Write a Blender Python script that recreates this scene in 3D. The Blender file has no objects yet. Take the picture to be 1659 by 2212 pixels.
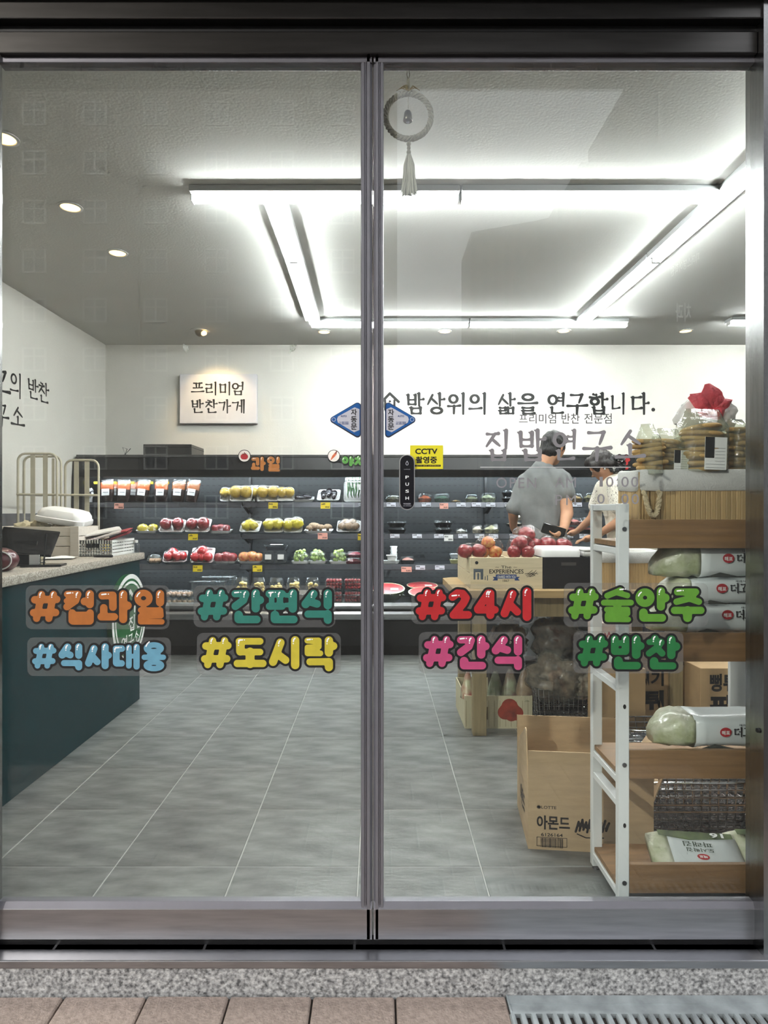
import bpy, bmesh, math, random
import numpy as np
from mathutils import Vector, Matrix, Euler, noise
R = math.radians
PI = math.pi
rnd = random.Random(7)
sc = bpy.context.scene
COL = sc.collection

# ------------------------------------------------------------------ camera, sky, exposure
F, CX, CY, H = 1375.0, 816.0, 1105.0, 1.2
cam = bpy.data.cameras.new('camera')
cam.sensor_fit = 'VERTICAL'; cam.sensor_height = 24.0
cam.lens = F / 2212.0 * 24.0
cam.shift_x = (829.5 - CX) / 2212.0
cam.shift_y = (CY - 1106.0) / 2212.0
cam.clip_start = 0.05; cam.clip_end = 600
camo = bpy.data.objects.new('camera', cam); COL.objects.link(camo)
camo.location = (0, 0, H); camo.rotation_euler = (R(90), 0, 0)
sc.camera = camo
world = bpy.data.worlds.new('dusk_sky'); sc.world = world; world.use_nodes = True
wn = world.node_tree.nodes; wl = world.node_tree.links
bg = wn['Background']
tc = wn.new('ShaderNodeTexCoord'); sx = wn.new('ShaderNodeSeparateXYZ'); cr = wn.new('ShaderNodeValToRGB')
wl.new(tc.outputs['Generated'], sx.inputs[0]); wl.new(sx.outputs['Z'], cr.inputs[0]); wl.new(cr.outputs[0], bg.inputs['Color'])
cr.color_ramp.elements[0].position = 0.0; cr.color_ramp.elements[0].color = (0.60, 0.60, 0.60, 1)
cr.color_ramp.elements[1].position = 1.0; cr.color_ramp.elements[1].color = (0.56, 0.60, 0.66, 1)
bg.inputs['Strength'].default_value = 3.6
sc.view_settings.view_transform = 'Standard'; sc.view_settings.look = 'None'
sc.view_settings.exposure = 0.0; sc.view_settings.gamma = 1.0; sc.view_settings.use_curve_mapping = False
sc.cycles.use_denoising = True
sc.cycles.max_bounces = 7; sc.cycles.diffuse_bounces = 4; sc.cycles.glossy_bounces = 3
sc.cycles.use_adaptive_sampling = True; sc.cycles.adaptive_threshold = 0.10; sc.cycles.adaptive_min_samples = 12
sc.cycles.transparent_max_bounces = 16; sc.cycles.transmission_bounces = 3
sc.cycles.caustics_reflective = False; sc.cycles.caustics_refractive = False
sc.cycles.sample_clamp_indirect = 4.0
LED = 92.0       # ceiling linear lamps
DOWN = 5.0      # warm downlights (visible lens)
CASE = 75.0      # refrigerated case strips

# ------------------------------------------------------------------ helpers
def P(px, py, D):
    return Vector(((px - CX) * D / F, D, H + (CY - py) * D / F))
def lin(c):
    c = c / 255.0
    return c / 12.92 if c <= 0.04045 else ((c + 0.055) / 1.055) ** 2.4
def S(r, g, b): return (lin(r), lin(g), lin(b), 1.0)

MATS = {}
def mat(name, c, rough=0.5, metal=0.0, var=0.10, scale=12.0, bump=0.0, bscale=None, spec=0.5, stretch=None, coat=0.0,
        objrand=0.0, sss=0.0, c2=None, sharp=False):
    if name in MATS: return MATS[name]
    m = bpy.data.materials.new(name); m.use_nodes = True
    n = m.node_tree.nodes; l = m.node_tree.links; b = n['Principled BSDF']
    col = S(*c)
    co = n.new('ShaderNodeTexCoord'); mp = n.new('ShaderNodeMapping')
    l.new(co.outputs['Object'], mp.inputs[0])
    if stretch: mp.inputs['Scale'].default_value = stretch
    nz = n.new('ShaderNodeTexNoise'); nz.inputs['Scale'].default_value = scale; nz.inputs['Detail'].default_value = 5
    l.new(mp.outputs[0], nz.inputs['Vector'])
    mx = n.new('ShaderNodeMix'); mx.data_type = 'RGBA'
    lo = tuple(v * (1 - var) for v in col[:3]) + (1,); hi = tuple(min(1, v * (1 + var)) for v in col[:3]) + (1,)
    if c2: lo = col; hi = S(*c2)
    mx.inputs[6].default_value = lo; mx.inputs[7].default_value = hi
    rp = n.new('ShaderNodeValToRGB'); e = (0.46, 0.54) if sharp else (0.32, 0.68)
    rp.color_ramp.elements[0].position = e[0]; rp.color_ramp.elements[1].position = e[1]
    l.new(nz.outputs['Fac'], rp.inputs[0]); l.new(rp.outputs[0], mx.inputs[0])
    out = mx.outputs[2]
    if objrand:
        oi = n.new('ShaderNodeObjectInfo'); mr = n.new('ShaderNodeMapRange'); hs = n.new('ShaderNodeHueSaturation')
        mr.inputs['To Min'].default_value = 1 - objrand; mr.inputs['To Max'].default_value = 1 + objrand
        l.new(oi.outputs['Random'], mr.inputs['Value']); l.new(mr.outputs[0], hs.inputs['Value']); l.new(out, hs.inputs['Color']); out = hs.outputs[0]
    l.new(out, b.inputs['Base Color'])
    b.inputs['Roughness'].default_value = rough; b.inputs['Metallic'].default_value = metal
    b.inputs['Specular IOR Level'].default_value = spec
    if coat: b.inputs['Coat Weight'].default_value = coat; b.inputs['Coat Roughness'].default_value = 0.08
    if sss: b.inputs['Subsurface Weight'].default_value = sss; b.inputs['Subsurface Radius'].default_value = (0.012, 0.006, 0.004)
    if bump:
        n2 = n.new('ShaderNodeTexNoise'); n2.inputs['Scale'].default_value = bscale or scale * 4; n2.inputs['Detail'].default_value = 3
        l.new(mp.outputs[0], n2.inputs['Vector'])
        bp = n.new('ShaderNodeBump'); bp.inputs['Strength'].default_value = bump; bp.inputs['Distance'].default_value = 0.01
        l.new(n2.outputs['Fac'], bp.inputs['Height']); l.new(bp.outputs[0], b.inputs['Normal'])
    MATS[name] = m; return m

def emit(name, c, strength):
    if name in MATS: return MATS[name]
    m = bpy.data.materials.new(name); m.use_nodes = True
    n = m.node_tree.nodes; l = m.node_tree.links; n.remove(n['Principled BSDF'])
    e = n.new('ShaderNodeEmission'); e.inputs['Color'].default_value = S(*c); e.inputs['Strength'].default_value = strength
    l.new(e.outputs[0], n['Material Output'].inputs[0]); MATS[name] = m; return m

def clear(name, tint=(255, 255, 255), body=(235, 238, 240), haze=0.05, refl=0.5, rough=0.05, ior=1.45, wrinkle=0.0, wscale=30, dirt=0.0):
    """thin clear sheet: see-through, with Fresnel gloss and a little haze"""
    if name in MATS: return MATS[name]
    m = bpy.data.materials.new(name); m.use_nodes = True
    n = m.node_tree.nodes; l = m.node_tree.links; n.remove(n['Principled BSDF'])
    tr = n.new('ShaderNodeBsdfTransparent'); tr.inputs[0].default_value = S(*tint)
    df = n.new('ShaderNodeBsdfDiffuse'); df.inputs[0].default_value = S(*body)
    gl = n.new('ShaderNodeBsdfGlossy'); gl.inputs['Roughness'].default_value = rough
    fr = n.new('ShaderNodeLayerWeight'); fr.inputs['Blend'].default_value = .5      # same reflectance from both faces of the thin sheet
    pw = n.new('ShaderNodeMath'); pw.operation = 'POWER'; pw.inputs[1].default_value = 5.0; l.new(fr.outputs['Facing'], pw.inputs[0])
    f0 = ((ior - 1) / (ior + 1)) ** 2; fm = n.new('ShaderNodeMath'); fm.operation = 'MULTIPLY_ADD'; fm.inputs[1].default_value = 1 - f0; fm.inputs[2].default_value = f0; l.new(pw.outputs[0], fm.inputs[0])
    m1 = n.new('ShaderNodeMixShader'); m2 = n.new('ShaderNodeMixShader')
    m1.inputs[0].default_value = haze
    co = n.new('ShaderNodeTexCoord'); nz = n.new('ShaderNodeTexNoise'); nz.inputs['Detail'].default_value = 4
    nz.inputs['Scale'].default_value = wscale; l.new(co.outputs['Object'], nz.inputs['Vector'])
    if dirt:
        mr = n.new('ShaderNodeMapRange'); mr.inputs['From Min'].default_value = 0.42; mr.inputs['From Max'].default_value = 0.75
        mr.inputs['To Min'].default_value = haze; mr.inputs['To Max'].default_value = haze + dirt
        l.new(nz.outputs['Fac'], mr.inputs['Value']); l.new(mr.outputs[0], m1.inputs[0])
    l.new(tr.outputs[0], m1.inputs[1]); l.new(df.outputs[0], m1.inputs[2])
    ml = n.new('ShaderNodeMath'); ml.operation = 'MULTIPLY'; ml.inputs[1].default_value = refl
    l.new(fm.outputs[0], ml.inputs[0]); l.new(ml.outputs[0], m2.inputs[0])
    l.new(m1.outputs[0], m2.inputs[1]); l.new(gl.outputs[0], m2.inputs[2])
    if wrinkle:
        bp = n.new('ShaderNodeBump'); bp.inputs['Strength'].default_value = wrinkle; bp.inputs['Distance'].default_value = 0.01
        l.new(nz.outputs['Fac'], bp.inputs['Height']); l.new(bp.outputs[0], gl.inputs['Normal']); l.new(bp.outputs[0], fr.inputs['Normal'])
    l.new(m2.outputs[0], n['Material Output'].inputs[0]); MATS[name] = m; return m

class MB:
    """collects faces, then builds ONE mesh"""
    def __init__(s): s.v = []; s.f = []; s.m = []; s.k = 0; s.caps = {}
    def add(s, vs, fs):
        o = len(s.v); s.v += [Vector(v) for v in vs]
        for f in fs: s.f.append([i + o for i in f]); s.m.append(s.k)
        return s
    def box(s, a, b):
        x0, y0, z0 = a; x1, y1, z1 = b
        return s.add([(x0, y0, z0), (x1, y0, z0), (x1, y1, z0), (x0, y1, z0), (x0, y0, z1), (x1, y0, z1), (x1, y1, z1), (x0, y1, z1)],
              [(0, 3, 2, 1), (4, 5, 6, 7), (0, 1, 5, 4), (1, 2, 6, 5), (2, 3, 7, 6), (3, 0, 4, 7)])
    def rbox(s, a, b, r=0.005, seg=2):
        bm = bmesh.new(); bmesh.ops.create_cube(bm, size=1.0)
        for v in bm.verts:
            v.co = Vector([a[i] + (v.co[i] + 0.5) * (b[i] - a[i]) for i in range(3)])
        r = min(r, 0.49 * min(abs(b[i] - a[i]) for i in range(3)))
        bmesh.ops.bevel(bm, geom=list(bm.edges), offset=r, segments=seg, affect='EDGES', profile=0.5)
        bm.verts.index_update()
        s.add([v.co for v in bm.verts], [[v.index for v in f.verts] for f in bm.faces]); bm.free(); return s
    def tube(s, pts, r, seg=8, closed=False, caps=True):
        pts = [Vector(p) for p in pts]; n = len(pts)
        rs = r if isinstance(r, (list, tuple)) else [r] * n
        rings = []; up = None
        for i, p in enumerate(pts):
            a = pts[(i - 1) % n] if (closed or i > 0) else p
            b = pts[(i + 1) % n] if (closed or i < n - 1) else p
            t = (b - a).normalized() if (b - a).length > 1e-9 else Vector((0, 0, 1))
            if up is None:
                up = Vector((0, 0, 1)) if abs(t.z) < 0.9 else Vector((1, 0, 0))
            u = (up - t * up.dot(t))
            u = u.normalized() if u.length > 1e-6 else t.orthogonal().normalized()
            up = u; w = t.cross(u)
            rings.append([p + (u * math.cos(2 * PI * k / seg) + w * math.sin(2 * PI * k / seg)) * rs[i] for k in range(seg)])
        vs = [v for g in rings for v in g]; fs = []
        for i in range(n if closed else n - 1):
            j = (i + 1) % n
            for k in range(seg):
                q = (k + 1) % seg; fs.append((i * seg + k, i * seg + q, j * seg + q, j * seg + k))
        if caps and not closed:
            fs.append(tuple(range(seg - 1, -1, -1))); fs.append(tuple((n - 1) * seg + k for k in range(seg)))
        return s.add(vs, fs)
    def lathe(s, prof, c=(0, 0, 0), seg=20, sx=1.0, sy=1.0):
        vs = []; fs = []; n = len(prof)
        for (r, z) in prof:
            for k in range(seg):
                a = 2 * PI * k / seg; vs.append((c[0] + r * sx * math.cos(a), c[1] + r * sy * math.sin(a), c[2] + z))
        for i in range(n - 1):
            for k in range(seg):
                q = (k + 1) % seg; fs.append((i * seg + k, i * seg + q, (i + 1) * seg + q, (i + 1) * seg + k))
        if prof[0][0] > 1e-6: fs.append(tuple(range(seg - 1, -1, -1)))
        if prof[-1][0] > 1e-6: fs.append(tuple((n - 1) * seg + k for k in range(seg)))
        return s.add(vs, fs)
    def ball(s, c, r, seg=14, rings=9, amp=0.0, freq=3.0, seed=0.0, M=None):
        if not isinstance(r, (tuple, list)): r = (r, r, r)
        vs = []; fs = []
        for i in range(rings + 1):
            t = PI * i / rings
            for k in range(seg):
                a = 2 * PI * k / seg
                d = Vector((math.sin(t) * math.cos(a), math.sin(t) * math.sin(a), math.cos(t)))
                q = 1 + amp * noise.noise(d * freq + Vector((seed, seed * 1.7, -seed)))
                p = Vector((d.x * r[0], d.y * r[1], d.z * r[2])) * q
                if M: p = M @ p
                vs.append(Vector(c) + p)
        for i in range(rings):
            for k in range(seg):
                q = (k + 1) % seg
                fs.append((i * seg + k, (i + 1) * seg + k, (i + 1) * seg + q, i * seg + q))
        return s.add(vs, fs)
    def prism(s, poly, axis, a, b):
        """extrude a 2D polygon along axis x|y|z from a to b"""
        def mk(p, t):
            return {'x': (t, p[0], p[1]), 'y': (p[0], t, p[1]), 'z': (p[0], p[1], t)}[axis]
        n = len(poly); vs = [mk(p, a) for p in poly] + [mk(p, b) for p in poly]
        fs = [tuple(range(n)), tuple(range(2 * n - 1, n - 1, -1))] + [(i, i + n, (i + 1) % n + n, (i + 1) % n) for i in range(n)]
        return s.add(vs, fs)
    def loft(s, rings, caps=True):
        n = len(rings[0]); vs = [p for g in rings for p in g]; fs = []
        for i in range(len(rings) - 1):
            for k in range(n):
                q = (k + 1) % n; fs.append((i * n + k, i * n + q, (i + 1) * n + q, (i + 1) * n + k))
        if caps: fs.append(tuple(range(n - 1, -1, -1))); fs.append(tuple((len(rings) - 1) * n + k for k in range(n)))
        return s.add(vs, fs)
    def grid(s, fn, nu, nv):
        vs = [fn(i / nu, j / nv) for j in range(nv + 1) for i in range(nu + 1)]
        return s.add(vs, [(j * (nu + 1) + i, j * (nu + 1) + i + 1, (j + 1) * (nu + 1) + i + 1, (j + 1) * (nu + 1) + i) for j in range(nv) for i in range(nu)])
    def ribbon(s, pts, rad, y=0.0, seg=10):
        """flat brush stroke in the XZ plane facing -Y; strokes on one level are merged into one clean outline"""
        rs = list(rad) if isinstance(rad, (list, tuple)) else [rad] * len(pts)
        s.caps.setdefault(round(y, 6), []).append(([tuple(p) for p in pts], rs)); return s
    def flush(s):
        for y, strokes in s.caps.items():
            segs = []
            for pts, rs in strokes:
                if len(pts) == 1: segs.append((pts[0], pts[0], rs[0], rs[0]))
                for i in range(len(pts) - 1): segs.append((pts[i], pts[i + 1], rs[i], rs[i + 1]))
            rmin = min(min(q[2], q[3]) for q in segs); rmax = max(max(q[2], q[3]) for q in segs)
            x0 = min(min(q[0][0], q[1][0]) for q in segs) - rmax; x1 = max(max(q[0][0], q[1][0]) for q in segs) + rmax
            z0 = min(min(q[0][1], q[1][1]) for q in segs) - rmax; z1 = max(max(q[0][1], q[1][1]) for q in segs) + rmax
            c = max(rmax * .16, min(rmin * .5, rmax * .25), max(x1 - x0, z1 - z0) / 260)
            X = np.arange(x0 - c, x1 + 2 * c, c); Z = np.arange(z0 - c, z1 + 2 * c, c); GX, GZ = np.meshgrid(X, Z)
            d = np.full(GX.shape, 1e9)
            for a, b, ra, rb in segs:
                dx, dz = b[0] - a[0], b[1] - a[1]; L2 = dx * dx + dz * dz
                t = np.clip(((GX - a[0]) * dx + (GZ - a[1]) * dz) / L2, 0, 1) if L2 > 1e-12 else np.zeros(GX.shape)
                d = np.minimum(d, np.hypot(GX - a[0] - t * dx, GZ - a[1] - t * dz) - (ra + (rb - ra) * t))
            ins = d < 0; vid = {}; vs = []; fs = []
            def V(i, j):
                k = (i, j)
                if k not in vid: vid[k] = len(vs); vs.append((X[i], y, Z[j]))
                return vid[k]
            def E(i, j, i2, j2):
                k = (i, j, i2, j2) if (i, j) < (i2, j2) else (i2, j2, i, j)
                if k not in vid:
                    da, db = d[j, i], d[j2, i2]; t = da / (da - db); vid[k] = len(vs); vs.append((X[i] + (X[i2] - X[i]) * t, y, Z[j] + (Z[j2] - Z[j]) * t))
                return vid[k]
            nz, nx = ins.shape; n4 = ins[:-1, :-1].astype(int) + ins[:-1, 1:] + ins[1:, :-1] + ins[1:, 1:]
            for j in range(nz - 1):
                i = 0; row = n4[j]
                while i < nx - 1:
                    if row[i] == 0: i += 1; continue
                    if row[i] == 4:
                        i2 = i
                        while i2 < nx - 1 and row[i2] == 4: i2 += 1
                        fs.append((V(i, j), V(i2, j), V(i2, j + 1), V(i, j + 1))); i = i2; continue
                    cs = [(i, j), (i + 1, j), (i + 1, j + 1), (i, j + 1)]; f = []
                    for q in range(4):
                        a, b = cs[q], cs[(q + 1) % 4]
                        if ins[a[1], a[0]]: f.append(V(*a))
                        if ins[a[1], a[0]] != ins[b[1], b[0]]: f.append(E(*a, *b))
                    if len(f) > 2: fs.append(tuple(f))
                    i += 1
            s.add(vs, fs)
        s.caps = {}; return s
    def mesh(s, name, off=None):
        s.flush()
        me = bpy.data.meshes.new(name)
        vs = [v - off for v in s.v] if off is not None else s.v
        me.from_pydata(vs, [], s.f); me.polygons.foreach_set('material_index', s.m)
        me.update(); return me
    def build(s, name, m, parent=None, smooth=False, world=False, loc=None, rot=None):
        off = parent.location if (world and parent is not None) else None
        me = s.mesh(name, off)
        for q in (m if isinstance(m, (list, tuple)) else [m]): me.materials.append(q)
        if smooth:
            me.polygons.foreach_set('use_smooth', [True] * len(me.polygons))
            if smooth != 'all':
                try: me.set_sharp_from_angle(angle=R(50 if smooth is True else smooth))
                except Exception: pass
        return link(me, name, parent, loc, rot)

def link(me, name, parent=None, loc=None, rot=None):
    o = bpy.data.objects.new(name, me); COL.objects.link(o); o.parent = parent
    if loc is not None: o.location = loc
    if rot is not None: o.rotation_euler = rot
    return o
def tag(o, label, cat, group=None):
    o['label'] = label; o['category'] = cat
    if group: o['group'] = group
    return o
def thing(name, label, cat, loc=(0, 0, 0), rotz=0.0, group=None, rot=None):
    o = bpy.data.objects.new(name, None); COL.objects.link(o); o.empty_display_size = 0.05
    o.location = loc; o.rotation_euler = rot if rot else (0, 0, rotz)
    return tag(o, label, cat, group)
def struct(o): o['kind'] = 'structure'; return o
def dup(root, loc, rot=None, label=None):
    r = root.copy(); COL.objects.link(r); r.location = loc
    if rot is not None: r.rotation_euler = rot
    if label: r['label'] = label
    for ch in list(root.children):
        c = ch.copy(); COL.objects.link(c); c.parent = r
        for g in list(ch.children):
            d = g.copy(); COL.objects.link(d); d.parent = c
    return r

# ---- type set with the built-in font, fitted into a rectangle
TYPE_OBJ = bpy.data.objects.new('type', bpy.data.curves.new('type', 'FONT')); TYPE_OBJ.data.resolution_u = 4
TYPE_CACHE = {}
def font_polys(body, bold=0.0, shear=0.0, space=1.0, italic=False):
    key = (body, bold, shear, space)
    if key in TYPE_CACHE: return TYPE_CACHE[key]
    o = TYPE_OBJ; c = o.data; c.body = body; c.offset = bold; c.shear = shear; c.space_character = space
    me = o.to_mesh()
    v = [(p.co.x, p.co.y) for p in me.vertices]; f = [list(p.vertices) for p in me.polygons]
    o.to_mesh_clear(); TYPE_CACHE[key] = (v, f)
    return v, f
def type_xz(mb, body, x0, x1, z0, z1, y=0.0, bold=0.0, keep=False, frame=None, mirror=False, shear=0.0, space=1.0):
    """lettering in XZ plane (facing -Y) filling the rectangle; frame: function (u, v) -> point"""
    v, f = font_polys(body, bold, shear, space)
    if not v: return mb
    xs = [p[0] for p in v]; zs = [p[1] for p in v]
    w = max(xs) - min(xs) or 1; h = max(zs) - min(zs) or 1
    kx = (x1 - x0) / w; kz = (z1 - z0) / h
    out = []
    for p in v:
        a = x0 + (p[0] - min(xs)) * kx; b = z0 + (p[1] - min(zs)) * kz
        out.append(frame(a, b) if frame else (a, y, b))
    return mb.add(out, f)

# ---- brush lettering: Hangul put together from strokes
JAM_L = 'ㄱㄲㄴㄷㄸㄹㅁㅂㅃㅅㅆㅇㅈㅉㅊㅋㅌㅍㅎ'
JAM_V = 'ㅏㅐㅑㅒㅓㅔㅕㅖㅗㅘㅙㅚㅛㅜㅝㅞㅟㅠㅡㅢㅣ'
JAM_T = ' ㄱㄲㄳㄴㄵㄶㄷㄹㄺㄻㄼㄽㄾㄿㅀㅁㅂㅄㅅㅆㅇㅈㅊㅋㅌㅍㅎ'
JC = {'ㄱ': [('h', 0, .12, .86, .08), ('d', .86, .08, .62, .95)], 'ㄴ': [('v', .1, .02, .1, .85), ('h', .1, .86, 1, .8)],
      'ㄷ': [('h', .05, .1, .92, .08), ('v', .12, .1, .12, .86), ('h', .12, .88, 1, .82)],
      'ㄹ': [('h', .05, .06, .9, .05), ('v', .88, .05, .86, .45), ('h', .1, .48, .88, .46), ('v', .12, .5, .12, .92), ('h', .12, .94, 1, .9)],
      'ㅁ': [('v', .1, .05, .14, .95), ('h', .1, .1, .88, .08), ('v', .88, .06, .86, .96), ('h', .14, .9, .88, .9)],
      'ㅂ': [('v', .1, .0, .13, .98), ('v', .86, .0, .86, .98), ('h', .12, .48, .86, .46), ('h', .13, .93, .86, .93)],
      'ㅅ': [('d', .5, .0, .02, .96), ('d', .44, .4, 1, .92)], 'ㅇ': [('o', .5, .5, .42, .44)],
      'ㅈ': [('h', .04, .1, .9, .06), ('d', .66, .08, .0, .96), ('d', .48, .5, 1, .92)],
      'ㅊ': [('h', .35, -.08, .62, .0), ('h', .04, .22, .9, .18), ('d', .64, .2, .0, .98), ('d', .48, .58, 1, .94)],
      'ㅍ': [('h', .0, .1, 1, .07), ('v', .3, .12, .34, .85), ('v', .72, .1, .66, .85), ('h', -.05, .92, 1.06, .86)],
      'ㅎ': [('h', .36, -.06, .62, .0), ('h', .02, .24, 1, .2), ('o', .5, .68, .36, .3)]}
JV = {'ㅏ': [('v', .25, 0, .28, 1), ('h', .28, .48, .85, .46)], 'ㅑ': [('v', .25, 0, .28, 1), ('h', .28, .36, .8, .34), ('h', .28, .6, .8, .58)],
      'ㅓ': [('v', .75, 0, .72, 1), ('h', .1, .46, .72, .44)], 'ㅕ': [('v', .75, 0, .72, 1), ('h', .12, .34, .72, .32), ('h', .12, .6, .72, .58)],
      'ㅣ': [('v', .6, 0, .58, 1)], 'ㅔ': [('v', .45, .02, .44, .96), ('h', .0, .46, .44, .44), ('v', .9, 0, .88, 1)],
      'ㅐ': [('v', .2, .02, .22, .96), ('h', .22, .48, .75, .46), ('v', .8, 0, .8, 1)],
      'ㅖ': [('v', .45, .02, .44, .96), ('h', .0, .36, .44, .34), ('h', .0, .6, .44, .58), ('v', .9, 0, .88, 1)],
      'ㅗ': [('v', .5, .0, .5, .7), ('h', .0, .78, 1, .7)], 'ㅜ': [('h', .0, .22, 1, .16), ('v', .5, .2, .48, 1)],
      'ㅛ': [('v', .35, .0, .35, .7), ('v', .65, .0, .65, .7), ('h', .0, .78, 1, .7)], 'ㅡ': [('h', .0, .5, 1, .42)]}
MIX = {'ㅢ': ('ㅡ', 'ㅣ'), 'ㅟ': ('ㅜ', 'ㅣ'), 'ㅘ': ('ㅗ', 'ㅏ'), 'ㅚ': ('ㅗ', 'ㅣ')}
def brush(mb, ch, x, z, w, h, y=0.0, wt=0.075, frame=None):
    """one syllable in the box with top-left (x, z)"""
    code = ord(ch) - 0xAC00
    st = []
    def put(ss, bx):
        for s_ in ss:
            if s_[0] == 'o':
                st.append(('o', bx[0] + s_[1] * (bx[2] - bx[0]), bx[1] + s_[2] * (bx[3] - bx[1]), s_[3] * (bx[2] - bx[0]), s_[4] * (bx[3] - bx[1])))
            else:
                st.append((s_[0], bx[0] + s_[1] * (bx[2] - bx[0]), bx[1] + s_[2] * (bx[3] - bx[1]), bx[0] + s_[3] * (bx[2] - bx[0]), bx[1] + s_[4] * (bx[3] - bx[1])))
    if 0 <= code < 11172:
        a, b, t = JAM_L[code // 588], JAM_V[(code % 588) // 28], JAM_T[code % 28]
        k = 0.6 if t != ' ' else 1.0
        if b in MIX:
            put(JC[a], (.04, .06 * k, .56, .48 * k)); put(JV[MIX[b][0]], (0, .52 * k, .68, .98 * k)); put(JV[MIX[b][1]], (.66, 0, 1, k))
        elif b in 'ㅗㅜㅛㅡ':
            put(JC[a], (.18, .02, .84, .48 * k if t == ' ' else .34)); put(JV[b], (0, .5 * k if t == ' ' else .36, 1, k))
        else:
            put(JC[a], (.02, .12 * k, .56, .84 * k if t == ' ' else .92 * k)); put(JV[b], (.58, 0, 1.0, k))
        if t == 'ㄻ': put(JC['ㄹ'], (.08, .68, .46, 1)); put(JC['ㅁ'], (.52, .68, .9, 1))
        elif t != ' ': put(JC[t], (.18, .68, .86, 1))
    else:
        st.append(('h', .3, .95, .34, .95))
    def T(u, v): return (x + u * w, z - v * h)
    tmp = MB()
    for s_ in st:
        if s_[0] == 'o':
            n = 22; tmp.ribbon([T(s_[1] + s_[3] * math.cos(2 * PI * i / n), s_[2] + s_[4] * math.sin(2 * PI * i / n)) for i in range(n + 1)], [wt * .40 * w * (1 + .35 * abs(math.cos(2 * PI * i / n))) for i in range(n + 1)], y, 4)
            continue
        k, u0, v0, u1, v1 = s_
        if k == 'h': rr = [.46, .30, .30, .52]
        elif k == 'v': rr = [.56, .50, .44, .40]
        else: rr = [.42, .46, .44, .30]
        pts = []
        for i in range(4):
            q = i / 3; bow = (.018 if k == 'h' else 0) * math.sin(q * PI)
            pts.append(T(u0 + (u1 - u0) * q, v0 + (v1 - v0) * q + bow))
        tmp.ribbon(pts, [wt * w * r for r in rr], y, 5)
        if k == 'v': tmp.ribbon([T(u0 - wt * .75, v0 - .01), T(u0, v0 + .035)], [wt * w * .18, wt * w * .5], y, 4)
    tmp.flush()
    if frame: tmp.v = [frame(p.x, p.z) for p in tmp.v]
    mb.add(tmp.v, tmp.f); return mb

# ------------------------------------------------------------------ materials
m_wall = mat('plaster_warm_white', (232, 229, 221), .85, var=.03, scale=3, bump=.12, bscale=60)
m_ceil = mat('ceiling_paint', (234, 234, 229), .9, var=.03, scale=2, bump=.10, bscale=80)
m_steel = mat('brushed_steel', (170, 170, 173), .34, 1.0, var=.10, scale=6, stretch=(1, 1, 14), bump=.03, bscale=90)
m_steelv = mat('brushed_steel_jamb', (150, 150, 150), .22, 1.0, var=.08, scale=6, stretch=(14, 14, 1), bump=.03, bscale=90)
m_steeld = mat('dark_steel', (84, 82, 80), .32, 1.0, var=.12, scale=4, stretch=(1, 1, 10))
m_alu = mat('anodised_aluminium', (128, 127, 133), .42, .55, var=.06, scale=8)
m_black = mat('black_rubber', (14, 14, 15), .5, var=.2)
m_blackgloss = mat('black_gloss_panel', (18, 18, 20), .12, var=.2, coat=.4)
m_tile = mat('grey_porcelain', (84, 86, 85), .36, scale=5, stretch=(1, 2.6, 1), bump=.16, bscale=22, objrand=.10, c2=(134, 136, 134))
m_grout = mat('grout', (176, 176, 172), .8, var=.1)
m_gran = mat('granite', (78, 78, 78), .75, scale=95, c2=(190, 189, 186), bump=.4, bscale=160)
m_paver = mat('concrete_paver', (152, 136, 125), .9, var=.22, scale=60, bump=.5, bscale=160, objrand=.10)
m_joint = mat('sand_joint', (62, 55, 50), .95, var=.2)
m_galv = mat('galvanised_grate', (160, 166, 166), .5, .35, var=.22, scale=18)
m_pit = mat('drain_pit', (9, 9, 9), .95, var=.3)
m_asph = mat('asphalt', (48, 48, 50), .95, var=.2, scale=8)
m_teal = mat('teal_laminate', (12, 44, 49), .45, var=.08, scale=5, spec=.2)
m_terr = mat('speckled_stone_top', (196, 189, 178), .4, scale=150, c2=(150, 142, 130), sharp=True)
m_frid = mat('fridge_charcoal', (24, 25, 27), .36, var=.12, scale=4)
m_fback = mat('fridge_back_panel', (29, 34, 37), .5, var=.06, scale=4)
m_slot = mat('fridge_vent_slot', (10, 12, 14), .6, var=.1)
m_shelf = mat('fridge_shelf', (46, 48, 52), .3, .3, var=.1)
m_rail = mat('shelf_price_rail', (84, 86, 92), .25, .5, var=.1)
m_white = mat('white_plastic', (236, 236, 232), .35, var=.02)
m_foam = mat('white_foam_tray', (244, 244, 242), .55, var=.02)
m_wood = mat('shelf_oak_veneer', (134, 102, 68), .5, var=.16, scale=9, stretch=(.5, 8, 8), bump=.04)
m_pine = mat('pale_pine', (220, 206, 174), .55, var=.10, scale=8, stretch=(.6, 8, 8), bump=.04)
m_tabw = mat('table_pine', (176, 148, 104), .55, var=.14, scale=8, stretch=(.6, 8, 8))
m_legw = mat('table_leg_pine', (148, 132, 100), .6, var=.14, scale=8, stretch=(8, 8, .6))
m_bamb = mat('bamboo_strip', (190, 160, 112), .5, var=.14, scale=9, stretch=(8, 8, .5), objrand=.16)
m_cloth = mat('linen_lining', (206, 205, 202), .9, var=.05, scale=40, bump=.25, bscale=220)
m_rope = mat('jute_rope', (198, 180, 146), .85, var=.18, scale=90, bump=.5)
m_card = mat('cardboard', (186, 160, 126), .8, var=.07, scale=10, stretch=(1, 1, 6), bump=.05)
m_cardd = mat('cardboard_brown', (176, 146, 108), .8, var=.07, scale=10)
m_ink = mat('black_print', (9, 8, 9), .6, var=.1)
m_inkb = mat('blue_print', (36, 66, 124), .6, var=.1)
m_inkw = mat('white_print', (240, 240, 238), .6, var=.02)
m_inkr = mat('red_print', (170, 32, 40), .5, var=.06)
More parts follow.
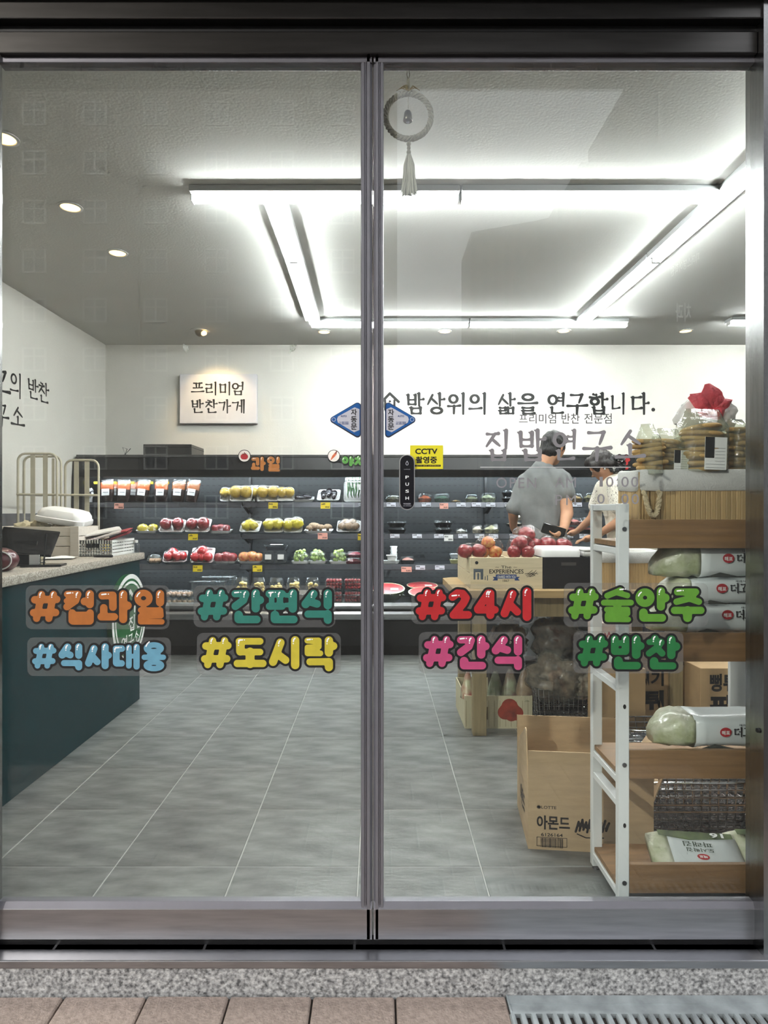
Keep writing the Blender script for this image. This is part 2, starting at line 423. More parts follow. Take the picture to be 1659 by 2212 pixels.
m_chrome = mat('chrome_wire', (210, 210, 212), .16, 1.0, var=.04)
m_whitem = mat('white_powder_coat', (226, 228, 228), .4, var=.03)
m_bolt = mat('zinc_bolt', (120, 122, 126), .35, .9, var=.1)
m_cream = mat('cream_metal_tube', (206, 199, 176), .45, .1, var=.06)
m_skin = mat('skin', (205, 156, 124), .5, var=.06, scale=20, sss=.12)
m_hair = mat('black_hair', (14, 12, 12), .55, var=.3, scale=40, stretch=(1, 1, .2), bump=.5, bscale=120)
m_hairw = mat('brown_black_hair', (30, 22, 20), .55, var=.3, scale=40, stretch=(1, 1, .2), bump=.5, bscale=120)
m_tee = mat('grey_cotton', (122, 124, 124), .92, var=.16, scale=9, bump=.5, bscale=16)
m_trou = mat('dark_trousers', (92, 94, 96), .9, var=.12, scale=10, bump=.2, bscale=14)
m_top = mat('cream_knit', (238, 231, 214), .9, var=.04, scale=60, bump=.3, bscale=60)
m_glass = clear('door_glass', (250, 252, 250), (225, 226, 222), haze=.004, refl=1.0, rough=.0, ior=1.45, wscale=2.2, dirt=.012)
m_film = clear('cling_film', (254, 254, 254), haze=.015, refl=1.3, rough=.10, ior=1.45, wrinkle=.5, wscale=40)
m_lid = clear('clear_plastic_lid', (251, 253, 253), haze=.03, refl=1.3, rough=.07, ior=1.5, wrinkle=.12, wscale=60)
m_bag = clear('clear_bag', (246, 248, 244), (228, 232, 226), haze=.10, refl=1.3, rough=.12, ior=1.45, wrinkle=.8, wscale=26)
m_guard = clear('case_front_guard', (246, 250, 250), haze=.02, refl=1.0, rough=.02)
m_stfilm = clear('sticker_backing_film', (232, 232, 230), (190, 190, 188), haze=.13, refl=1.0, rough=.25)
m_led = emit('led_diffuser', (250, 253, 255), LED)
m_down = emit('warm_lens', (255, 206, 138), DOWN)
m_case = emit('case_led', (232, 244, 255), CASE)

# ------------------------------------------------------------------ the setting
XL, XR, YB, ZC, YD = -2.63, 4.3, 6.15, 2.81, 1.775      # left wall, right wall, back wall, ceiling, door plane
TS = 0.4125                                             # floor tile
def sbox(name, a, b, m, r=0):
    mb = MB(); (mb.rbox(a, b, r) if r else mb.box(a, b)); return struct(mb.build(name, m))
sbox('wall_back', (XL - .15, YB, -.1), (XR + .15, YB + .15, ZC + .2), m_wall)
wl_ = sbox('wall_left', (XL - .15, 1.70, -.1), (XL, YB, ZC + .2), m_wall)
sbox('wall_right', (XR, 1.70, -.1), (XR + .15, YB, ZC + .2), m_wall)
sbox('ceiling', (XL - .15, 1.72, ZC), (XR + .15, YB + .15, ZC + .2), m_ceil)
fl = sbox('floor', (XL, 1.775, -.08), (XR, YB, -.002), m_grout)
tile_me = MB().rbox((0, 0, -.014), (TS - .0045, TS - .0045, 0), .0012, 1).mesh('tile'); tile_me.materials.append(m_tile)
for i in range(-7, 11):
    for j in range(-1, 8):
        x = -.062 + i * TS; y = 2.155 + j * TS
        if x < XL - .3 or x > XR or y > 5.4: continue
        link(tile_me, 'tile', fl, (x, y, 0))
# wainscot tiles low on the left wall
m_wt = mat('grey_wall_tile', (112, 112, 114), .3, var=.08, objrand=.06)
wt_me = MB().rbox((0, 0, 0), (.010, .296, .096), .002, 1).mesh('tile'); wt_me.materials.append(m_wt)
for i in range(4):
    for j in range(6): link(wt_me, 'tile', wl_, (XL, 3.72 + i * .3, .59 + j * .1))
# front wall beside and above the door
for nm, x0, x1 in (('wall_front_left', XL - .15, -1.16), ('wall_front_right', 1.16, XR + .15)):
    sbox(nm, (x0, 1.70, -.1), (x1, 1.86, 3.4), m_blackgloss)
sbox('wall_front_top', (-1.16, 1.74, 2.60), (1.16, 1.86, 3.4), m_blackgloss)

# door surround
dj = struct(MB().box((1.04, 1.715, -.03), (1.16, 1.80, 2.60)).build('door_1_jamb', m_steelv))
struct(MB().box((-1.18, 1.715, -.03), (-1.062, 1.80, 2.60)).build('door_2_jamb', m_steelv))
p = P(1635, 1577, 1.74)
MB().lathe([(.0, -.004), (.006, -.004), (.007, 0), (.006, .004), (0, .004)], seg=12).build('screw_hole', m_black, dj, True, loc=(1.039, 1.738, p.z), rot=(0, R(90), 0))
hd = MB()
hd.rbox((-1.04, 1.742, 2.455), (1.04, 1.80, 2.515), .003)
hd.rbox((-1.16, 1.722, 2.535), (1.16, 1.80, 2.588), .003)
struct(hd.build('trim_1', m_steeld))
sbox('trim_2', (-1.16, 1.75, 2.512), (1.16, 1.80, 2.537), m_black)
sbox('trim_3', (-3.0, 1.69, 2.588), (4.6, 1.74, 3.4), m_blackgloss)
sbox('trim_4', (-3.0, .80, 3.02), (1.24, 1.74, 3.30), mat('soffit_dark', (58, 57, 55), .6, var=.1))
th = MB(); th.rbox((-1.16, 1.70, -.022), (1.16, 1.79, 0), .003); pass
struct(th.build('trim_5', m_steel))
sbox('trim_6', (-1.05, 1.764, .0), (1.05, 1.79, .016), m_black)
sbox('trim_7', (-4.0, 1.703, -.20), (4.0, 1.90, -.022), m_gran)

# pavement with pavers, drain grate
pv = sbox('pavement', (-8, -6.0, -.30), (8, 1.703, -.105), m_joint)
pm = MB().rbox((-.1075, -.0975, -.05), (.1075, .0975, 0), .004, 1).mesh('paver'); pm.materials.append(m_paver)
X0 = P(140, 2155, 1.7).x
for i in range(-6, 11):
    for j in range(7):
        x = X0 + .2205 * (i + .5) + (.11 if j % 2 else 0); y = 1.60 - j * .2
        if x + .11 > .348 and j < 2: continue
        link(pm, 'paver', pv, (x, y, -.092 + rnd.uniform(-.001, .001)), (0, 0, rnd.uniform(-.004, .004)))
pc = MB().rbox((-.0555, -.0975, -.05), (.0555, .0975, 0), .004, 1).mesh('paver'); pc.materials.append(m_paver)
link(pc, 'paver', pv, (.284, 1.60, -.092)); link(pc, 'paver', pv, (.284, 1.40, -.092))
g = thing('drain_grate', 'galvanised slotted drain grate set in the pavement below the threshold', 'grate', (.346, 1.30, -.10))
mb = MB(); nx = 52; pw = .0275; W = nx * pw
mb.box((0, 0, -.02), (W, .03, .008)); mb.box((0, .372, -.02), (W, .40, .008))
for r0, r1 in ((.03, .085), (.115, .17), (.2, .255), (.285, .34)):
    for i in range(nx):
        x = i * pw; mb.rbox((x - .008, r0 - .002, -.012), (x + .008, r1 + .002, .007), .003, 1)
for r0, r1 in ((.085, .115), (.17, .2), (.255, .285), (.34, .372)): mb.box((0, r0, -.02), (W, r1, .006))
mb.build('slotted_plate', m_galv, g, 40)
MB().box((-.004, -.004, -.02), (0, .40, .010)).build('edge_frame', m_galv, g)
MB().box((0, .002, -.06), (W, .398, -.022)).build('drain_channel', m_pit, g)
struct(MB().box((-150, -200, -.5), (150, -6.0, -.12)).build('ground_street', m_asph))

# sliding door leaves
def door_leaf(name, x0, x1, stile):
    d = bpy.data.objects.new(name, None); COL.objects.link(d); d.location = (0, 0, 0); struct(d)
    MB().box((x0 + .001, YD - .004, .108), (x1 - .001, YD + .004, 2.452)).build('glass_pane', m_glass, d)
    mb = MB(); mb.rbox((x0, 1.757, .017), (x1, 1.793, .103), .002); mb.build('bottom_rail', m_steel, d)
    mb = MB(); mb.prism([(1.757, .103), (1.764, .120), (1.786, .120), (1.793, .103)], 'x', x0, x1); mb.build('glazing_bead', m_alu, d)
    mb = MB(); mb.rbox((x0, 1.757, 2.440), (x1, 1.793, 2.458), .002); mb.build('top_rail', m_alu, d)
    s0, s1 = stile; w = s1 - s0
    mb = MB(); sg = 1 if s0 < -.02 else -1
    a = (lambda t: s0 + t * w) if sg > 0 else (lambda t: s1 - t * w)
    poly = [(a(0), 1.764), (a(.08), 1.758), (a(.30), 1.758), (a(.32), 1.761), (a(.37), 1.761), (a(.39), 1.758), (a(.44), 1.758), (a(.46), 1.761), (a(.52), 1.761), (a(.54), 1.757), (a(.8), 1.757), (a(.84), 1.762), (a(1), 1.766), (a(1), 1.793), (a(0), 1.793)]
    if sg < 0: poly = poly[::-1]
    mb.prism(poly, 'z', .018, 2.458); mb.build('meeting_stile', m_alu, d)
    return d
door_leaf('door_1', -1.050, -.0155, (-.047, -.0155))
door_leaf('door_2', -.0115, 1.06, (-.0115, .0165))
struct(MB().box((-.0148, 1.775, .02), (-.0122, 1.782, 2.5)).build('trim_8', mat('brush_seal', (210, 205, 196), .7)))

# ------------------------------------------------------------------ ceiling lamps
m_house = mat('lamp_housing', (186, 188, 188), .5, var=.03)
def led(a, b, label):
    a = Vector(a); b = Vector(b); d = (b - a).normalized(); L = (b - a).length
    t = thing('linear_led_lamp', label, 'lamp', (a.x, a.y, ZC - .08), math.atan2(d.y, d.x), 'linear LED lamps on the ceiling')
    MB().rbox((0, -.062, .048), (L, .062, .078), .004).build('housing', m_house, t)
    MB().rbox((.004, -.025, .020), (L - .004, .025, .047), .008, 3).build('diffuser', m_led, t, True)
    MB().box((-.002, -.026, .019), (.004, .026, .05)).build('end_cap', m_white, t); MB().box((L - .004, -.026, .019), (L + .002, .026, .05)).build('end_cap', m_white, t)
zz = 0
led((-.93, 3.19, zz), (.405, 3.19, zz), 'long white LED lamp across the ceiling nearest the door, left half')
led((.415, 3.19, zz), (1.68, 3.19, zz), 'long white LED lamp across the ceiling nearest the door, right half')
led((-.525, 3.27, zz), (-.525, 3.955, zz), 'short white LED lamp running away from the door on the left, nearer one')
led((-.525, 3.97, zz), (-.54, 5.28, zz), 'white LED lamp running to the back wall on the left, farther one')
led((-.56, 5.35, zz), (.76, 5.35, zz), 'white LED lamp along the back of the ceiling, left half')
led((.77, 5.35, zz), (2.09, 5.35, zz), 'white LED lamp along the back of the ceiling, right half')
led((1.745, 2.70, zz), (1.735, 3.96, zz), 'white LED lamp slanting up at the right edge, nearer one')
led((1.735, 3.975, zz), (1.71, 5.29, zz), 'white LED lamp slanting towards the back on the right, farther one')
led((1.755, 1.95, zz), (1.745, 2.68, zz), 'added unseen white LED lamp out at the right, continuing the slanting line towards the door')  # extra lamp added out of view, brightens the front right of the ceiling
led((2.92, 5.30, zz), (4.1, 5.30, zz), 'white LED lamp at the far right beyond the rectangle of lamps')
def downlight(px, py, label):
    D = (ZC - H) * F / (CY - py); q = P(px, py, D)
    t = thing('downlight', label, 'lamp', (q.x, q.y, ZC), 0, 'round recessed ceiling downlights')
    MB().lathe([(.052, 0), (.062, -.002), (.062, -.006), (.050, -.008), (.047, -.003)], seg=24).build('trim_ring', m_white, t, True)
    MB().lathe([(0, -.0055), (.047, -.0055), (.049, -.003), (0, -.002)], seg=24).build('lens', m_down, t, True)
    l = bpy.data.lights.new('downlight_beam', 'SPOT'); l.energy = 18; l.color = (1, .82, .6); l.spot_size = R(95); l.spot_blend = .8; l.shadow_soft_size = .04
    o = bpy.data.objects.new('beam', l); COL.objects.link(o); o.parent = t; o.location = (0, 0, -.02)
downlight(8, 297, 'warm downlight over the counter, nearest the door at the left edge')
downlight(152, 446, 'warm downlight over the counter, second from the door')
downlight(254, 545, 'warm downlight over the counter, third from the door')
downlight(700, 716, 'downlight in the back row, just left of the door meeting stiles')
downlight(961, 715, 'downlight in the back row, just right of the door meeting stiles')
downlight(1218, 714, 'downlight in the back row, above the grey-shirted man')
downlight(1481, 714, 'warm downlight in the back row, farthest right')
D = (ZC - H) * F / (CY - 714); q = P(432, 714, D)
t = thing('gimbal_spotlight', 'tilted gimbal spotlight in a dark ring above the white wall panel', 'lamp', (q.x, q.y, ZC))
MB().lathe([(.070, 0), (.085, -.002), (.085, -.006), (.068, -.006)], seg=24).build('trim_ring', m_white, t, True)
MB().lathe([(.0, .0), (.068, -.001), (.068, -.004), (0, -.004)], seg=20).build('recess', m_black, t)
Mx = Euler((R(35), 0, 0)).to_matrix()
mb = MB(); mb.ball((0, 0, -.01), (.045, .045, .045), 16, 10); mb.build('spot_head', mat('spot_head_grey', (120, 108, 90), .4, .6), t, True)
mb = MB(); mb.ball((.030, -.01, -.026), (.034, .026, .022), 14, 8); mb.build('spot_lens', m_down, t, True)
l = bpy.data.lights.new('gimbal_beam', 'SPOT'); l.energy = 22; l.color = (1, .72, .4); l.spot_size = R(80); l.spot_blend = .7; l.shadow_soft_size = .03
o = bpy.data.objects.new('beam', l); COL.objects.link(o); o.parent = t; o.location = (.05, 0, -.07); o.rotation_euler = (R(38), 0, 0)

# ------------------------------------------------------------------ street lamp added out of view at the left, brightening the rack front
t = thing('added_street_lamp', 'added unseen grey street lamp on the pavement beyond the left of the shop', 'street lamp', (-5.6, -4.8, -.105))
MB().tube([(0, 0, 0), (0, 0, 4.6), (.1, .15, 4.9), (.5, .5, 5.05)], [.07, .05, .045, .04], 12).build('pole', m_steeld, t, True)
MB().rbox((.4, .3, 4.98), (.85, .75, 5.10), .03).build('head', m_steeld, t)
MB().rbox((.45, .35, 4.965), (.80, .70, 4.982), .005).build('lens', emit('added_lamp_lens', (255, 236, 205), 60), t)
l = bpy.data.lights.new('added_lamp_light', 'POINT'); l.energy = 1250; l.color = (1, .96, .90); l.shadow_soft_size = .10
o = bpy.data.objects.new('added_fill_light', l); COL.objects.link(o); o.parent = t; o.location = (.62, .52, 4.70)

# ------------------------------------------------------------------ street side, mirrored faintly in the glass
def VP(px, py, V):   # where a thing seen mirrored at (px, py), V metres behind the pane, really stands
    q = P(px, py, V); return Vector((q.x, 2 * YD - V, q.z))
m_bwall = mat('apartment_wall', (134, 126, 118), .9, var=.06, scale=.3)
m_bdark = mat('tower_wall', (70, 70, 70), .9, var=.06, scale=.1)
m_bwin = mat('apartment_window_frame', (226, 222, 216), .7, var=.05)
m_bpane = mat('dark_window_pane', (84, 84, 86), .3, var=.1)
V = 40.0
a = VP(-60, 1150, V); b = VP(600, -40, V)
t = thing('apartment_block', 'beige apartment block with cross-barred windows mirrored on the left', 'building', ((a.x + b.x) / 2, a.y, -.12))
w = b.x - a.x
MB().box((-w / 2, -10, 0), (w / 2, 0, b.z + 4)).build('wall', m_bwall, t)
MB().box((-w / 2 + w * .47, 0, 0), (-w / 2 + w * .55, .35, b.z + 4)).build('pilaster', m_bwall, t)
fm = MB(); fm.box((-.75, 0, -.75), (.75, .10, -.65)); fm.box((-.75, 0, .65), (.75, .1, .75)); fm.box((-.75, 0, -.75), (-.65, .1, .75)); fm.box((.65, 0, -.75), (.75, .1, .75)); fm.box((-.05, 0, -.7), (.05, .08, .7)); fm.box((-.7, 0, .15), (.7, .08, .25))
fme = fm.mesh('window'); fme.materials.append(m_bwin)
pme = MB().box((-.66, 0, -.66), (.66, .03, .66)).mesh('pane'); pme.materials.append(m_bpane)
for i in range(6):
    for j in range(9):
        q = VP(75 + i * 131 + (0 if i < 4 else 10), 247 + j * 106, V)
        if q.z < 1: continue
        wv = link(fme, 'window', t, (q.x - t.location.x, .01, q.z + .12)); link(pme, 'pane', wv)
V = 55.0; a = VP(600, 1150, V); b = VP(858, -40, V)
t = thing('stair_tower_block', 'plain beige block mirrored beside the door meeting stiles', 'building', ((a.x + b.x) / 2, a.y, -.12))
MB().box((-(b.x - a.x) / 2, -9, 0), ((b.x - a.x) / 2, 0, b.z + 4)).build('wall', m_bwall, t)
V = 75.0; a = VP(862, 1150, V); b = VP(1030, 845, V)
t = thing('low_house', 'low house mirrored below the sky gap right of the meeting stiles', 'building', ((a.x + b.x) / 2, a.y, -.12))
MB().box((-(b.x - a.x) / 2, -8, 0), ((b.x - a.x) / 2, 0, b.z + .12)).build('wall', m_bwall, t)
MB().box((-(b.x - a.x) / 2 - .2, -8.2, b.z + .12), ((b.x - a.x) / 2 + .2, .3, b.z + .4)).build('roof_edge', m_bdark, t)
V = 120.0
t = thing('high_rise_tower', 'dark high-rise mirrored in the right door leaf, ribbed with balconies', 'building', (0, 2 * YD - V, -.12))
a = VP(1018, 1150, V); b = VP(1250, 470, V)
h0 = VP(0, 500, V).z; h1 = VP(0, 455, V).z
MB().prism([(a.x, 0), (b.x, 0), (b.x, h1), (a.x + .6 * (b.x - a.x), h0 + .55 * (h1 - h0)), (a.x, h0)], 'y', -14, 0).build('wall', m_bdark, t)
for i in range(9):
    x = a.x + 1.2 + i * 2.1
    MB().box((x, 0, 0), (x + .7, .5, h0 - 2)).build('balcony_rib', m_bwall, t)
V = 30.0
t = thing('shop_building', 'dark commercial building with lit rooftop lettering mirrored at the right', 'building', (0, 2 * YD - V, -.12))
pts = [VP(1205, 1150, V), VP(1205, 430, V), VP(1255, 345, V), VP(1385, 345, V), VP(1422, 300, V), VP(1422, 60, V), VP(1900, 60, V), VP(1900, 1150, V)]
MB().prism([(q.x, q.z) for q in pts], 'y', -10, 0).build('wall', m_bdark, t)
m_lit = emit('lit_sign_letters', (255, 255, 255), 2.6)
def facing_street(x0, y, z): return lambda u, v: (x0 - u, y, z + v)
q = VP(1492, 690, V)
mb = MB(); w = (1492 - 1458) * V / F; h = 40 * V / F
type_xz(mb, '치과', 0, w, 0, h, frame=facing_street(q.x, .05, q.z), bold=.01); mb.build('sign_lettering', m_lit, t)
q = VP(1510, 560, V); w = 62 * V / F; h = 22 * V / F
mb = MB(); type_xz(mb, '파머스영어학원', 0, w, 0, h, frame=lambda u, v: (q.x - u, .05, q.z + v - u * .55), bold=.01); mb.build('sign_lettering', m_lit, t)

# ------------------------------------------------------------------ lettering and panel on the walls
q0 = P(388, 915, YB - .05); q1 = P(555, 808, YB - .05)
t = thing('wall_sign_panel', 'white square-edged wall panel with two lines of black brush lettering', 'sign', ((q0.x + q1.x) / 2, YB - .055, q0.z))
MB().rbox((q0.x, YB - .055, q0.z), (q1.x, YB - .001, q1.z), .006).build('panel', mat('panel_white', (224, 222, 226), .6, var=.02), t, world=True)
for line, y0, y1, xs in (('프리미엄', 826, 853, (414, 444, 474, 501)), ('반찬가게', 864, 892, (414, 444, 473, 502))):
    for ch, x in zip(line, xs):
        a = P(x, y0, YB - .056); b = P(x + 26, y1, YB - .056); mb = MB()
        brush(mb, ch, a.x, a.z, b.x - a.x, a.z - b.z, YB - .0565, .14); mb.build('letter', m_ink, t, world=True)
t = thing('wall_slogan', 'long line of black brush lettering on the back wall with house emblem', 'lettering', P(877, 895, YB - .001))
for ch, x0, x1 in (('밤', 879, 917), ('상', 923, 962), ('위', 968, 1006), ('의', 1014, 1052), ('삶', 1076, 1114), ('을', 1120, 1160), ('연', 1183, 1221), ('구', 1226, 1268), ('합', 1273, 1314), ('니', 1321, 1352), ('다', 1364, 1403)):
    a = P(x0, 850, YB - .002); b = P(x1, 894, YB - .002); mb = MB(); brush(mb, ch, a.x, a.z, b.x - a.x, a.z - b.z, YB - .002, .155); mb.build('letter', m_ink, t, world=True)
mb = MB(); a = P(1411, 885, YB - .002); mb.ribbon([(a.x, a.z), (a.x + .001, a.z)], .018, YB - .002); mb.build('full_stop', m_ink, t, world=True)
def pz(px, py, D): q = P(px, py, D); return (q.x, q.z)
mb = MB(); y = YB - .002
mb.ribbon([pz(824, 869, y), pz(842, 850, y), pz(861, 868, y)], .013, y); mb.ribbon([pz(832, 865, y), pz(832, 885, y)], .011, y); mb.ribbon([pz(852, 865, y), pz(852, 885, y)], .011, y)
mb.ribbon([pz(842, 867, y), pz(842.4, 867, y)], .011, y); mb.build('house_emblem', m_ink, t, world=True)
t = thing('side_wall_lettering', 'two lines of black brush lettering on the left side wall', 'lettering', (XL + .001, 4.75, 1.9))
def onleft(ch, xa, xb, ya, yb):
    Da = -XL * F / (CX - xa); Db = -XL * F / (CX - xb); Dm = (Da + Db) / 2
    z1 = H + (CY - ya) * Dm / F; z0 = H + (CY - yb) * Dm / F
    mb = MB(); brush(mb, ch, Da, z1, Db - Da, z1 - z0, 0, .12, frame=lambda u, v: (XL + .002, u, v)); mb.build('letter', m_ink, t, world=True)
onleft('최', -95, -52, 752, 820); onleft('고', -18, 21, 798, 850); onleft('의', 22, 46, 806, 858); onleft('반', 60, 83, 820, 862); onleft('찬', 83, 106, 828, 870)
onleft('연', -62, -30, 870, 930); onleft('구', -10, 18, 872, 920); onleft('소', 24, 52, 880, 922)

# ------------------------------------------------------------------ counter
XCF = -1.512
t = thing('service_counter', 'dark teal laminate counter along the left side', 'counter', (-1.85, 3.2, 0))
MB().rbox((-2.12, 2.15, 0), (XCF - .012, 4.075, .895), .003).build('carcass', m_teal, t, world=True)
MB().rbox((-2.16, 2.12, .895), (XCF + .012, 4.10, .937), .006).build('stone_top', m_terr, t, world=True, smooth=40)
q = P(275, 1320, 3.83)
t = thing('round_logo_sign', 'green disc sign with white rings fixed to the teal counter', 'sign', (XCF, 3.84, .56))
def disc(r0, r1, x, name, m, parent, seg=48):
    mb = MB()
    if r0 <= 0: mb.add([(x, r1 * math.cos(2 * PI * k / seg), r1 * math.sin(2 * PI * k / seg)) for k in range(seg)], [tuple(range(seg))])
    else:
        for k in range(seg):
            a = 2 * PI * k / seg; b = 2 * PI * (k + 1) / seg
            mb.add([(x, r0 * math.cos(a), r0 * math.sin(a)), (x, r1 * math.cos(a), r1 * math.sin(a)), (x, r1 * math.cos(b), r1 * math.sin(b)), (x, r0 * math.cos(b), r0 * math.sin(b))], [(0, 1, 2, 3)])
    return mb.build(name, m, parent)
mg = mat('sign_green', (24, 92, 48), .4, var=.06)
MB().lathe([(0, -.012), (.26, -.012), (.262, -.009), (.262, .018), (0, .018)], seg=48).build('disc', mg, t, 40, rot=(0, R(90), 0))
disc(.235, .262, .0188, 'white_ring', m_inkw, t); disc(.205, .220, .0188, 'white_ring', m_inkw, t)
for i, ch in enumerate('집밥'):
    mb = MB(); brush(mb, ch, 0, 0, .10, .085, 0, .13, frame=lambda u, v, i=i: (.0192, -.02 + i * .11 + u, .005 + v)); mb.build('letter', m_inkw, t)
for i, ch in enumerate('연구소'):
    mb = MB(); brush(mb, ch, 0, 0, .085, .075, 0, .13, frame=lambda u, v, i=i: (.0192, -.13 + i * .095 + u, -.10 + v)); mb.build('letter', m_inkw, t)
mb = MB(); mb.ribbon([(-.11, .07), (0, .16), (.11, .07)], .012); mb.ribbon([(-.07, .08), (-.07, .03)], .011); mb.ribbon([(.07, .08), (.07, .03)], .011)
mb.flush(); mb.v = [Vector((.0192, p.x, p.z)) for p in mb.v]; mb.build('house_emblem', m_inkw, t)

ZT = .937
# white-washed crate with foam lid and paper bags
m_wwash = mat('whitewashed_wood', (222, 214, 202), .7, var=.06, scale=10, stretch=(.6, 8, 8))
t = thing('white_crate', 'white-washed slatted wooden crate on the counter holding paper bags', 'crate', (-1.995, 3.86, ZT))
for j in range(3):
    MB().rbox((-.24, -.15, .004 + j * .058), (.24, -.138, .058 + j * .058), .002).build('slat', m_wwash, t)
    MB().rbox((.228, -.136, .004 + j * .058), (.24, .15, .058 + j * .058), .002).build('slat', m_wwash, t)
MB().rbox((-.24, .138, 0), (.24, .15, .175), .002).build('slat', m_wwash, t)
MB().rbox((-.24, -.138, 0), (-.228, .138, .175), .002).build('slat', m_wwash, t)
MB().box((-.228, -.138, 0), (.228, .138, .008)).build('floor_board', m_wwash, t)
for x in (-.262, .205): MB().rbox((x, -.158, 0), (x + .05, -.148, .177), .002).build('corner_post', m_wwash, t)
m_paper = mat('cream_paper_bag', (222, 212, 180), .8, var=.08, scale=14, bump=.5, bscale=30)
for i, (x, y, r, lab) in enumerate(((-2.13, 3.86, .07, 'crumpled cream paper bag at the left of the white crate'), (-2.03, 3.84, .06, 'crumpled cream paper bag in the middle of the white crate'), (-1.93, 3.88, .07, 'crumpled cream paper bag under the foam lid'))):
    mb = MB(); mb.ball((0, 0, 0), (r, r * .9, .075), 16, 10, .5, 2.6, i * 3.1 + 1); tag(mb.build('paper_bag', m_paper, None, 30, loc=(x, y, ZT + .135)), lab, 'bag', 'paper bags in the white crate')
# foam box lid resting slanted
t = thing('foam_box_lid', 'white rounded foam box lid lying slanted on the white crate', 'lid', (-1.905, 3.87, ZT + .195), rot=(R(4), R(9), R(8)))
rr = []
def rrect(w, d, r, z, n=6):
    out = []
    for cx, cy, a0 in ((w / 2 - r, d / 2 - r, 0), (-w / 2 + r, d / 2 - r, 90), (-w / 2 + r, -d / 2 + r, 180), (w / 2 - r, -d / 2 + r, 270)):
        for k in range(n): a = R(a0 + 90 * k / (n - 1)); out.append((cx + r * math.cos(a), cy + r * math.sin(a), z))
    return out
MB().loft([rrect(.27, .24, .05, 0), rrect(.28, .25, .05, .006), rrect(.28, .25, .05, .032), rrect(.272, .242, .05, .036)]).build('rim', m_foam, t, 40)
MB().loft([rrect(.268, .238, .05, .034), rrect(.262, .232, .05, .055), rrect(.235, .205, .05, .078), rrect(.18, .15, .05, .086)]).build('dome', m_foam, t, 40)
# perforated letter basket
t = thing('perforated_basket', 'small white perforated plastic basket on the counter end', 'basket', (-1.665, 3.88, ZT + .001))
w, d, h = .115, .165, .095
def pwall(mb, fn, L, n, rows):
    for r_ in range(rows + 1):
        z = .010 + r_ * (h - .030) / rows; mb.box(*fn(0, L, z - .0045 if r_ else 0, z + .0045))
    mb.box(*fn(0, L, h - .016, h))
    for k in range(n + 1): x = L * k / n; mb.box(*fn(max(0, x - .0035), min(L, x + .0035), 0, h))
mb = MB(); pwall(mb, lambda a, b, z0, z1: ((-w + a, -d, z0), (-w + b, -d + .003, z1)), 2 * w, 15, 4); mb.build('front_wall', m_white, t)
mb = MB(); pwall(mb, lambda a, b, z0, z1: ((-w + a, d - .003, z0), (-w + b, d, z1)), 2 * w, 15, 4); mb.build('back_wall', m_white, t)
for sx_ in (-1, 1):
    mb = MB()
    for k in range(5): mb.box((sx_ * w - .0015, -d, .004 + k * .019), (sx_ * w + .0015, d, .018 + k * .019))
    for k in range(3): mb.box((sx_ * w - .001, -d + k * d - .004, 0), (sx_ * w + .001, -d + k * d + .004, h))
    mb.build('side_wall', m_white, t)
MB().box((-w, -d, 0), (w, d, .003)).build('base', m_white, t)
MB().box((-.035, -d - .003, .05), (.04, -d + .001, .075)).build('hand_hole', m_black, t)
for i, (x, y, rz, c, lab) in enumerate(((-1.60, 3.84, 12, (120, 40, 48), 'dark red folder sticking out of the perforated basket'), (-1.67, 3.86, 20, (206, 198, 196), 'grey leaflet leaning in the perforated basket'),
                                        (-1.63, 3.90, 5, (172, 70, 76), 'red leaflet topmost in the perforated basket'), (-1.70, 3.92, 26, (228, 224, 220), 'white leaflet leftmost in the perforated basket'))):
    mb = MB(); mb.box((-.11, -.075, 0), (.11, .075, .004)); mb.box((-.108, -.07, .0045), (.10, .072, .007))
    tag(mb.build('leaflet', mat('leaflet_%d' % i, c, .5, var=.06), None, loc=(x, y, ZT + .100 + i * .012), rot=(R(6), R(-20 + i * 3), R(rz))), lab, 'leaflet', 'leaflets in the perforated basket')
t = thing('seasoning_can', 'small yellow and grey can behind the perforated basket', 'can', (-1.74, 4.06, ZT))
MB().lathe([(0, 0), (.026, 0), (.027, .004), (.027, .055), (.026, .058)], seg=16).build('body', mat('can_yellow', (226, 196, 40), .4), t, True)
MB().lathe([(.026, .058), (.027, .06), (.027, .10), (.022, .106), (0, .106)], seg=16).build('cap', mat('can_grey', (150, 140, 124), .4, .3), t, True)
# tablet till
t = thing('tablet_terminal', 'black tilted tablet till on a stand near the door', 'terminal', (-1.72, 3.12, ZT), R(14))
mb = MB(); mb.rbox((-.13, -.09, -.006), (.13, .09, .006), .004); mb.build('screen', m_blackgloss, t, loc=(0, 0, .115), rot=(R(40), R(6), 0))
MB().rbox((-.05, -.05, 0), (.07, .06, .012), .004).build('base', m_black, t)
MB().prism([(-.045, .01), (.05, .01), (.03, .11), (-.02, .12)], 'x', -.05, .05).build('stand', m_black, t)
MB().box((.03, -.075, .012), (.075, -.072, .055)).build('label', m_inkw, t)
t = thing('pen_stand', 'black pen standing in a flat black holder beside the till', 'pen holder', (-1.60, 3.05, ZT), R(10))
MB().rbox((-.09, -.05, 0), (.09, .05, .012), .004).build('tray', m_blackgloss, t)
MB().tube([(.0, .0, .01), (.008, .01, .155)], [.004, .0045], 8).build('pen', m_black, t)
t = thing('card_reader', 'dark red rounded card reader at the left edge of the counter', 'card reader', (-1.66, 2.80, ZT), R(20))
mb = MB(); mb.ball((0, 0, .05), (.075, .06, .055), 18, 10); mb.build('shell', mat('dark_red_shell', (86, 40, 46), .3, coat=.4), t, True)
mb = MB(); mb.tube([(.05 * math.cos(2 * PI * k / 20), -.045, .05 + .04 * math.sin(2 * PI * k / 20)) for k in range(20)], .003, 6, True); mb.build('rim', m_inkw, t)
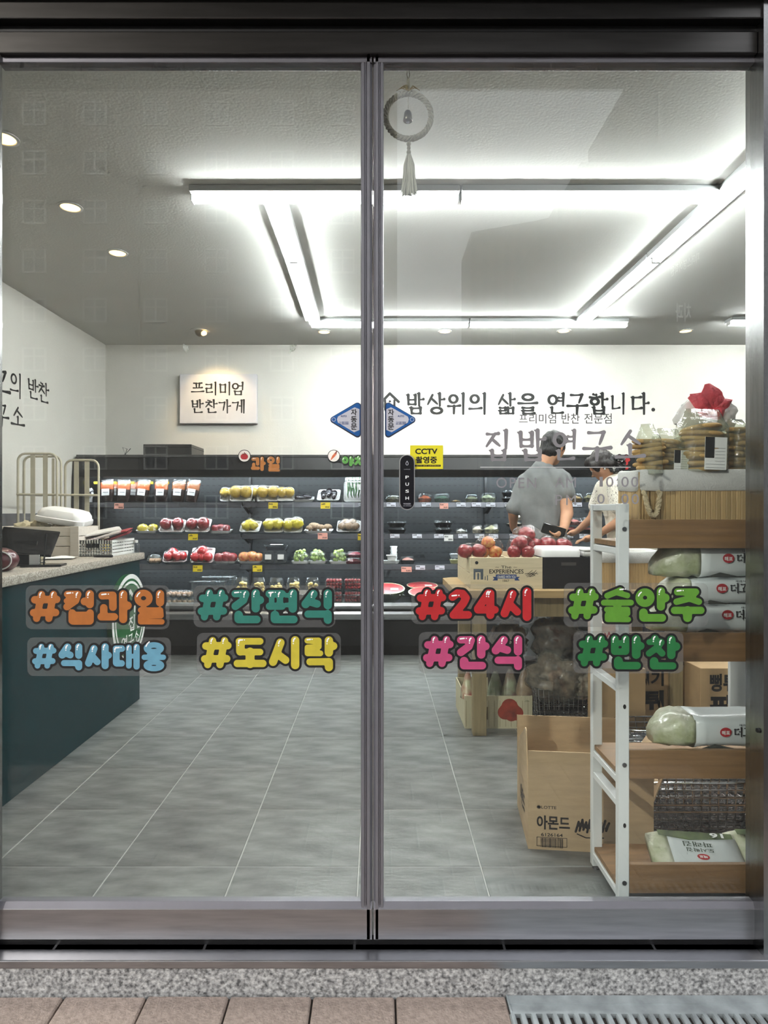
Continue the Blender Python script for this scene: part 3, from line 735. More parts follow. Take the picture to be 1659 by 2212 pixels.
tag(MB().tube([(0, 0, .007), (.11, -.012, .007)], .007, 8).build('marker_pen', m_black, None, True, loc=(-1.63, 3.66, ZT)), 'black marker pen lying in front of the perforated basket', 'pen')
mb = MB()
mb.grid(lambda u, v: (-.12 + .24 * u, -.08 + .16 * v, .002 + .006 * math.sin(u * 7) * math.sin(v * 5)), 8, 6)
tag(mb.build('paper_sheet', m_inkw, None, True, loc=(-1.80, 3.52, ZT + .006), rot=(0, 0, R(18))), 'loose white paper sheet on the counter top', 'paper')
mb = MB(); mb.ball((0, 0, .03), (.10, .07, .035), 18, 10, .5, 2.5, 4.4)
tag(mb.build('plastic_pouch', m_paper, None, 30, loc=(-1.90, 3.42, ZT)), 'crumpled pale pouch on the counter before the white crate', 'bag')
t = thing('clear_bottle', 'small clear plastic bottle at the far corner of the counter', 'bottle', (-1.535, 4.04, ZT))
MB().lathe([(0, 0), (.022, 0), (.024, .01), (.024, .05), (.012, .066), (.012, .07)], seg=14).build('body', m_lid, t, True)
MB().lathe([(.013, .066), (.013, .082), (0, .083)], seg=14).build('cap', m_white, t, True)

# cream tube cart beyond the counter
t = thing('tube_frame_cart', 'cream tubular cart frame with flat uprights behind the white crate', 'cart', (-2.32, 4.6, 0))
D = 4.6
def bent(xa, xb, ytop, Dp):
    a = P(xa, ytop, Dp); b = P(xb, ytop, Dp); r_ = .05
    return [(a.x, Dp, .12), (a.x, Dp, a.z - r_)] + [(a.x + r_ - r_ * math.cos(R(k)), Dp, a.z - r_ + r_ * math.sin(R(k))) for k in (22, 45, 68, 90)] + [(b.x - r_ + r_ * math.sin(R(k)), Dp, b.z - r_ + r_ * math.cos(R(k))) for k in (0, 22, 45, 68, 90)] + [(b.x, Dp, .12)]
for xa, xb, yt, Dp in ((39, 123, 980, 4.45), (52, 132, 986, 4.72), (141, 213, 994, 4.50)):
    MB().tube(bent(xa, xb, yt, Dp), .0085, 8).build('bent_tube', m_cream, t, True, world=True)
for xa, xb, yt, Dp in ((66, 76, 982, 4.45), (93, 103, 982, 4.45), (160, 170, 996, 4.50), (183, 193, 996, 4.50), (112, 118, 990, 4.72)):
    a = P(xa, yt, Dp); b = P(xb, yt, Dp); MB().box((a.x, Dp - .002, .15), (b.x, Dp + .002, a.z)).build('flat_upright', m_cream, t, world=True)
a = P(40, 1068, 4.45); b = P(213, 1070, 4.5)
MB().tube([(a.x, 4.44, a.z), (b.x, 4.49, b.z)], .008, 8).build('cross_tube', m_cream, t, True, world=True)
a = P(39, 1068, 4.45)
MB().tube([(a.x, 4.44, a.z), (a.x + .02, 4.73, a.z)], .008, 8).build('cross_tube', m_cream, t, True, world=True)
MB().rbox((-2.60, 4.42, .10), (-2.02, 4.76, .13), .01).build('deck', m_cream, t, world=True)
for x in (-2.55, -2.07):
    for y in (4.46, 4.72): MB().lathe([(.0, -.02), (.045, -.02), (.05, -.012), (.05, .012), (.045, .02), (0, .02)], seg=14).build('castor', m_black, t, True, loc=(x + 2.32, y - 4.6, .05), rot=(0, R(90), 0))

# ------------------------------------------------------------------ open refrigerated cases
ZS = (1.282, 1.005, .741); YS = (5.62, 5.58, 5.54); ZK = .40
YBK = 5.98
m_lip = mat('case_bumper_steel', (168, 170, 172), .3, .85, var=.06)
def case(label, bays, ends):
    x0, x1 = bays[0], bays[-1]
    t = thing('refrigerated_case', label, 'refrigerator', ((x0 + x1) / 2, 5.7, 0))
    B = lambda a, b, n, m, r=.003: MB().rbox(a, b, r).build(n, m, t, world=True)
    B((x0, 5.33, 0), (x1, 6.12, .10), 'plinth', m_black)
    MB().prism([(5.26, .09), (5.21, .30), (5.21, .31), (5.9, .31), (5.9, .09)], 'x', x0, x1).build('kick_panel', m_black, t, world=True)
    MB().prism([(5.19, .318), (5.175, .34), (5.175, .365), (5.19, .385), (5.23, .385), (5.23, .318)], 'x', x0, x1).build('lower_bumper', m_lip, t, world=True)
    MB().prism([(5.20, .395), (5.182, .41), (5.182, .43), (5.20, .452), (5.24, .452), (5.24, .395)], 'x', x0, x1).build('upper_bumper', m_lip, t, world=True)
    B((x0, 5.235, .30), (x1, 5.255, .45), 'front_liner', m_frid)
    B((x0, 5.25, .37), (x1, 5.97, ZK), 'deck', m_shelf)
    B((x0 + .004, 5.236, .452), (x1 - .004, 5.242, .515), 'front_guard', m_guard, .001)
    B((x0, YBK + .02, .1), (x1, 6.13, 1.66), 'rear_shell', m_frid)
    MB().prism([(5.50, 1.50), (5.475, 1.56), (5.49, 1.665), (5.53, 1.682), (6.13, 1.682), (6.13, 1.60), (5.62, 1.60), (5.58, 1.50)], 'x', x0, x1).build('canopy', m_frid, t, world=True)
    B((x0, 5.487, 1.668), (x1, 5.50, 1.69), 'canopy_edge_trim', mat('canopy_trim', (92, 92, 92), .3, .6), .002)
    B((x0 + .02, 5.585, 1.535), (x1 - .02, 5.605, 1.56), 'top_light', m_case)
    for i in range(len(bays) - 1):
        a, b = bays[i] + .006, bays[i + 1] - .006
        B((a, YBK, .40), (b, YBK + .02, 1.60), 'back_panel', m_fback)
        mb = MB()
        for z in [1.50, 1.44, 1.375, 1.19, 1.14, 1.08, .90, .855, .81, .62, .575, .53]:
            x = a + .05
            while x < b - .06: mb.box((x, YBK - .002, z), (x + .030, YBK + .001, z + .009)); x += .055
        s_ = mb.build('vent_slots', m_slot, t, world=True); s_['kind'] = 'stuff'
        for z, y in zip(ZS, YS):
            B((a, y, z - .022), (b, YBK, z), 'shelf', m_shelf, .002)
            MB().prism([(y - .006, z - .002), (y - .016, z - .045), (y - .010, z - .048), (y + .004, z - .004)], 'x', a, b).build('price_rail', m_rail, t, world=True)
            B((a + .03, y + .012, z - .036), (b - .03, y + .026, z - .024), 'shelf_light', m_case, .001)
            for xx in (a + .004, b - .012): MB().prism([(y + .03, z - .022), (YBK, z - .022), (YBK, z - .11), (YBK - .05, z - .10)], 'x', xx, xx + .008).build('shelf_bracket', m_frid, t, world=True)
        B((bays[i + 1] - .012, YBK - .03, .40), (bays[i + 1] + .012, YBK, 1.6), 'upright', m_frid)
    for xx in ends:
        MB().prism([(5.30, .1), (5.21, .30), (5.21, .52), (5.42, .62), (5.46, 1.50), (5.48, 1.64), (5.53, 1.685), (6.13, 1.685), (6.13, .1)], 'x', xx - .018, xx + .018).build('end_panel', m_frid, t, world=True)
    return t
BL = [-2.60, -1.195, -.09]; BR = [-.06, 1.01, 2.10, 3.20, 4.25]
case('long black open refrigerated case stocked with fruit left of the meeting stiles', BL, (-2.60, -.09))
case('black open refrigerated case of side dishes behind the two shoppers', BR, (-.06, 4.25))
q0 = P(308, 984, 5.58)
t = thing('black_carton', 'plain black box lying on top of the fruit case', 'box', (q0.x + .21, 5.80, 1.684))
MB().rbox((-.212, -.20, 0), (.212, .20, .108), .003).build('body', m_blackgloss, t)
MB().box((-.213, -.201, .08), (.213, .201, .083)).build('lid_seam', m_black, t)
q = P(270, 984, 5.6)
mb = MB(); mb.tube([(q.x - .06, 5.6, 1.69), (q.x, 5.6, 1.70), (q.x + .02, 5.6, 1.75), (q.x - .02, 5.6, 1.765), (q.x, 5.6, 1.70), (q.x + .05, 5.6, 1.755)], .003, 6); mb.tube([(q.x, 5.6, 1.70), (q.x + .07, 5.6, 1.692)], .003, 6)
tag(mb.build('loose_cable', m_black), 'loose black cable curling up from the top of the fruit case', 'cable')

# ------------------------------------------------------------------ goods in the cases
FR = {}
def fruit_mesh(kind):
    if kind in FR: return FR[kind]
    mb = MB()
    if kind == 'pear': mb.lathe([(0, -.9), (.18, -.93), (.55, -.82), (.9, -.45), (1, 0), (.92, .4), (.62, .78), (.22, .93), (.06, .86), (0, .84)], seg=16); m = mat('yellow_pear_skin', (206, 172, 70), .42, var=.14, scale=3, spec=.5)
    elif kind == 'apple': mb.lathe([(0, -.75), (.2, -.88), (.55, -.84), (.88, -.5), (1, 0), (.95, .38), (.7, .74), (.35, .86), (.12, .76), (0, .68)], seg=16); m = mat('red_apple_skin', (158, 44, 48), .32, scale=3, c2=(128, 26, 34), coat=.3)
    elif kind == 'mixed': mb.lathe([(0, -.75), (.2, -.88), (.55, -.84), (.88, -.5), (1, 0), (.95, .38), (.7, .74), (.35, .86), (.12, .76), (0, .68)], seg=16); m = mat('streaked_apple_skin', (190, 60, 46), .32, scale=2.5, c2=(214, 164, 84), coat=.3)
    elif kind == 'tomato': mb.lathe([(0, -.8), (.4, -.84), (.85, -.5), (1, 0), (.9, .45), (.5, .8), (.15, .8), (0, .72)], seg=16); m = mat('tomato_skin', (196, 44, 50), .25, var=.1, scale=3, coat=.3)
    elif kind == 'melon': mb.lathe([(0, -1.25), (.3, -1.2), (.75, -.8), (1, 0), (.8, .8), (.35, 1.2), (0, 1.25)], seg=16); m = mat('yellow_melon_skin', (228, 206, 58), .4, var=.12, scale=3)
    elif kind == 'pepper': mb.ball((0, 0, 0), (1, .8, .9), 16, 10, .35, 2.0, 2.0); m = mat('yellow_pepper_skin', (226, 208, 60), .3, var=.12, scale=3, coat=.3)
    elif kind == 'eggplant': mb.lathe([(0, -1.9), (.5, -1.8), (.85, -1.2), (.9, -.4), (.7, .6), (.5, 1.5), (.25, 1.8), (0, 1.85)], seg=14); m = mat('aubergine_skin', (34, 28, 36), .22, var=.2, coat=.4)
    elif kind == 'mushroom': mb.lathe([(0, -.8), (.3, -.8), (.28, -.1), (.9, -.15), (1, .1), (.8, .5), (.4, .72), (0, .78)], seg=16); m = mat('brown_mushroom', (156, 132, 108), .7, var=.22, scale=4)
    elif kind == 'grape': mb.ball((0, 0, 0), 1, 9, 6); m = mat('green_grape_skin', (178, 206, 108), .25, var=.1, scale=3, coat=.3)
    elif kind == 'strawberry': mb.lathe([(0, -1), (.45, -.7), (.85, 0), (.95, .4), (.6, .8), (0, .85)], seg=10); m = mat('dark_red_berry', (150, 34, 40), .3, var=.15, scale=4)
    elif kind == 'yellowbit': mb.ball((0, 0, 0), (1, .8, .8), 8, 6, .5, 2, 3); m = mat('yellow_fruit_chunk', (232, 190, 60), .35, scale=2, c2=(240, 214, 150))
    elif kind == 'egg': mb.lathe([(0, -1), (.5, -.86), (.82, -.4), (.86, 0), (.72, .55), (.4, .95), (0, 1.1)], seg=14); m = mat('brown_egg', (206, 166, 136), .5, var=.05)
    elif kind == 'chili':
        mb.tube([(-.05, 0, 1.0), (0, 0, .6), (.06, .02, 0), (.02, 0, -.6), (.1, 0, -1)], [.03, .09, .11, .09, .02], 8); m = mat('green_chili_skin', (58, 108, 56), .3, var=.15, scale=3, coat=.3)
    me = mb.mesh(kind); me.materials.append(m); me.polygons.foreach_set('use_smooth', [True] * len(me.polygons))
    FR[kind] = me; return me
TRAYS = {}
def tray_mesh(w, d):
    k = (round(w, 3), round(d, 3))
    if k in TRAYS: return TRAYS[k]
    mb = MB(); c = lambda ww, dd, z: [(x, y + d / 2, z_) for x, y, z_ in rrect(ww, dd, .02, z, 4)]
    mb.loft([c(w * .86, d * .84, 0), c(w, d, .022), c(w * 1.02, d * 1.02, .024), c(w * .97, d * .96, .023), c(w * .84, d * .82, .005)])
    me = mb.mesh('tray'); me.materials.append(m_foam); TRAYS[k] = me; return me
def tray_pack(label, px, sh, w, d, fruits, tilt=0, rotz=0, D=None, grp='film-wrapped fruit trays in the left case', lab=None, name='fruit_tray', cat='tray', film=True, z0=None):
    """fruits: (kind, x, y, r, spin) in tray units of metres; the tray's front edge is at the origin"""
    y = D if D else YS[sh] + .03
    z = (ZS[sh] if sh < 3 else ZK) if z0 is None else z0
    x = (px - CX) * (y + (.04 if tilt < 20 else 0)) / F
    t = thing(name, label, cat, (x, y, z + .001), group=grp, rot=(R(tilt), 0, R(rotz)))
    link(tray_mesh(w, d), 'tray', t)
    top = []
    for kind, fx, fy, r, spin in fruits:
        r *= 1.0 if kind in ('chili', 'eggplant') else 1.2
        me = fruit_mesh(kind); o = link(me, kind, t, (fx, fy, .008 + r * .85), spin if isinstance(spin, tuple) else (R(rnd.uniform(-25, 25)), R(rnd.uniform(-25, 25)), R(rnd.uniform(0, 360))))
        o.scale = (r, r, r); top.append((fx, fy, .008 + r * 1.9, r))
    if film:
        nu, nv = 12, 10; hh = [[.026] * (nu + 1) for _ in range(nv + 1)]
        for j in range(nv + 1):
            for i in range(nu + 1):
                X = (i / nu - .5) * w; Y = j / nv * d; e = min(i, nu - i, j, nv - j)
                if e == 0: continue
                h = .026
                for fx, fy, hz, r in top:
                    q = math.hypot(X - fx, Y - fy) / r
                    h = max(h, hz + .004 - .5 * r * q * q if q < 1.5 else 0, hz - 1.1 * r * q)
                hh[j][i] = h
        mb = MB(); mb.grid(lambda u, v: ((u - .5) * w * 1.0, v * d, hh[round(v * nv)][round(u * nu)]), nu, nv)
        mb.build('film', m_film, t, 'all')
    if lab: MB().box((-.022, d * .35, .0), (.022, d * .62, .001)).build('label', m_inkw, t, loc=(lab, 0, max(h for r_ in hh for h in r_) + .002))
    return t
Z0 = (0, 0, 0)
# shelf 1: hanging pouches
m_sauce = mat('dark_sauce', (40, 22, 20), .3, var=.3, scale=20); m_kim = mat('orange_pickle', (212, 112, 36), .5, var=.3, scale=26, c2=(150, 62, 20)); m_kim2 = mat('brown_pickle', (150, 84, 34), .5, var=.3, scale=26)
def pouch(px, D, label, mk, tilt=0, dz=0):
    x = (px - CX) * D / F
    t = thing('sauce_pouch', label, 'pouch', (x, D, ZS[0] + .002 + dz), group='clear sauce pouches on the top shelf', rot=(R(-6), R(tilt), 0))
    W2, HH = .062, .205
    def body(z0, z1, k, name, m, sm=True):
        rings = []
        for i in range(7):
            z = z0 + (z1 - z0) * i / 6; f = z / HH
            ww = W2 * (1.0 if f > .35 else .80 + .2 * f / .35); th = max(.002, .030 * math.sin(PI * min(.96, f * .9 + .08)) ** .7) * k
            rings.append([(ww * k * math.copysign(abs(math.cos(a)) ** .55, math.cos(a)), th * math.sin(a), z) for a in [2 * PI * j / 18 for j in range(18)]])
        MB().loft(rings).build(name, m, t, sm)
    body(.004, .112, .97, 'sauce', m_sauce); body(.105, .178, .95, 'pickle', mk); body(0, HH, 1.0, 'pouch_film', m_film)
    MB().box((-.034, -.036, .056), (.034, -.034, .116)).build('label', m_inkw, t)
    MB().box((-.022, -.0365, .082), (.026, -.036, .086)).build('label_print', m_ink, t)
names = ('leftmost', 'second', 'third', 'fourth', 'fifth', 'last')
for i, (px, mk, tl) in enumerate(((231, m_kim, -2), (265, m_kim, 2), (305, m_kim, 6), (347, m_kim, 1), (383, m_kim2, 4), (412, m_kim2, 8))):
    pouch(px, 5.68, '%s front sauce pouch in the row left of the pears' % names[i] if i else 'orange and black sauce pouch leftmost in the front row', mk, tl)
pouch(248, 5.80, 'sauce pouch half hidden behind the first and second front pouches', m_kim, 0, .005)
pouch(288, 5.80, 'sauce pouch half hidden behind the second and third front pouches', m_kim, 3, .005)
mb = MB(); mb.ball((0, 0, .06), (.05, .04, .075), 16, 10, .5, 2.4, 8.1)
tag(mb.build('wrapped_bag', mat('silver_black_wrap', (40, 40, 44), .3, scale=16, c2=(222, 222, 224), sharp=True), None, 30, loc=((190 - CX) * 5.7 / F, 5.7, ZS[0])), 'silvery wrapped bag at the left end of the top shelf', 'bag')
a = P(160, 1030, 5.75); b = P(420, 1044, 5.75)
t = thing('clip_wire', 'thin hanging wire with yellow clips behind the sauce pouches', 'wire', (a.x, 5.75, a.z))
MB().tube([(a.x, 5.75, a.z), (P(205, 1043, 5.75).x, 5.75, P(0, 1043, 5.75).z), (b.x, 5.75, b.z)], .002, 6).build('wire', m_bolt, t, world=True)
for px in (208, 248, 286, 327, 361, 396):
    q = P(px, 1043, 5.73); MB().rbox((q.x - .018, 5.715, q.z - .012), (q.x + .018, 5.735, q.z + .012), .004).build('clip', mat('yellow_clip', (226, 202, 50), .5), t, world=True)
# pears, aubergines, chilies
def two(k, w, r, s=.5): return [(k, -w * .24, .075, r, (R(rnd.uniform(-20, 20)), R(rnd.uniform(-30, 30)), 0)), (k, w * .24, .075, r, (R(rnd.uniform(-20, 20)), R(rnd.uniform(-30, 30)), 0))]
tray_pack('tray of yellow pears peeking out at the left behind the others', 494, 0, .15, .14, two('pear', .15, .036), 62, 0, 5.74)
tray_pack('upright tray of two yellow pears nearest the sauce pouches', 521, 0, .195, .15, two('pear', .19, .045), 64, -4)
tray_pack('tray of yellow pears behind, between the two front pear trays', 557, 0, .17, .16, two('pear', .17, .040), 66, 0, 5.76)
tray_pack('upright tray of two yellow pears in the middle of the pear row', 579, 0, .19, .15, two('pear', .19, .044), 64, 3)
tray_pack('upright tray of yellow pears at the right end of the pear row', 617, 0, .15, .14, two('pear', .14, .038), 58, 8)
tray_pack('flat tray of dark aubergines right of the pears', 656, 0, .19, .15, [('eggplant', -.03, .05, .026, (0, R(90), R(15))), ('eggplant', .03, .09, .026, (0, R(90), R(-20)))], 12, 5, grp='vegetable trays on the top shelf')
tray_pack('propped tray of dark aubergines beside the green chilies', 709, 0, .20, .15, [('eggplant', -.045, .06, .030, (R(90), R(20), 0)), ('eggplant', .0, .085, .032, (R(90), 0, 0)), ('eggplant', .05, .06, .030, (R(90), R(-20), 0))], 40, -4, grp='vegetable trays on the top shelf')
tray_pack('upright white tray of green chilies next to the meeting stile', 770, 0, .22, .185, [('chili', -.075 + .024 * k, .09, .075, (R(-90), 0, R(rnd.uniform(-9, 9)))) for k in range(7)], 74, 0, lab=.045, grp='vegetable trays on the top shelf')
tray_pack('taller tray of green chilies standing behind the front chili tray', 772, 0, .22, .235, [('chili', -.075 + .03 * k, .15, .07, (R(-90), 0, R(rnd.uniform(-9, 9)))) for k in range(5)], 78, 0, 5.72, grp='vegetable trays on the top shelf')
# shelf 2
G = 'film-wrapped fruit trays in the left case'
tray_pack('flat tray of yellow melons at the left of the second shelf', 318, 1, .18, .13, [('melon', -.045, .06, .032, (0, R(90), R(10))), ('melon', .045, .065, .032, (0, R(90), R(-14)))], 6)
tray_pack('propped tray of red apples on the second shelf, left one of two', 371, 1, .215, .145, [('apple', -.055, .07, .042, Z0), ('apple', .05, .072, .043, Z0)], 46, 4)
tray_pack('propped tray of red apples on the second shelf, right one of two', 426, 1, .215, .15, [('apple', -.052, .07, .042, Z0), ('apple', .052, .072, .045, Z0)], 48, -3)
tray_pack('flat tray of small red apples on the second shelf', 476, 1, .19, .13, [('apple', -.05, .06, .030, Z0), ('apple', .0, .075, .032, Z0), ('apple', .05, .06, .030, Z0)], 6)
tray_pack('propped tray of yellow peppers left of the two yellow packs', 539, 1, .18, .13, [('pepper', -.03, .05, .036, Z0), ('pepper', .03, .06, .036, Z0), ('pepper', 0, .085, .036, Z0)], 44, -8)
tray_pack('yellow pepper pack with paper label in the middle of the second shelf', 591, 1, .165, .13, [('pepper', -.038, .06, .044, Z0), ('pepper', .038, .065, .044, Z0)], 58, 3, lab=0)
tray_pack('yellow pepper pack just left of the mushrooms', 633, 1, .165, .14, [('pepper', -.038, .06, .044, Z0), ('pepper', .038, .07, .046, Z0)], 60, -5)
tray_pack('flat tray of brown mushrooms on the second shelf', 688, 1, .25, .14, [('mushroom', -.08, .05, .030, Z0), ('mushroom', -.03, .07, .040, Z0), ('mushroom', .02, .05, .034, Z0), ('mushroom', .08, .06, .036, Z0), ('mushroom', -.05, .10, .040, Z0)], 6, film=False)
tray_pack('propped tray of brown mushrooms beside the meeting stile', 753, 1, .21, .14, [('mushroom', -.06, .05, .032, Z0), ('mushroom', 0, .05, .034, Z0), ('mushroom', .06, .05, .032, Z0), ('mushroom', -.03, .09, .034, Z0), ('mushroom', .03, .09, .034, Z0)], 42, -4)
# shelf 3
t = thing('berry_bag', 'small clear bag of pale fruit next to the counter corner', 'bag', ((334 - CX) * 5.6 / F, 5.6, ZS[2]))
for k in range(4): o = link(fruit_mesh('egg'), 'fruit', t, (-.03 + .022 * k, .01 * (k % 2), .028), (R(90), R(40 * k), 0)); o.scale = (.024,) * 3
mb = MB(); mb.ball((0, 0, .04), (.065, .045, .046), 18, 10, .35, 2.6, 2.2); mb.build('bag_film', m_bag, t, 'all')
tray_pack('propped tray of round red tomatoes nearest the counter corner', 377, 2, .20, .145, [('tomato', -.055, .055, .034, Z0), ('tomato', .015, .055, .036, Z0), ('tomato', -.02, .10, .036, Z0), ('tomato', .065, .06, .032, Z0)], 38, 8)
tray_pack('upright tray of stacked red tomatoes, second from the counter corner', 436, 2, .20, .15, [('tomato', -.055, .045, .036, Z0), ('tomato', .055, .045, .036, Z0), ('tomato', .0, .10, .040, Z0), ('tomato', .0, .045, .032, Z0)], 54, -2)
tray_pack('flat tray of red apples left of the streaked apples', 487, 2, .20, .14, [('apple', -.06, .06, .036, Z0), ('apple', .0, .07, .040, Z0), ('apple', .06, .06, .036, Z0)], 8)
tray_pack('flat tray of red and yellow streaked apples beside the clear boxes', 541, 2, .21, .14, [('mixed', -.06, .06, .040, Z0), ('mixed', .01, .07, .042, Z0), ('mixed', .07, .06, .036, Z0)], 8)
m_tubd = mat('dark_contents', (44, 48, 58), .5, var=.2)
def tub(label, px, z, D, w, d, h, rot=(0, 0, 0), food=None, grp='clear plastic tubs beside the grapes'):
    t = thing('clear_tub', label, 'tub', ((px - CX) * D / F, D, z), group=grp, rot=rot)
    MB().loft([rrect(w * .82, d * .82, .02, .001), rrect(w * .95, d * .95, .02, h * .85)]).build('body', m_lid, t, 40)
    MB().loft([rrect(w, d, .02, h * .84), rrect(w * 1.02, d * 1.02, .02, h * .9), rrect(w, d, .02, h)]).build('lid', m_lid, t, 40)
    MB().loft([rrect(w * .78, d * .78, .02, .006), rrect(w * .88, d * .88, .02, h * .7)]).build('food', food or m_tubd, t, 40)
    MB().box((-w * .26, -d * .22, h + .001), (w * .26, d * .2, h + .002)).build('label', m_inkw, t)
tub('clear tub standing on its side, left of the pair', 582, ZS[2] + .058, 5.60, .105, .105, .07, (R(84), 0, 0))
tub('clear tub standing on its side, right of the pair', 609, ZS[2] + .058, 5.60, .105, .105, .07, (R(84), 0, 0))
tub('clear flat tub lying across the two upright tubs', 598, ZS[2] + .116, 5.64, .21, .14, .05)
def grapes(label, px, D, seed):
    t = thing('grape_pack', label, 'grapes', ((px - CX) * D / F, D, ZS[2] + .002), group='green grape packs on the third shelf')
    rg = random.Random(seed)
    for o_ in (link(tray_mesh(.16, .13), 'tray', t, (0, -.06, 0)),): pass
    me = fruit_mesh('grape')
    for k in range(34):
        a = rg.uniform(0, 2 * PI); e = rg.uniform(0, 1) ** .5; hh = rg.uniform(0, 1)
        o = link(me, 'grape', t, (.055 * e * math.cos(a) * (1.1 - .5 * hh), .04 * e * math.sin(a), .03 + .085 * hh)); o.scale = (.0155,) * 3
    mb = MB(); mb.ball((0, 0, .055), (.078, .058, .062), 18, 10, .25, 2.4, seed); mb.build('bag_film', m_bag, t, 'all')
grapes('green grape pack beside the clear tubs', 650, 5.60, 1); grapes('green grape pack in the middle of the three grape packs', 686, 5.61, 2); grapes('green grape pack rightmost, set apart from the other two', 732, 5.60, 3)
# clamshells of ready food
FOODM = {}
def foodm(c):
    k = 'food_%d_%d_%d' % c
    return mat(k, c, .45, scale=34, c2=tuple(max(0, int(v * .55)) for v in c), bump=.6, bscale=60)
def clam(label, px, z, D, w, h, c, base='clear', d=None, grp='ready side-dish packs in the right case', name='side_dish_pack', rotz=0):
    d = d or w * .8
    t = thing(name, label, 'food pack', ((px - CX) * D / F, D, z + .001), R(rotz), grp)
    mbb = {'black': m_blackgloss, 'white': m_foam, 'clear': m_lid}[base]
    MB().loft([rrect(w * .84, d * .84, .018, 0), rrect(w * .98, d * .98, .018, h * .42), rrect(w * 1.04, d * 1.04, .018, h * .44), rrect(w * 1.04, d * 1.04, .018, h * .48), rrect(w * .96, d * .96, .018, h * .46), rrect(w * .8, d * .8, .018, .004)]).build('base', mbb, t, 40)
    sd = rnd.uniform(0, 50); mb = MB()
    mb.grid(lambda u, v: ((u - .5) * w * .84, (v - .5) * d * .84, h * .42 + h * .36 * math.sin(PI * u) * math.sin(PI * v) + h * .16 * noise.noise(Vector((u * 5 + sd, v * 5, sd)))), 12, 10)
    mb.loft([rrect(w * .80, d * .80, .018, .003), rrect(w * .92, d * .92, .018, h * .41)], caps=False); mb.build('food', foodm(c), t, 'all')
    MB().loft([rrect(w * 1.03, d * 1.03, .018, h * .48), rrect(w * .98, d * .98, .018, h * .56), rrect(w * .84, d * .84, .018, h * .92), rrect(w * .74, d * .74, .018, h)]).build('lid', m_lid, t, 40)
    return t
clam('red berry pack upper one beside the meeting stile on the third shelf', 768, ZS[2] + .055, 5.62, .15, .055, (160, 50, 66), grp='red packs on the third shelf')
clam('red berry pack lower one beside the meeting stile on the third shelf', 764, ZS[2], 5.60, .16, .055, (150, 44, 60), grp='red packs on the third shelf')
# deck of the left case
ZD = ZK
def eggs(label, px, z, D):
    t = thing('egg_carton', label, 'egg carton', ((px - CX) * D / F, D, z + .001), group='clear egg cartons in the left case')
    MB().loft([rrect(.22, .12, .015, 0), rrect(.24, .13, .015, .03), rrect(.245, .135, .015, .032)]).build('base', m_lid, t, 40)
    for i in range(5):
        for j in range(2): o = link(fruit_mesh('egg'), 'egg', t, (-.088 + .044 * i, -.03 + .06 * j, .028)); o.scale = (.021,) * 3
    mb = MB()
    for i in range(5):
        for j in range(2): mb.lathe([(.024, .03), (.022, .05), (.012, .062), (0, .063)], (-.088 + .044 * i, -.03 + .06 * j, 0), 10)
    mb.build('lid', m_lid, t, 'all')
eggs('clear egg carton upper one of the stack at the left', 388, ZD + .068, 5.42); eggs('clear egg carton lower one of the stack at the left', 390, ZD, 5.42)
for i, (px, D, h, lab) in enumerate(((452, 5.40, .20, 'large empty clear container in front beside the egg cartons'), (474, 5.60, .22, 'large empty clear container standing behind the front one'))):
    t = thing('clear_container', lab, 'container', ((px - CX) * D / F, D, ZD + .001), group='empty clear containers in the left case')
    MB().loft([rrect(.28, .14, .03, 0), rrect(.29, .15, .03, h), rrect(.30, .16, .03, h + .004)], caps=False).build('body', m_lid, t, 40)
    MB().loft([rrect(.31, .17, .03, h + .004), rrect(.31, .17, .03, h + .012), rrect(.28, .15, .03, h + .018)]).build('lid', m_lid, t, 40)
def fcup(label, px, D, k1='yellowbit', seed=0, z=ZD, h=.135, w=.058):
    t = thing('fruit_cup', label, 'fruit cup', ((px - CX) * D / F, D, z + .10), group='clear cups of cut yellow fruit')
    rg = random.Random(seed)
    MB().lathe([(0, 0), (w * .9, 0), (w * 1.08, h * .55), (w * 1.1, h * .6)], seg=18).build('cup', m_lid, t, True)
    for k in range(16):
        a = rg.uniform(0, 2 * PI); e = rg.uniform(0, .75) ** .5
        o = link(fruit_mesh(k1), 'fruit_piece', t, (w * .75 * e * math.cos(a), w * .75 * e * math.sin(a), rg.uniform(.02, h * .62)), (rg.uniform(0, 3), rg.uniform(0, 3), 0)); o.scale = (.019,) * 3
    MB().lathe([(w * 1.12, h * .58), (w * 1.12, h * .64), (w * .98, h * .9), (w * .8, h), (0, h)], seg=18).build('lid', m_lid, t, True)
B_ = MB().rbox((P(505, 0, 5.40).x, 5.40, ZD), (P(695, 0, 5.40).x, 5.70, ZD + .098), .004)
tag(B_.build('display_riser', mat('riser_clear_grey', (120, 112, 104), .4)), 'grey display riser under the cups of cut yellow fruit', 'riser')
for i, px in enumerate((522, 559, 597, 634, 675)):
    fcup('cup of cut yellow fruit, %s in the row on the bottom deck' % ('leftmost', 'second from left', 'middle one', 'second from right', 'rightmost')[i], px, 5.46, seed=i)
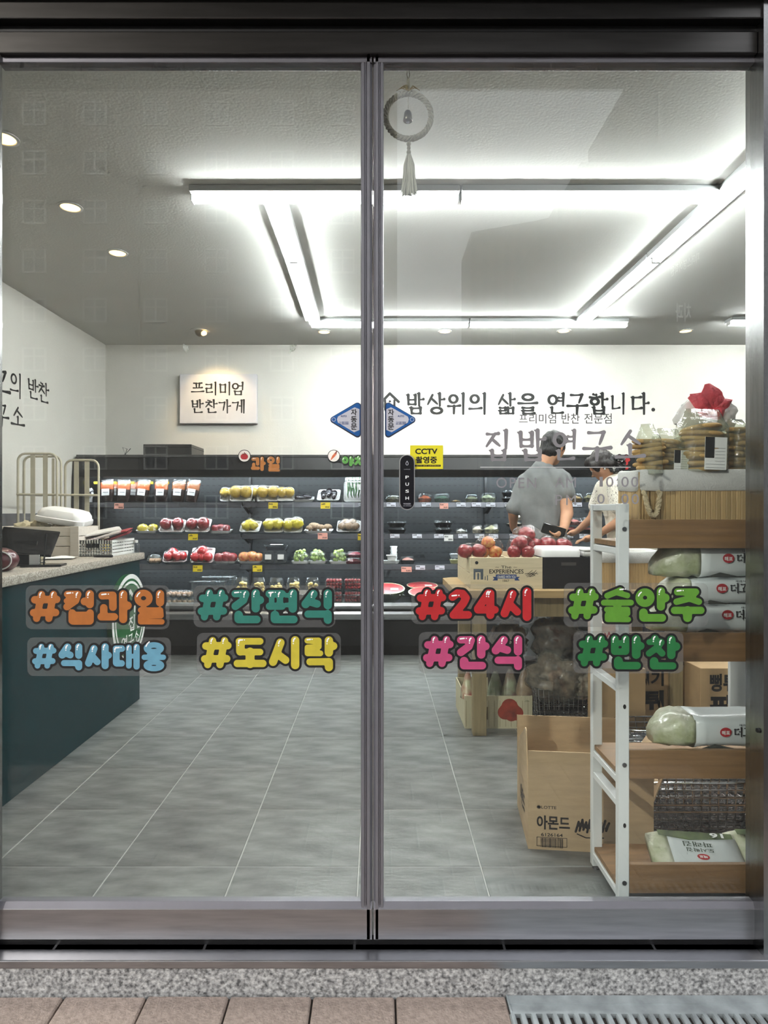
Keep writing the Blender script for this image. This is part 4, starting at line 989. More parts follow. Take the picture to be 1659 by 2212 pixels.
for i, (px, lv, lab) in enumerate(((722, 0, 'lower left'), (762, 0, 'lower right'), (722, 1, 'upper left'), (762, 1, 'upper right'))):
    t = thing('berry_box', 'clear box of dark red berries, %s of the block of four' % lab, 'berry box', ((px - CX) * 5.42 / F, 5.42, ZD + .03 + lv * .11), group='clear boxes of red berries on the bottom deck')
    MB().loft([rrect(.135, .13, .015, 0), rrect(.148, .14, .015, .06)]).build('base', m_lid, t, 40)
    for a_ in range(5):
        for b_ in range(2):
            for c_ in range(3): o = link(fruit_mesh('strawberry'), 'berry', t, (-.052 + .026 * a_, -.045 + .045 * b_, .018 + c_ * .028), (R(rnd.uniform(0, 90)), 0, rnd.uniform(0, 6))); o.scale = (.0165,) * 3
    MB().loft([rrect(.152, .144, .015, .06), rrect(.15, .142, .015, .066), rrect(.13, .12, .015, .10)]).build('lid', m_lid, t, 40)
B_ = MB().rbox((P(700, 0, 5.34).x, 5.34, ZD), (P(786, 0, 5.34).x, 5.52, ZD + .028), .003)
tag(B_.build('display_riser', mat('riser_clear_grey', (120, 112, 104), .4)), 'grey display riser under the block of berry boxes', 'riser')

# right case ---------------------------------------------------------
z1, z2, z3 = ZS
d1, d2, d3 = YS[0] + .10, YS[1] + .10, YS[2] + .10
olive, orange, green, pale, dark, red, white, tan = (96, 92, 62), (176, 86, 50), (70, 104, 84), (176, 184, 150), (44, 44, 50), (140, 48, 44), (222, 218, 206), (184, 150, 98)
CL = [(849, z1, d1, .15, .045, olive, 'clear', 'olive side-dish pack between the meeting stile and the push plate'),
      (917, z1, d1, .13, .055, orange, 'clear', 'orange-red side-dish pack first right of the push plate'),
      (954, z1, d1, .14, .055, green, 'clear', 'dark green side-dish pack second right of the push plate'),
      (985, z1, d1, .09, .018, tan, 'clear', 'nearly flat side-dish pack in the middle of the top shelf'),
      (1018, z1, d1, .12, .05, (120, 124, 92), 'clear', 'grey-green side-dish pack left of the pale one'),
      (1054, z1, d1, .14, .06, pale, 'clear', 'pale green side-dish pack nearest the man on the top shelf'),
      (1240, z1, d1, .14, .055, tan, 'clear', 'tan side-dish pack on the top shelf between the two shoppers'),
      (1277, z1, d1, .15, .06, (150, 138, 96), 'clear', 'olive-tan side-dish pack beside the woman on the top shelf'),
      (996, z2, d2, .11, .032, white, 'clear', 'flat white side-dish pack in the middle of the second shelf'),
      (1031, z2, d2, .10, .055, (214, 196, 172), 'clear', 'heaped beige side-dish pack on the second shelf'),
      (1061, z2, d2, .14, .06, (214, 206, 160), 'clear', 'pale yellow side-dish pack on the second shelf'),
      (1236, z2, d2, .15, .05, red, 'black', 'dark red meat pack lower left beside the woman'),
      (1266, z2, d2, .15, .05, (168, 74, 66), 'black', 'pinkish meat pack lower right beside the woman'),
      (1240, z2 + .052, d2, .13, .045, (170, 90, 80), 'clear', 'pinkish meat pack on top of the dark red one'),
      (1271, z2 + .052, d2, .13, .05, white, 'white', 'white side-dish pack on top of the pinkish meat pack'),
      (880, z3, d3, .13, .045, (196, 130, 116), 'black', 'pink side-dish pack beside the white cups'),
      (1118, z2, d2, .15, .04, dark, 'black', 'black pack at the man\'s left arm, lowest of three'),
      (1112, z2 + .042, d2, .15, .035, tan, 'black', 'tan pack at the man\'s left arm, middle of three'),
      (1120, z2 + .08, d2, .12, .045, (190, 178, 160), 'clear', 'pale pack at the man\'s left arm, topmost of three'),
      (1320, z1, d1, .14, .05, orange, 'clear', 'orange side-dish pack hidden partly by the woman'),
      (1345, z2, d2, .15, .05, red, 'black', 'dark red meat pack behind the woman')]
for px, z, D, w, h, c, bs, lab in CL:
    zs = max(q for q in ZS if q <= z + .001); clam(lab, px, zs + (z - zs) * 1.42, D, w, h * 1.42, c, bs)
def bowl(label, px, z, D, r, h, c, cm=None):
    t = thing('black_bowl', label, 'bowl', ((px - CX) * D / F, D, z + .001), group='black lidded bowls in the right case')
    MB().lathe([(0, 0), (r * .75, 0), (r, h * .62), (r * 1.04, h * .64), (r * 1.04, h * .68), (0, h * .66)], seg=24).build('bowl', cm or m_blackgloss, t, True)
    MB().lathe([(r * 1.05, h * .66), (r * 1.03, h * .74), (r * .9, h), (0, h)], seg=24).build('lid', m_lid, t, True)
bowl('black lidded bowl, upper one beside the meeting stile', 857, z2 + .055, d2, .085, .055, dark); bowl('black lidded bowl, lower one beside the meeting stile', 858, z2, d2, .082, .052, dark)
bowl('black lidded bowl, upper one of the pair under the yellow sign', 957, z2 + .055, d2, .085, .06, dark); bowl('black lidded bowl, lower one of the pair under the yellow sign', 957, z2, d2, .085, .052, dark)
bowl('black lidded bowl, upper one at the man\'s elbow', 1097, z1 + .05, d1, .055, .055, dark); bowl('black lidded bowl, lower one at the man\'s elbow', 1097, z1, d1, .055, .05, dark)
# white cups and trays
t = thing('white_foam_tray', 'empty white foam tray beside the meeting stile on the third shelf', 'tray', ((842 - CX) * d3 / F, d3 - .06, z3 + .001)); link(tray_mesh(.17, .13), 'tray', t)
t = thing('white_food_box', 'small white lidded box on the empty foam tray', 'box', ((846 - CX) * d3 / F, d3, z3 + .026))
MB().loft([rrect(.07, .06, .01, 0), rrect(.085, .07, .01, .038)]).build('body', m_white, t, 40); MB().loft([rrect(.095, .08, .01, .038), rrect(.095, .08, .01, .047)]).build('lid', m_white, t, 40)
for k in range(4):
    mb = MB(); mb.lathe([(0, 0), (.025, 0), (.031, .042), (.034, .043), (.034, .047), (.029, .045), (.023, .004), (0, .004)], seg=18)
    tag(mb.build('white_cup', m_white, None, True, loc=((851 - CX) * d3 / F, d3 + .075, z3 + .002 + k * .033)), 'white plastic cup, %s of the nested stack of four' % ('bottom', 'second from bottom', 'third from bottom', 'top')[k], 'cup', 'nested white cups')
for k, (lab, c) in enumerate((('lower', (214, 208, 150)), ('upper', (206, 218, 224)))):
    bowl('%s round clear-lidded tub behind the fruit crate' % lab, 982, z3 + k * .05, d3, .045, .048, c, mat('tub_%d' % k, c, .4))
for k, lab in enumerate(('lower', 'upper')):
    t = thing('clear_jar', '%s clear round jar behind the crate below the man' % lab, 'jar', ((1078 - CX) * d3 / F, d3, z3 + .005 + k * .062))
    t['group'] = 'clear round jars'
    MB().lathe([(0, 0), (.042, 0), (.046, .045), (.046, .048)], seg=20).build('body', m_lid, t, True); MB().lathe([(.049, .046), (.049, .058), (.044, .06), (0, .06)], seg=20).build('lid', m_lid, t, True)
# watermelon halves
m_flesh = mat('watermelon_flesh', (206, 72, 72), .35, scale=14, c2=(184, 48, 54), coat=.3); m_rind = mat('watermelon_rind', (34, 54, 36), .35, scale=5, c2=(70, 92, 56), stretch=(4, 4, .5)); m_pith = mat('watermelon_pith', (224, 214, 176), .4)
def melon(label, px, py, D, r, tl):
    q = P(px, py, D)
    t = thing('watermelon_half', label, 'watermelon', (q.x, D, q.z), group='halved watermelons on the bottom deck', rot=(R(tl), 0, 0))
    MB().lathe([(0, -r * .82), (r * .5, -r * .74), (r * .85, -r * .45), (r, 0)], seg=28).build('rind', m_rind, t, True)
    MB().lathe([(r, 0), (r * .985, .002), (r * .93, .002)], seg=28).build('pith', m_pith, t, True)
    MB().lathe([(r * .93, .002), (r * .6, .004), (0, .004)], seg=28).build('flesh', m_flesh, t, True)
    MB().box((r * .15, -r * .45, .006), (r * .6, -r * .1, .007)).build('label', m_inkw, t)
melon('halved watermelon nearest the meeting stile, flesh up', 838, 1271, 5.44, .145, 12); melon('halved watermelon in front beside the first', 920, 1279, 5.38, .15, 10); melon('dark shaded watermelon half at the back of the deck', 912, 1264, 5.70, .14, 6)

# ------------------------------------------------------------------ price tags
m_ty = mat('yellow_tag', (234, 206, 40), .6, var=.04); m_tw = mat('white_tag', (222, 224, 236), .6, var=.03); m_tp = mat('pink_tag', (244, 176, 160), .6, var=.04)
def ptag(px, sh, m, w, h, label, grp, dy=0):
    D = YS[sh] - .022; q = P(px, (1092, 1160, 1228)[sh] + dy, D)
    t = thing('price_tag', label, 'price tag', (q.x, D, q.z), group=grp, rot=(R(-8), 0, R(rnd.uniform(-3, 3))))
    MB().box((-w / 2, -.001, -h / 2), (w / 2, .001, h / 2)).build('card', m, t)
    mb = MB()
    for k in range(4): x = -w * .42 + k * w * .1; mb.box((x, -.0016, h * .12), (x + w * .07, -.0011, h * rnd.uniform(.25, .4)))
    for k in range(5): x = -w * .02 + k * w * .09; mb.box((x, -.0016, -h * .36), (x + w * .06, -.0011, -h * rnd.uniform(.1, .2)))
    o = mb.build('print', m_ink, t); o['kind'] = 'stuff'
order = ('first', 'second', 'third', 'fourth', 'fifth', 'sixth', 'seventh', 'eighth', 'ninth', 'tenth')
shn = ('top', 'second', 'third')
for px, sh, lab in ((590, 0, 'yellow price tag under the pears'), (703, 0, 'yellow price tag under the aubergines'), (417, 1, 'yellow price tag under the propped red apples'), (427, 2, 'yellow price tag under the stacked tomatoes'), (556, 2, 'yellow price tag under the streaked apples'), (783, 1, 'yellow price tag beside the meeting stile')):
    ptag(px, sh, m_ty, .082, .055, lab, 'yellow price tags on the fruit case')
ptag(257, 0, m_tp, .082, .05, 'pink price tag under the sauce pouches', 'pink price tags', 1); ptag(697, 1, m_tp, .085, .055, 'pink price tag under the mushrooms', 'pink price tags', -2)
ptag(959, 0, m_tp, .075, .05, 'pink price tag on the top shelf of the side-dish case', 'pink price tags', 1); ptag(878, 2, m_tp, .09, .045, 'pink price tag under the pink side-dish pack', 'pink price tags', 2)
ptag(969, 1, m_inkw, .08, .055, 'large plain white tag hanging below the second shelf', 'white price tags', 2)
ptag(781, 0, m_tw, .05, .03, 'small white price tag beside the meeting stile under the chilies', 'white price tags', -2)
for sh, xs in ((0, (845, 921, 996, 1029, 1060, 1100, 1247, 1288)), (1, (853, 901, 948, 1000, 1036, 1066, 1111, 1228, 1262)), (2, (908, 950))):
    for i, px in enumerate(xs): ptag(px, sh, m_tw, .082, .036, 'white price tag, %s from the stile on the %s shelf of side dishes' % (order[i], shn[sh]), 'white price tags', -2)

# ------------------------------------------------------------------ display table with crates
ZTB = .785
t = thing('display_table', 'pale pine display table carrying crates and baskets', 'table', (1.0, 3.65, 0))
mb = MB(); mb.prism([(.43, 3.36), (.46, 3.33), (1.66, 3.33), (1.66, 4.02), (.46, 4.02), (.405, 3.97), (.405, 3.42)], 'z', ZTB - .037, ZTB); mb.build('table_top', m_tabw, t, world=True)
MB().box((.53, 3.42, .635), (1.62, 3.445, ZTB - .037)).build('apron', m_legw, t, world=True)
MB().box((.53, 3.94, .635), (1.62, 3.965, ZTB - .037)).build('apron', m_legw, t, world=True)
MB().box((.52, 3.44, .635), (.545, 3.96, ZTB - .037)).build('apron', m_legw, t, world=True)
for x, y in ((.51, 3.40), (1.56, 3.40), (.50, 3.92), (1.56, 3.92)): MB().rbox((x, y, 0), (x + .072, y + .065, ZTB - .037), .003).build('leg', m_legw, t, world=True)

def crate(name, label, x0, x1, y0, y1, z, h, m, n=2, th=.012):
    t = thing(name, label, 'crate', ((x0 + x1) / 2, (y0 + y1) / 2, z)); w = (x1 - x0) / 2; d = (y1 - y0) / 2
    MB().rbox((-w, -d, 0), (w, -d + th, h), .0015).build('front_board', m, t)
    MB().rbox((-w, d - th, 0), (w, d, h), .0015).build('back_board', m, t)
    for s_ in (-1, 1):
        xx = (-w, -w + th) if s_ < 0 else (w - th, w)
        for k in range(n):
            MB().rbox((xx[0], -d + th, k * h / n), (xx[1], d - th, (k + 1) * h / n - .003), .0015).build('side_board', m, t)
    MB().box((-w + th, -d + th, 0), (w - th, d - th, .006)).build('bottom', m, t)
    return t
x0 = P(1016, 0, 3.42).x; x1 = P(1172, 0, 3.42).x
t = crate('printed_crate', 'pale wooden crate with printed vintage lettering on the display table', x0, x1, 3.42, 3.96, ZTB, .168, m_pine)
yf = -.2705; cx_ = t.location.x; cz = ZTB
def lo(px, py): q = P(px, py, 3.4195); return (q.x - cx_, q.z - cz)
def word(t, body, px0, px1, py0, py1, m=m_ink, name='lettering', bold=0.0):
    a = lo(px0, py1); b = lo(px1, py0); mb = MB(); type_xz(mb, body, a[0], b[0], a[1], b[1], yf, bold); return mb.build(name, m, t)
word(t, 'EXPERIENCES', 1057, 1131, 1230, 1239, bold=.012); word(t, '~ The ~', 1070, 1117, 1222, 1228); word(t, '1867', 1086, 1100, 1252, 1257)
mb = MB(); pl = [(1071, 1241), (1116, 1241), (1116, 1249), (1123, 1246), (1120, 1250), (1123, 1254), (1112, 1253), (1112, 1250), (1076, 1250), (1076, 1253), (1064, 1254), (1068, 1250), (1064, 1246), (1071, 1249)]
mb.add([(lo(*q)[0], yf, lo(*q)[1]) for q in ((1071, 1241), (1116, 1241), (1116, 1250), (1071, 1250))], [(0, 1, 2, 3)])
mb.add([(lo(*q)[0], yf + .0002, lo(*q)[1]) for q in ((1064, 1246), (1075, 1246), (1075, 1254), (1064, 1254), (1068, 1250))], [(0, 1, 2, 3, 4)])
mb.add([(lo(*q)[0], yf + .0002, lo(*q)[1]) for q in ((1112, 1246), (1123, 1246), (1119, 1250), (1123, 1254), (1112, 1254))], [(0, 1, 2, 3, 4)]); mb.build('blue_ribbon', m_inkb, t)
a = lo(1074, 1249); b = lo(1114, 1243); mb = MB(); type_xz(mb, 'I SHARED WITH YOU', a[0], b[0], a[1], b[1], yf - .0004, .01); mb.build('lettering', m_inkw, t)
mb = MB()
for q0, q1 in (((1023, 1229), (1044, 1236)), ((1023, 1236), (1027, 1252)), ((1031, 1238), (1035, 1252)), ((1038, 1236), (1044, 1252)), ((1047, 1245), (1049, 1253)), ((1052, 1243), (1054, 1254))):
    a = lo(q0[0], q1[1]); b = lo(q1[0], q0[1]); mb.add([(a[0], yf, a[1]), (b[0], yf, a[1]), (b[0], yf, b[1]), (a[0], yf, b[1])], [(0, 1, 2, 3)])
mb.build('printed_shop_picture', mat('grey_print', (86, 96, 108), .6), t)
mb = MB()
for k in range(7): a = lo(1134 + k * 2, 1240 + (k % 3) * 3); b = lo(1150 + k * 2, 1232 + (k % 4) * 4); mb.ribbon([a, ((a[0] + b[0]) / 2, a[1] + .004), b], .0012, yf, 3)
mb.build('printed_leaf_picture', m_ink, t)
mb = MB(); mb.lathe([(.009, -.001), (.009, .001)], seg=10); mb.build('hand_hole', m_black, t, loc=(-.16, -.2712, .14), rot=(R(90), 0, 0))
MB().box((-.006, -.24, .10), (.006, .25, .165)).build('divider', m_pine, t, loc=(.015, 0, 0))
xb = P(1276, 0, 3.42).x
t = crate('black_crate', 'black-stained wooden crate beside the printed crate', x1 + .003, xb, 3.42, 3.90, ZTB, .168, mat('black_stained_wood', (20, 18, 17), .75, var=.2, scale=10, stretch=(.6, 8, 8), spec=.2))
MB().box((-.03, -.2408, .125), (.05, -.2402, .142)).build('hand_slot', mat('dark_label', (58, 54, 50), .6), t)
# film-wrapped apple bags
def apple_bag(label, px, py, D, n, r, kind='apple', seed=0):
    q = P(px, py, D); t = thing('apple_bag', label, 'fruit bag', (q.x, D, q.z), group='film-wrapped apple bags on the display table')
    pos = {1: [(0, 0, 0)], 3: [(-r * .9, 0, 0), (r * .9, 0, 0), (0, .01, r * 1.2)], 2: [(-r * .9, 0, 0), (r * .9, .01, 0)]}[n]
    for i, p_ in enumerate(pos): o = link(fruit_mesh(kind), 'apple', t, (p_[0], p_[1], p_[2] + r * .88), (.3 * i, .2, i)); o.scale = (r,) * 3
    mb = MB(); w_ = r * (1.05 if n == 1 else 2.05); hh = r * (1.02 if n < 3 else 1.65)
    mb.ball((0, 0, hh * .95), (w_, r * 1.2, hh * 1.02), 20, 12, .12, 3.0, seed); mb.build('wrap_film', m_film, t, 'all')
apple_bag('apple bag at the front left of the printed crate', 1020, 1205, 3.52, 2, .042, seed=1)
apple_bag('apple bag with a yellow fruit in the printed crate', 1055, 1206, 3.56, 3, .040, 'mixed', seed=2)
apple_bag('apple bag at the front right of the printed crate', 1125, 1206, 3.55, 3, .040, seed=3)
apple_bag('large apple bag heaped highest behind the crates', 1138, 1196, 3.78, 3, .052, seed=4)
apple_bag('round wrapped apple behind the white foam lid, left one', 1182, 1194, 3.76, 1, .052, seed=5)
apple_bag('round wrapped apple behind the white foam lid, right one', 1217, 1196, 3.76, 1, .050, seed=6)
B_ = MB().rbox((.50, 3.68, ZTB + .007), (1.12, 3.94, ZTB + .135), .006)
tag(B_.build('inner_box', mat('crate_inner_tan', (186, 146, 112), .7)), 'tan inner box raising the apple bags in the crates', 'box')
a = P(1171, 1207, 3.44); b = P(1255, 1186, 3.44)
t = thing('foam_tray_lid', 'white foam lid lying on the black crate', 'lid', ((a.x + b.x) / 2, 3.55, ZTB + .169)); w = b.x - a.x
MB().loft([rrect(w, .22, .02, 0), rrect(w * 1.0, .22, .02, .03), rrect(w * .95, .20, .02, .048), rrect(w * .9, .18, .02, .052)]).build('shell', m_foam, t, 40)
# bamboo baskets with cloth lining
def bamboo(label, x0, x1, y0, y1, z, h, band, nsl, drop=.0, handle=None, joined=False):
    t = thing('bamboo_basket', label, 'basket', ((x0 + x1) / 2, (y0 + y1) / 2, z)); w = (x1 - x0) / 2; d = (y1 - y0) / 2
    if not joined:
        sw = 2 * w / nsl; me = MB().rbox((-sw / 2 + .0006, -.003, 0), (sw / 2 - .0006, .003, h), .0012, 1).mesh('slat'); me.materials.append(m_bamb)
        for k in range(nsl):
            x = -w + (k + .5) * sw; e = min(k + .5, nsl - k - .5) / nsl
            link(me, 'slat', t, (x, -d + (.012 * max(0, 1 - e * 14)), 0)); link(me, 'slat', t, (x, d, 0))
        for k in range(int(nsl * d / w)):
            y = -d + (k + .5) * sw
            link(me, 'slat', t, (-w, y, 0), (0, 0, R(90))); link(me, 'slat', t, (w, y, 0), (0, 0, R(90)))
    else:
        mb = MB(); sw = 2 * w / nsl
        for k in range(nsl): mb.box((-w + k * sw + .0005, -d - .003 + .001 * (k % 2), 0), (-w + (k + 1) * sw - .0005, -d + .003, h))
        mb.box((-w, -d, 0), (-w + .004, d, h)); mb.box((w - .004, -d, 0), (w, d, h)); mb.box((-w, d - .004, 0), (w, d, h)); o = mb.build('slat_wall', m_bamb, t); o['kind'] = 'stuff'
    MB().box((-w, -d, 0), (w, d, .004)).build('base', m_bamb, t)
    # folded cloth band round the rim
    rings = []
    for i, (e, z_) in enumerate(((.006, h - band), (.009, h - band + .006), (.010, h - band * .5), (.009, h + .004), (.004, h + .010), (-.006, h + .009), (-.010, h - band * .4))):
        rings.append([(x * (w + e) / w if abs(x) > 0 else x, y * (d + e) / d, z_ + .004 * noise.noise(Vector((x * 14, y * 14, i)))) for x, y, zq in rrect(2 * w, 2 * d, .03, 0, 5)])
    def densify(r_):
        out = []
        for i in range(len(r_)):
            a = Vector(r_[i]); b = Vector(r_[(i + 1) % len(r_)]); n = max(1, int((b - a).length / .03))
            out += [a.lerp(b, k / n) for k in range(n)]
        return out
    base = densify([Vector((x, y, 0)) for x, y, q in rrect(2 * w, 2 * d, .03, 0, 5)])
    rings = []
    for i, (e, z_) in enumerate(((.005, h - band), (.009, h - band + .006), (.010, h - band * .5), (.009, h + .002), (.004, h + .008), (-.006, h + .008), (-.010, h - band * .4))):
        rings.append([(p.x * (w + e) / w, p.y * (d + e) / d, z_ + .006 * noise.noise(Vector((p.x * 9, p.y * 9, z)))) for p in base])
    MB().loft(rings, caps=False).build('cloth_lining', m_cloth, t, 'all')
    if handle:
        for hx0, hx1, hz, hy in handle:
            pts = [(hx0 + (hx1 - hx0) * k / 14, hy - .014 - .010 * math.sin(PI * k / 14), h - band - .004 - hz * math.sin(PI * k / 14) ** .7) for k in range(15)]
            n = len(pts); mb = MB()
            for s_ in range(2):
                tw = []
                for i in range(57):
                    f = i / 4; j = min(13, int(f)); p_ = Vector(pts[j]).lerp(Vector(pts[j + 1]), f - j); an = i * .9 + s_ * PI
                    tw.append(p_ + Vector((math.cos(an) * .0032, math.sin(an) * .0032, 0)))
                mb.tube(tw, .0055, 6)
            mb.build('rope_handle', m_rope, t, True)
            mb = MB(); mb.ball((hx0, hy - .006, h - band - .006), .008, 8, 6); mb.ball((hx1, hy - .006, h - band - .006), .008, 8, 6); mb.build('rope_knot', m_rope, t, True)
    return t
bx0 = P(1292, 0, 3.40).x; bx1 = P(1442, 0, 3.40).x
bamboo('bamboo basket with white cloth band on the table behind the shelf rack', bx0, bx1, 3.40, 3.85, ZTB, .195, .055, 48, joined=True)
t = thing('folded_cloth', 'cream folded cloth between the foam lid and the bamboo basket', 'cloth', (P(1268, 0, 3.5).x, 3.52, ZTB + .170))
MB().rbox((-.04, -.09, 0), (.045, .12, .028), .010, 3).build('fold', m_cloth, t, True); MB().rbox((-.038, -.088, .029), (.04, .11, .042), .006, 3).build('fold', m_cloth, t, True)

# ------------------------------------------------------------------ under the table
m_fbox = mat('corrugated_print_box', (206, 198, 168), .7, var=.08, scale=30, stretch=(6, 6, .3))
x0 = P(1004, 0, 3.52).x; x1 = P(1150, 0, 3.52).x
t = thing('fruit_carton', 'cream fruit carton with red fruit picture under the table', 'carton', ((x0 + x1) / 2, 3.72, 0)); w = (x1 - x0) / 2
for a, b, n in (((-w, -.20, 0), (w, -.194, .18), 'front_panel'), ((-w, .194, 0), (w, .20, .18), 'back_panel'), ((-w, -.194, 0), (-w + .006, .194, .18), 'side_panel'), ((w - .006, -.194, 0), (w, .194, .18), 'side_panel'), ((-w + .006, -.194, 0), (w - .006, .194, .006), 'bottom_panel')): MB().box(a, b).build(n, m_fbox, t)
mb = MB()
for cx2, cz2, r in ((.06, .12, .045), (.035, .09, .040), (.095, .085, .04), (.07, .075, .035)): mb.ribbon([(cx2, cz2), (cx2 + .002, cz2)], r, -.2008, 8)
mb.build('printed_fruit', mat('print_persimmon', (176, 66, 46), .6, scale=20, c2=(120, 52, 40)), t)
mb = MB()
for k in range(12): mb.box((-w + .008 + k * .031, -.2006, .01), (-w + .0095 + k * .031, -.2002, .155))
mb.box((-w + .05, -.2006, .05), (-w + .058, -.2002, .12)); mb.box((-w + .12, -.2006, .05), (-w + .128, -.2002, .12)); mb.build('printed_stripes', mat('print_brown', (120, 104, 78), .7), t)
def cone_bag(label, px, py0, py1, D, c, c2, wpx, seed=0, name='snack_bag', y=0):
    a = P(px, py1, D); b = P(px, py0, D); h = b.z - a.z; w = wpx * D / F / 2
    t = thing(name, label, 'bag', (a.x, D, a.z), group='snack bags under the table')
    rings = []
    for i in range(9):
        f = i / 8; ww = w * (1 - .75 * f ** 1.6) * (1 if f < .93 else .9); dd = .05 * (1 - f * .9)
        rings.append([(ww * math.cos(q) * (1 + .12 * noise.noise(Vector((math.cos(q) * 2, f * 4, seed)))), dd * math.sin(q), h * f) for q in [2 * PI * k / 16 for k in range(16)]])
    MB().loft(rings).build('contents', mat('bag_print_%d' % seed, c, .5, scale=16, c2=c2), t, True)
    MB().loft([[(x * 1.06, y_ * 1.06, z_ * 1.03) for x, y_, z_ in r_] for r_ in rings]).build('bag_film', m_bag, t, 'all')
cone_bag('snack bag with red flower print at the left table leg', 1010, 1452, 1506, 3.58, (222, 214, 176), (190, 40, 52), 30, 11)
cone_bag('green and white snack bag, left of the triangular ones', 1070, 1450, 1507, 3.64, (150, 164, 130), (206, 206, 190), 36, 12)
cone_bag('green and white snack bag, middle of the triangular ones', 1102, 1446, 1508, 3.60, (160, 170, 140), (120, 40, 48), 40, 13)
cone_bag('tan lettered snack bag, rightmost of the triangular ones', 1134, 1444, 1510, 3.57, (178, 146, 112), (120, 84, 64), 44, 14)
def lump_bag(label, px, py, D, rx, ry, rz, c, c2, seed):
    q = P(px, py, D); t = thing('stuffed_plastic_bag', label, 'bag', (q.x, D, q.z), group='stuffed clear bags under the table')
    mb = MB(); mb.ball((0, 0, rz * .9), (rx, ry, rz), 26, 18, .35, 2.6, seed); mb.build('contents', mat('bag_fill_%d' % seed, c, .7, scale=22, c2=c2, bump=.5, bscale=40), t, True)
    mb = MB(); mb.ball((0, 0, rz * .92), (rx * 1.07, ry * 1.05, rz * 1.06), 28, 18, .38, 2.8, seed); mb.build('bag_film', m_bag, t, 'all')
    mb = MB(); mb.loft([[(rr_ * math.cos(q_) * (1 + .3 * math.sin(q_ * 7 + i)), rr_ * .6 * math.sin(q_), rz * zz_) for q_ in [2 * PI * k / 20 for k in range(20)]] for i, (rr_, zz_) in enumerate(((rx * .45, 1.75), (rx * .2, 1.95), (rx * .25, 2.15), (rx * .42, 2.3)))], caps=False)
    mb.build('gathered_neck', m_bag, t, 'all')
lump_bag('stuffed clear bag of tan snacks hanging behind the pink sticker', 1098, 1418, 3.70, .10, .09, .105, (150, 126, 104), (104, 74, 68), 21)
lump_bag('large stuffed dark clear bag, upper one under the table', 1205, 1424, 3.62, .135, .11, .125, (92, 70, 60), (46, 36, 34), 22)
lump_bag('large stuffed dark clear bag in the wire basket', 1205, 1506, 3.52, .15, .11, .12, (74, 62, 54), (150, 130, 112), 23)
lump_bag('smaller stuffed clear bag at the right in the wire basket', 1258, 1505, 3.50, .07, .08, .085, (110, 88, 70), (176, 160, 140), 24)
B_ = MB().rbox((P(1058, 0, 3.85).x, 3.84, .0), (P(1275, 0, 3.85).x, 3.98, .30), .01)
tag(B_.build('storage_box', mat('dark_storage_box', (42, 34, 32), .7)), 'dark storage box standing at the back under the table', 'box')

def wire_basket(name, label, x0, x1, y0, y1, z, h, nx, ny, nz, taper=.85, r=.0016, grp=None, rim=.0028):
    t = thing(name, label, 'wire basket', ((x0 + x1) / 2, (y0 + y1) / 2, z), group=grp); w = (x1 - x0) / 2; d = (y1 - y0) / 2
    def ring(f, rad=.02):
        k = taper + (1 - taper) * f; return [(x * k, y * k, f * h) for x, y, q in rrect(2 * w, 2 * d, .03, 0, 4)]
    MB().tube(ring(1.0), rim, 6, True).build('rim', m_chrome, t, True)
    mb = MB()
    for i in range(nz): mb.tube(ring(i / nz), r, 5, True)
    for s_ in (-1, 1):
        for i in range(nx + 1):
            x = (-1 + 2 * i / nx) * w * .93; mb.tube([(x, s_ * d, h), (x * taper, s_ * d * taper, 0)], r, 5)
        for i in range(ny + 1):
            y = (-1 + 2 * i / ny) * d * .93; mb.tube([(s_ * w, y, h), (s_ * w * taper, y * taper, 0)], r, 5)
    for i in range(nx + 1): x = (-1 + 2 * i / nx) * w * .93 * taper; mb.tube([(x, -d * taper, 0), (x, d * taper, 0)], r, 5)
    for i in range(ny + 1): y = (-1 + 2 * i / ny) * d * .93 * taper; mb.tube([(-w * taper, y, 0), (w * taper, y, 0)], r, 5)
    o = mb.build('wire_mesh', m_chrome, t, True); o['kind'] = 'stuff'
    return t
wire_basket('wire_basket', 'chrome wire basket of dark bags under the table', P(1158, 0, 3.44).x, P(1300, 0, 3.44).x, 3.44, 3.70, .03, .21, 12, 8, 5, .9)

# puffed-snack cartons
def carton(label, x0, x1, y0, y1, h, texts, z=0.0, side=None):
    t = thing('snack_carton', label, 'carton', ((x0 + x1) / 2, (y0 + y1) / 2, z), group='printed snack cartons'); w = (x1 - x0) / 2; d = (y1 - y0) / 2
    MB().rbox((-w, -d, 0), (w, d, h), .003).build('body', m_cardd, t)
    MB().box((-w - .001, -.025, h), (w + .001, .025, h + .001)).build('tape', mat('packing_tape', (190, 160, 118), .3), t)
    for body, u0, u1, v0, v1, b in texts:
        mb = MB(); type_xz(mb, body, -w + u0 * 2 * w, -w + u1 * 2 * w, v0 * h, v1 * h, -d - .0006, b); mb.build('lettering', m_ink, t)
    return t, w, d
x0 = P(1318, 0, 3.42).x; x1 = P(1481, 0, 3.42).x
t, w, d = carton('brown carton with three lines of black lettering and handling marks', x0, x1, 3.42, 3.80, .375, (('뻥튀기', .15, .71, .70, .91, .035), ('팡튀', .13, .71, .35, .64, .05), ('단 호 박', .15, .70, .15, .29, .03)))
hh = .375
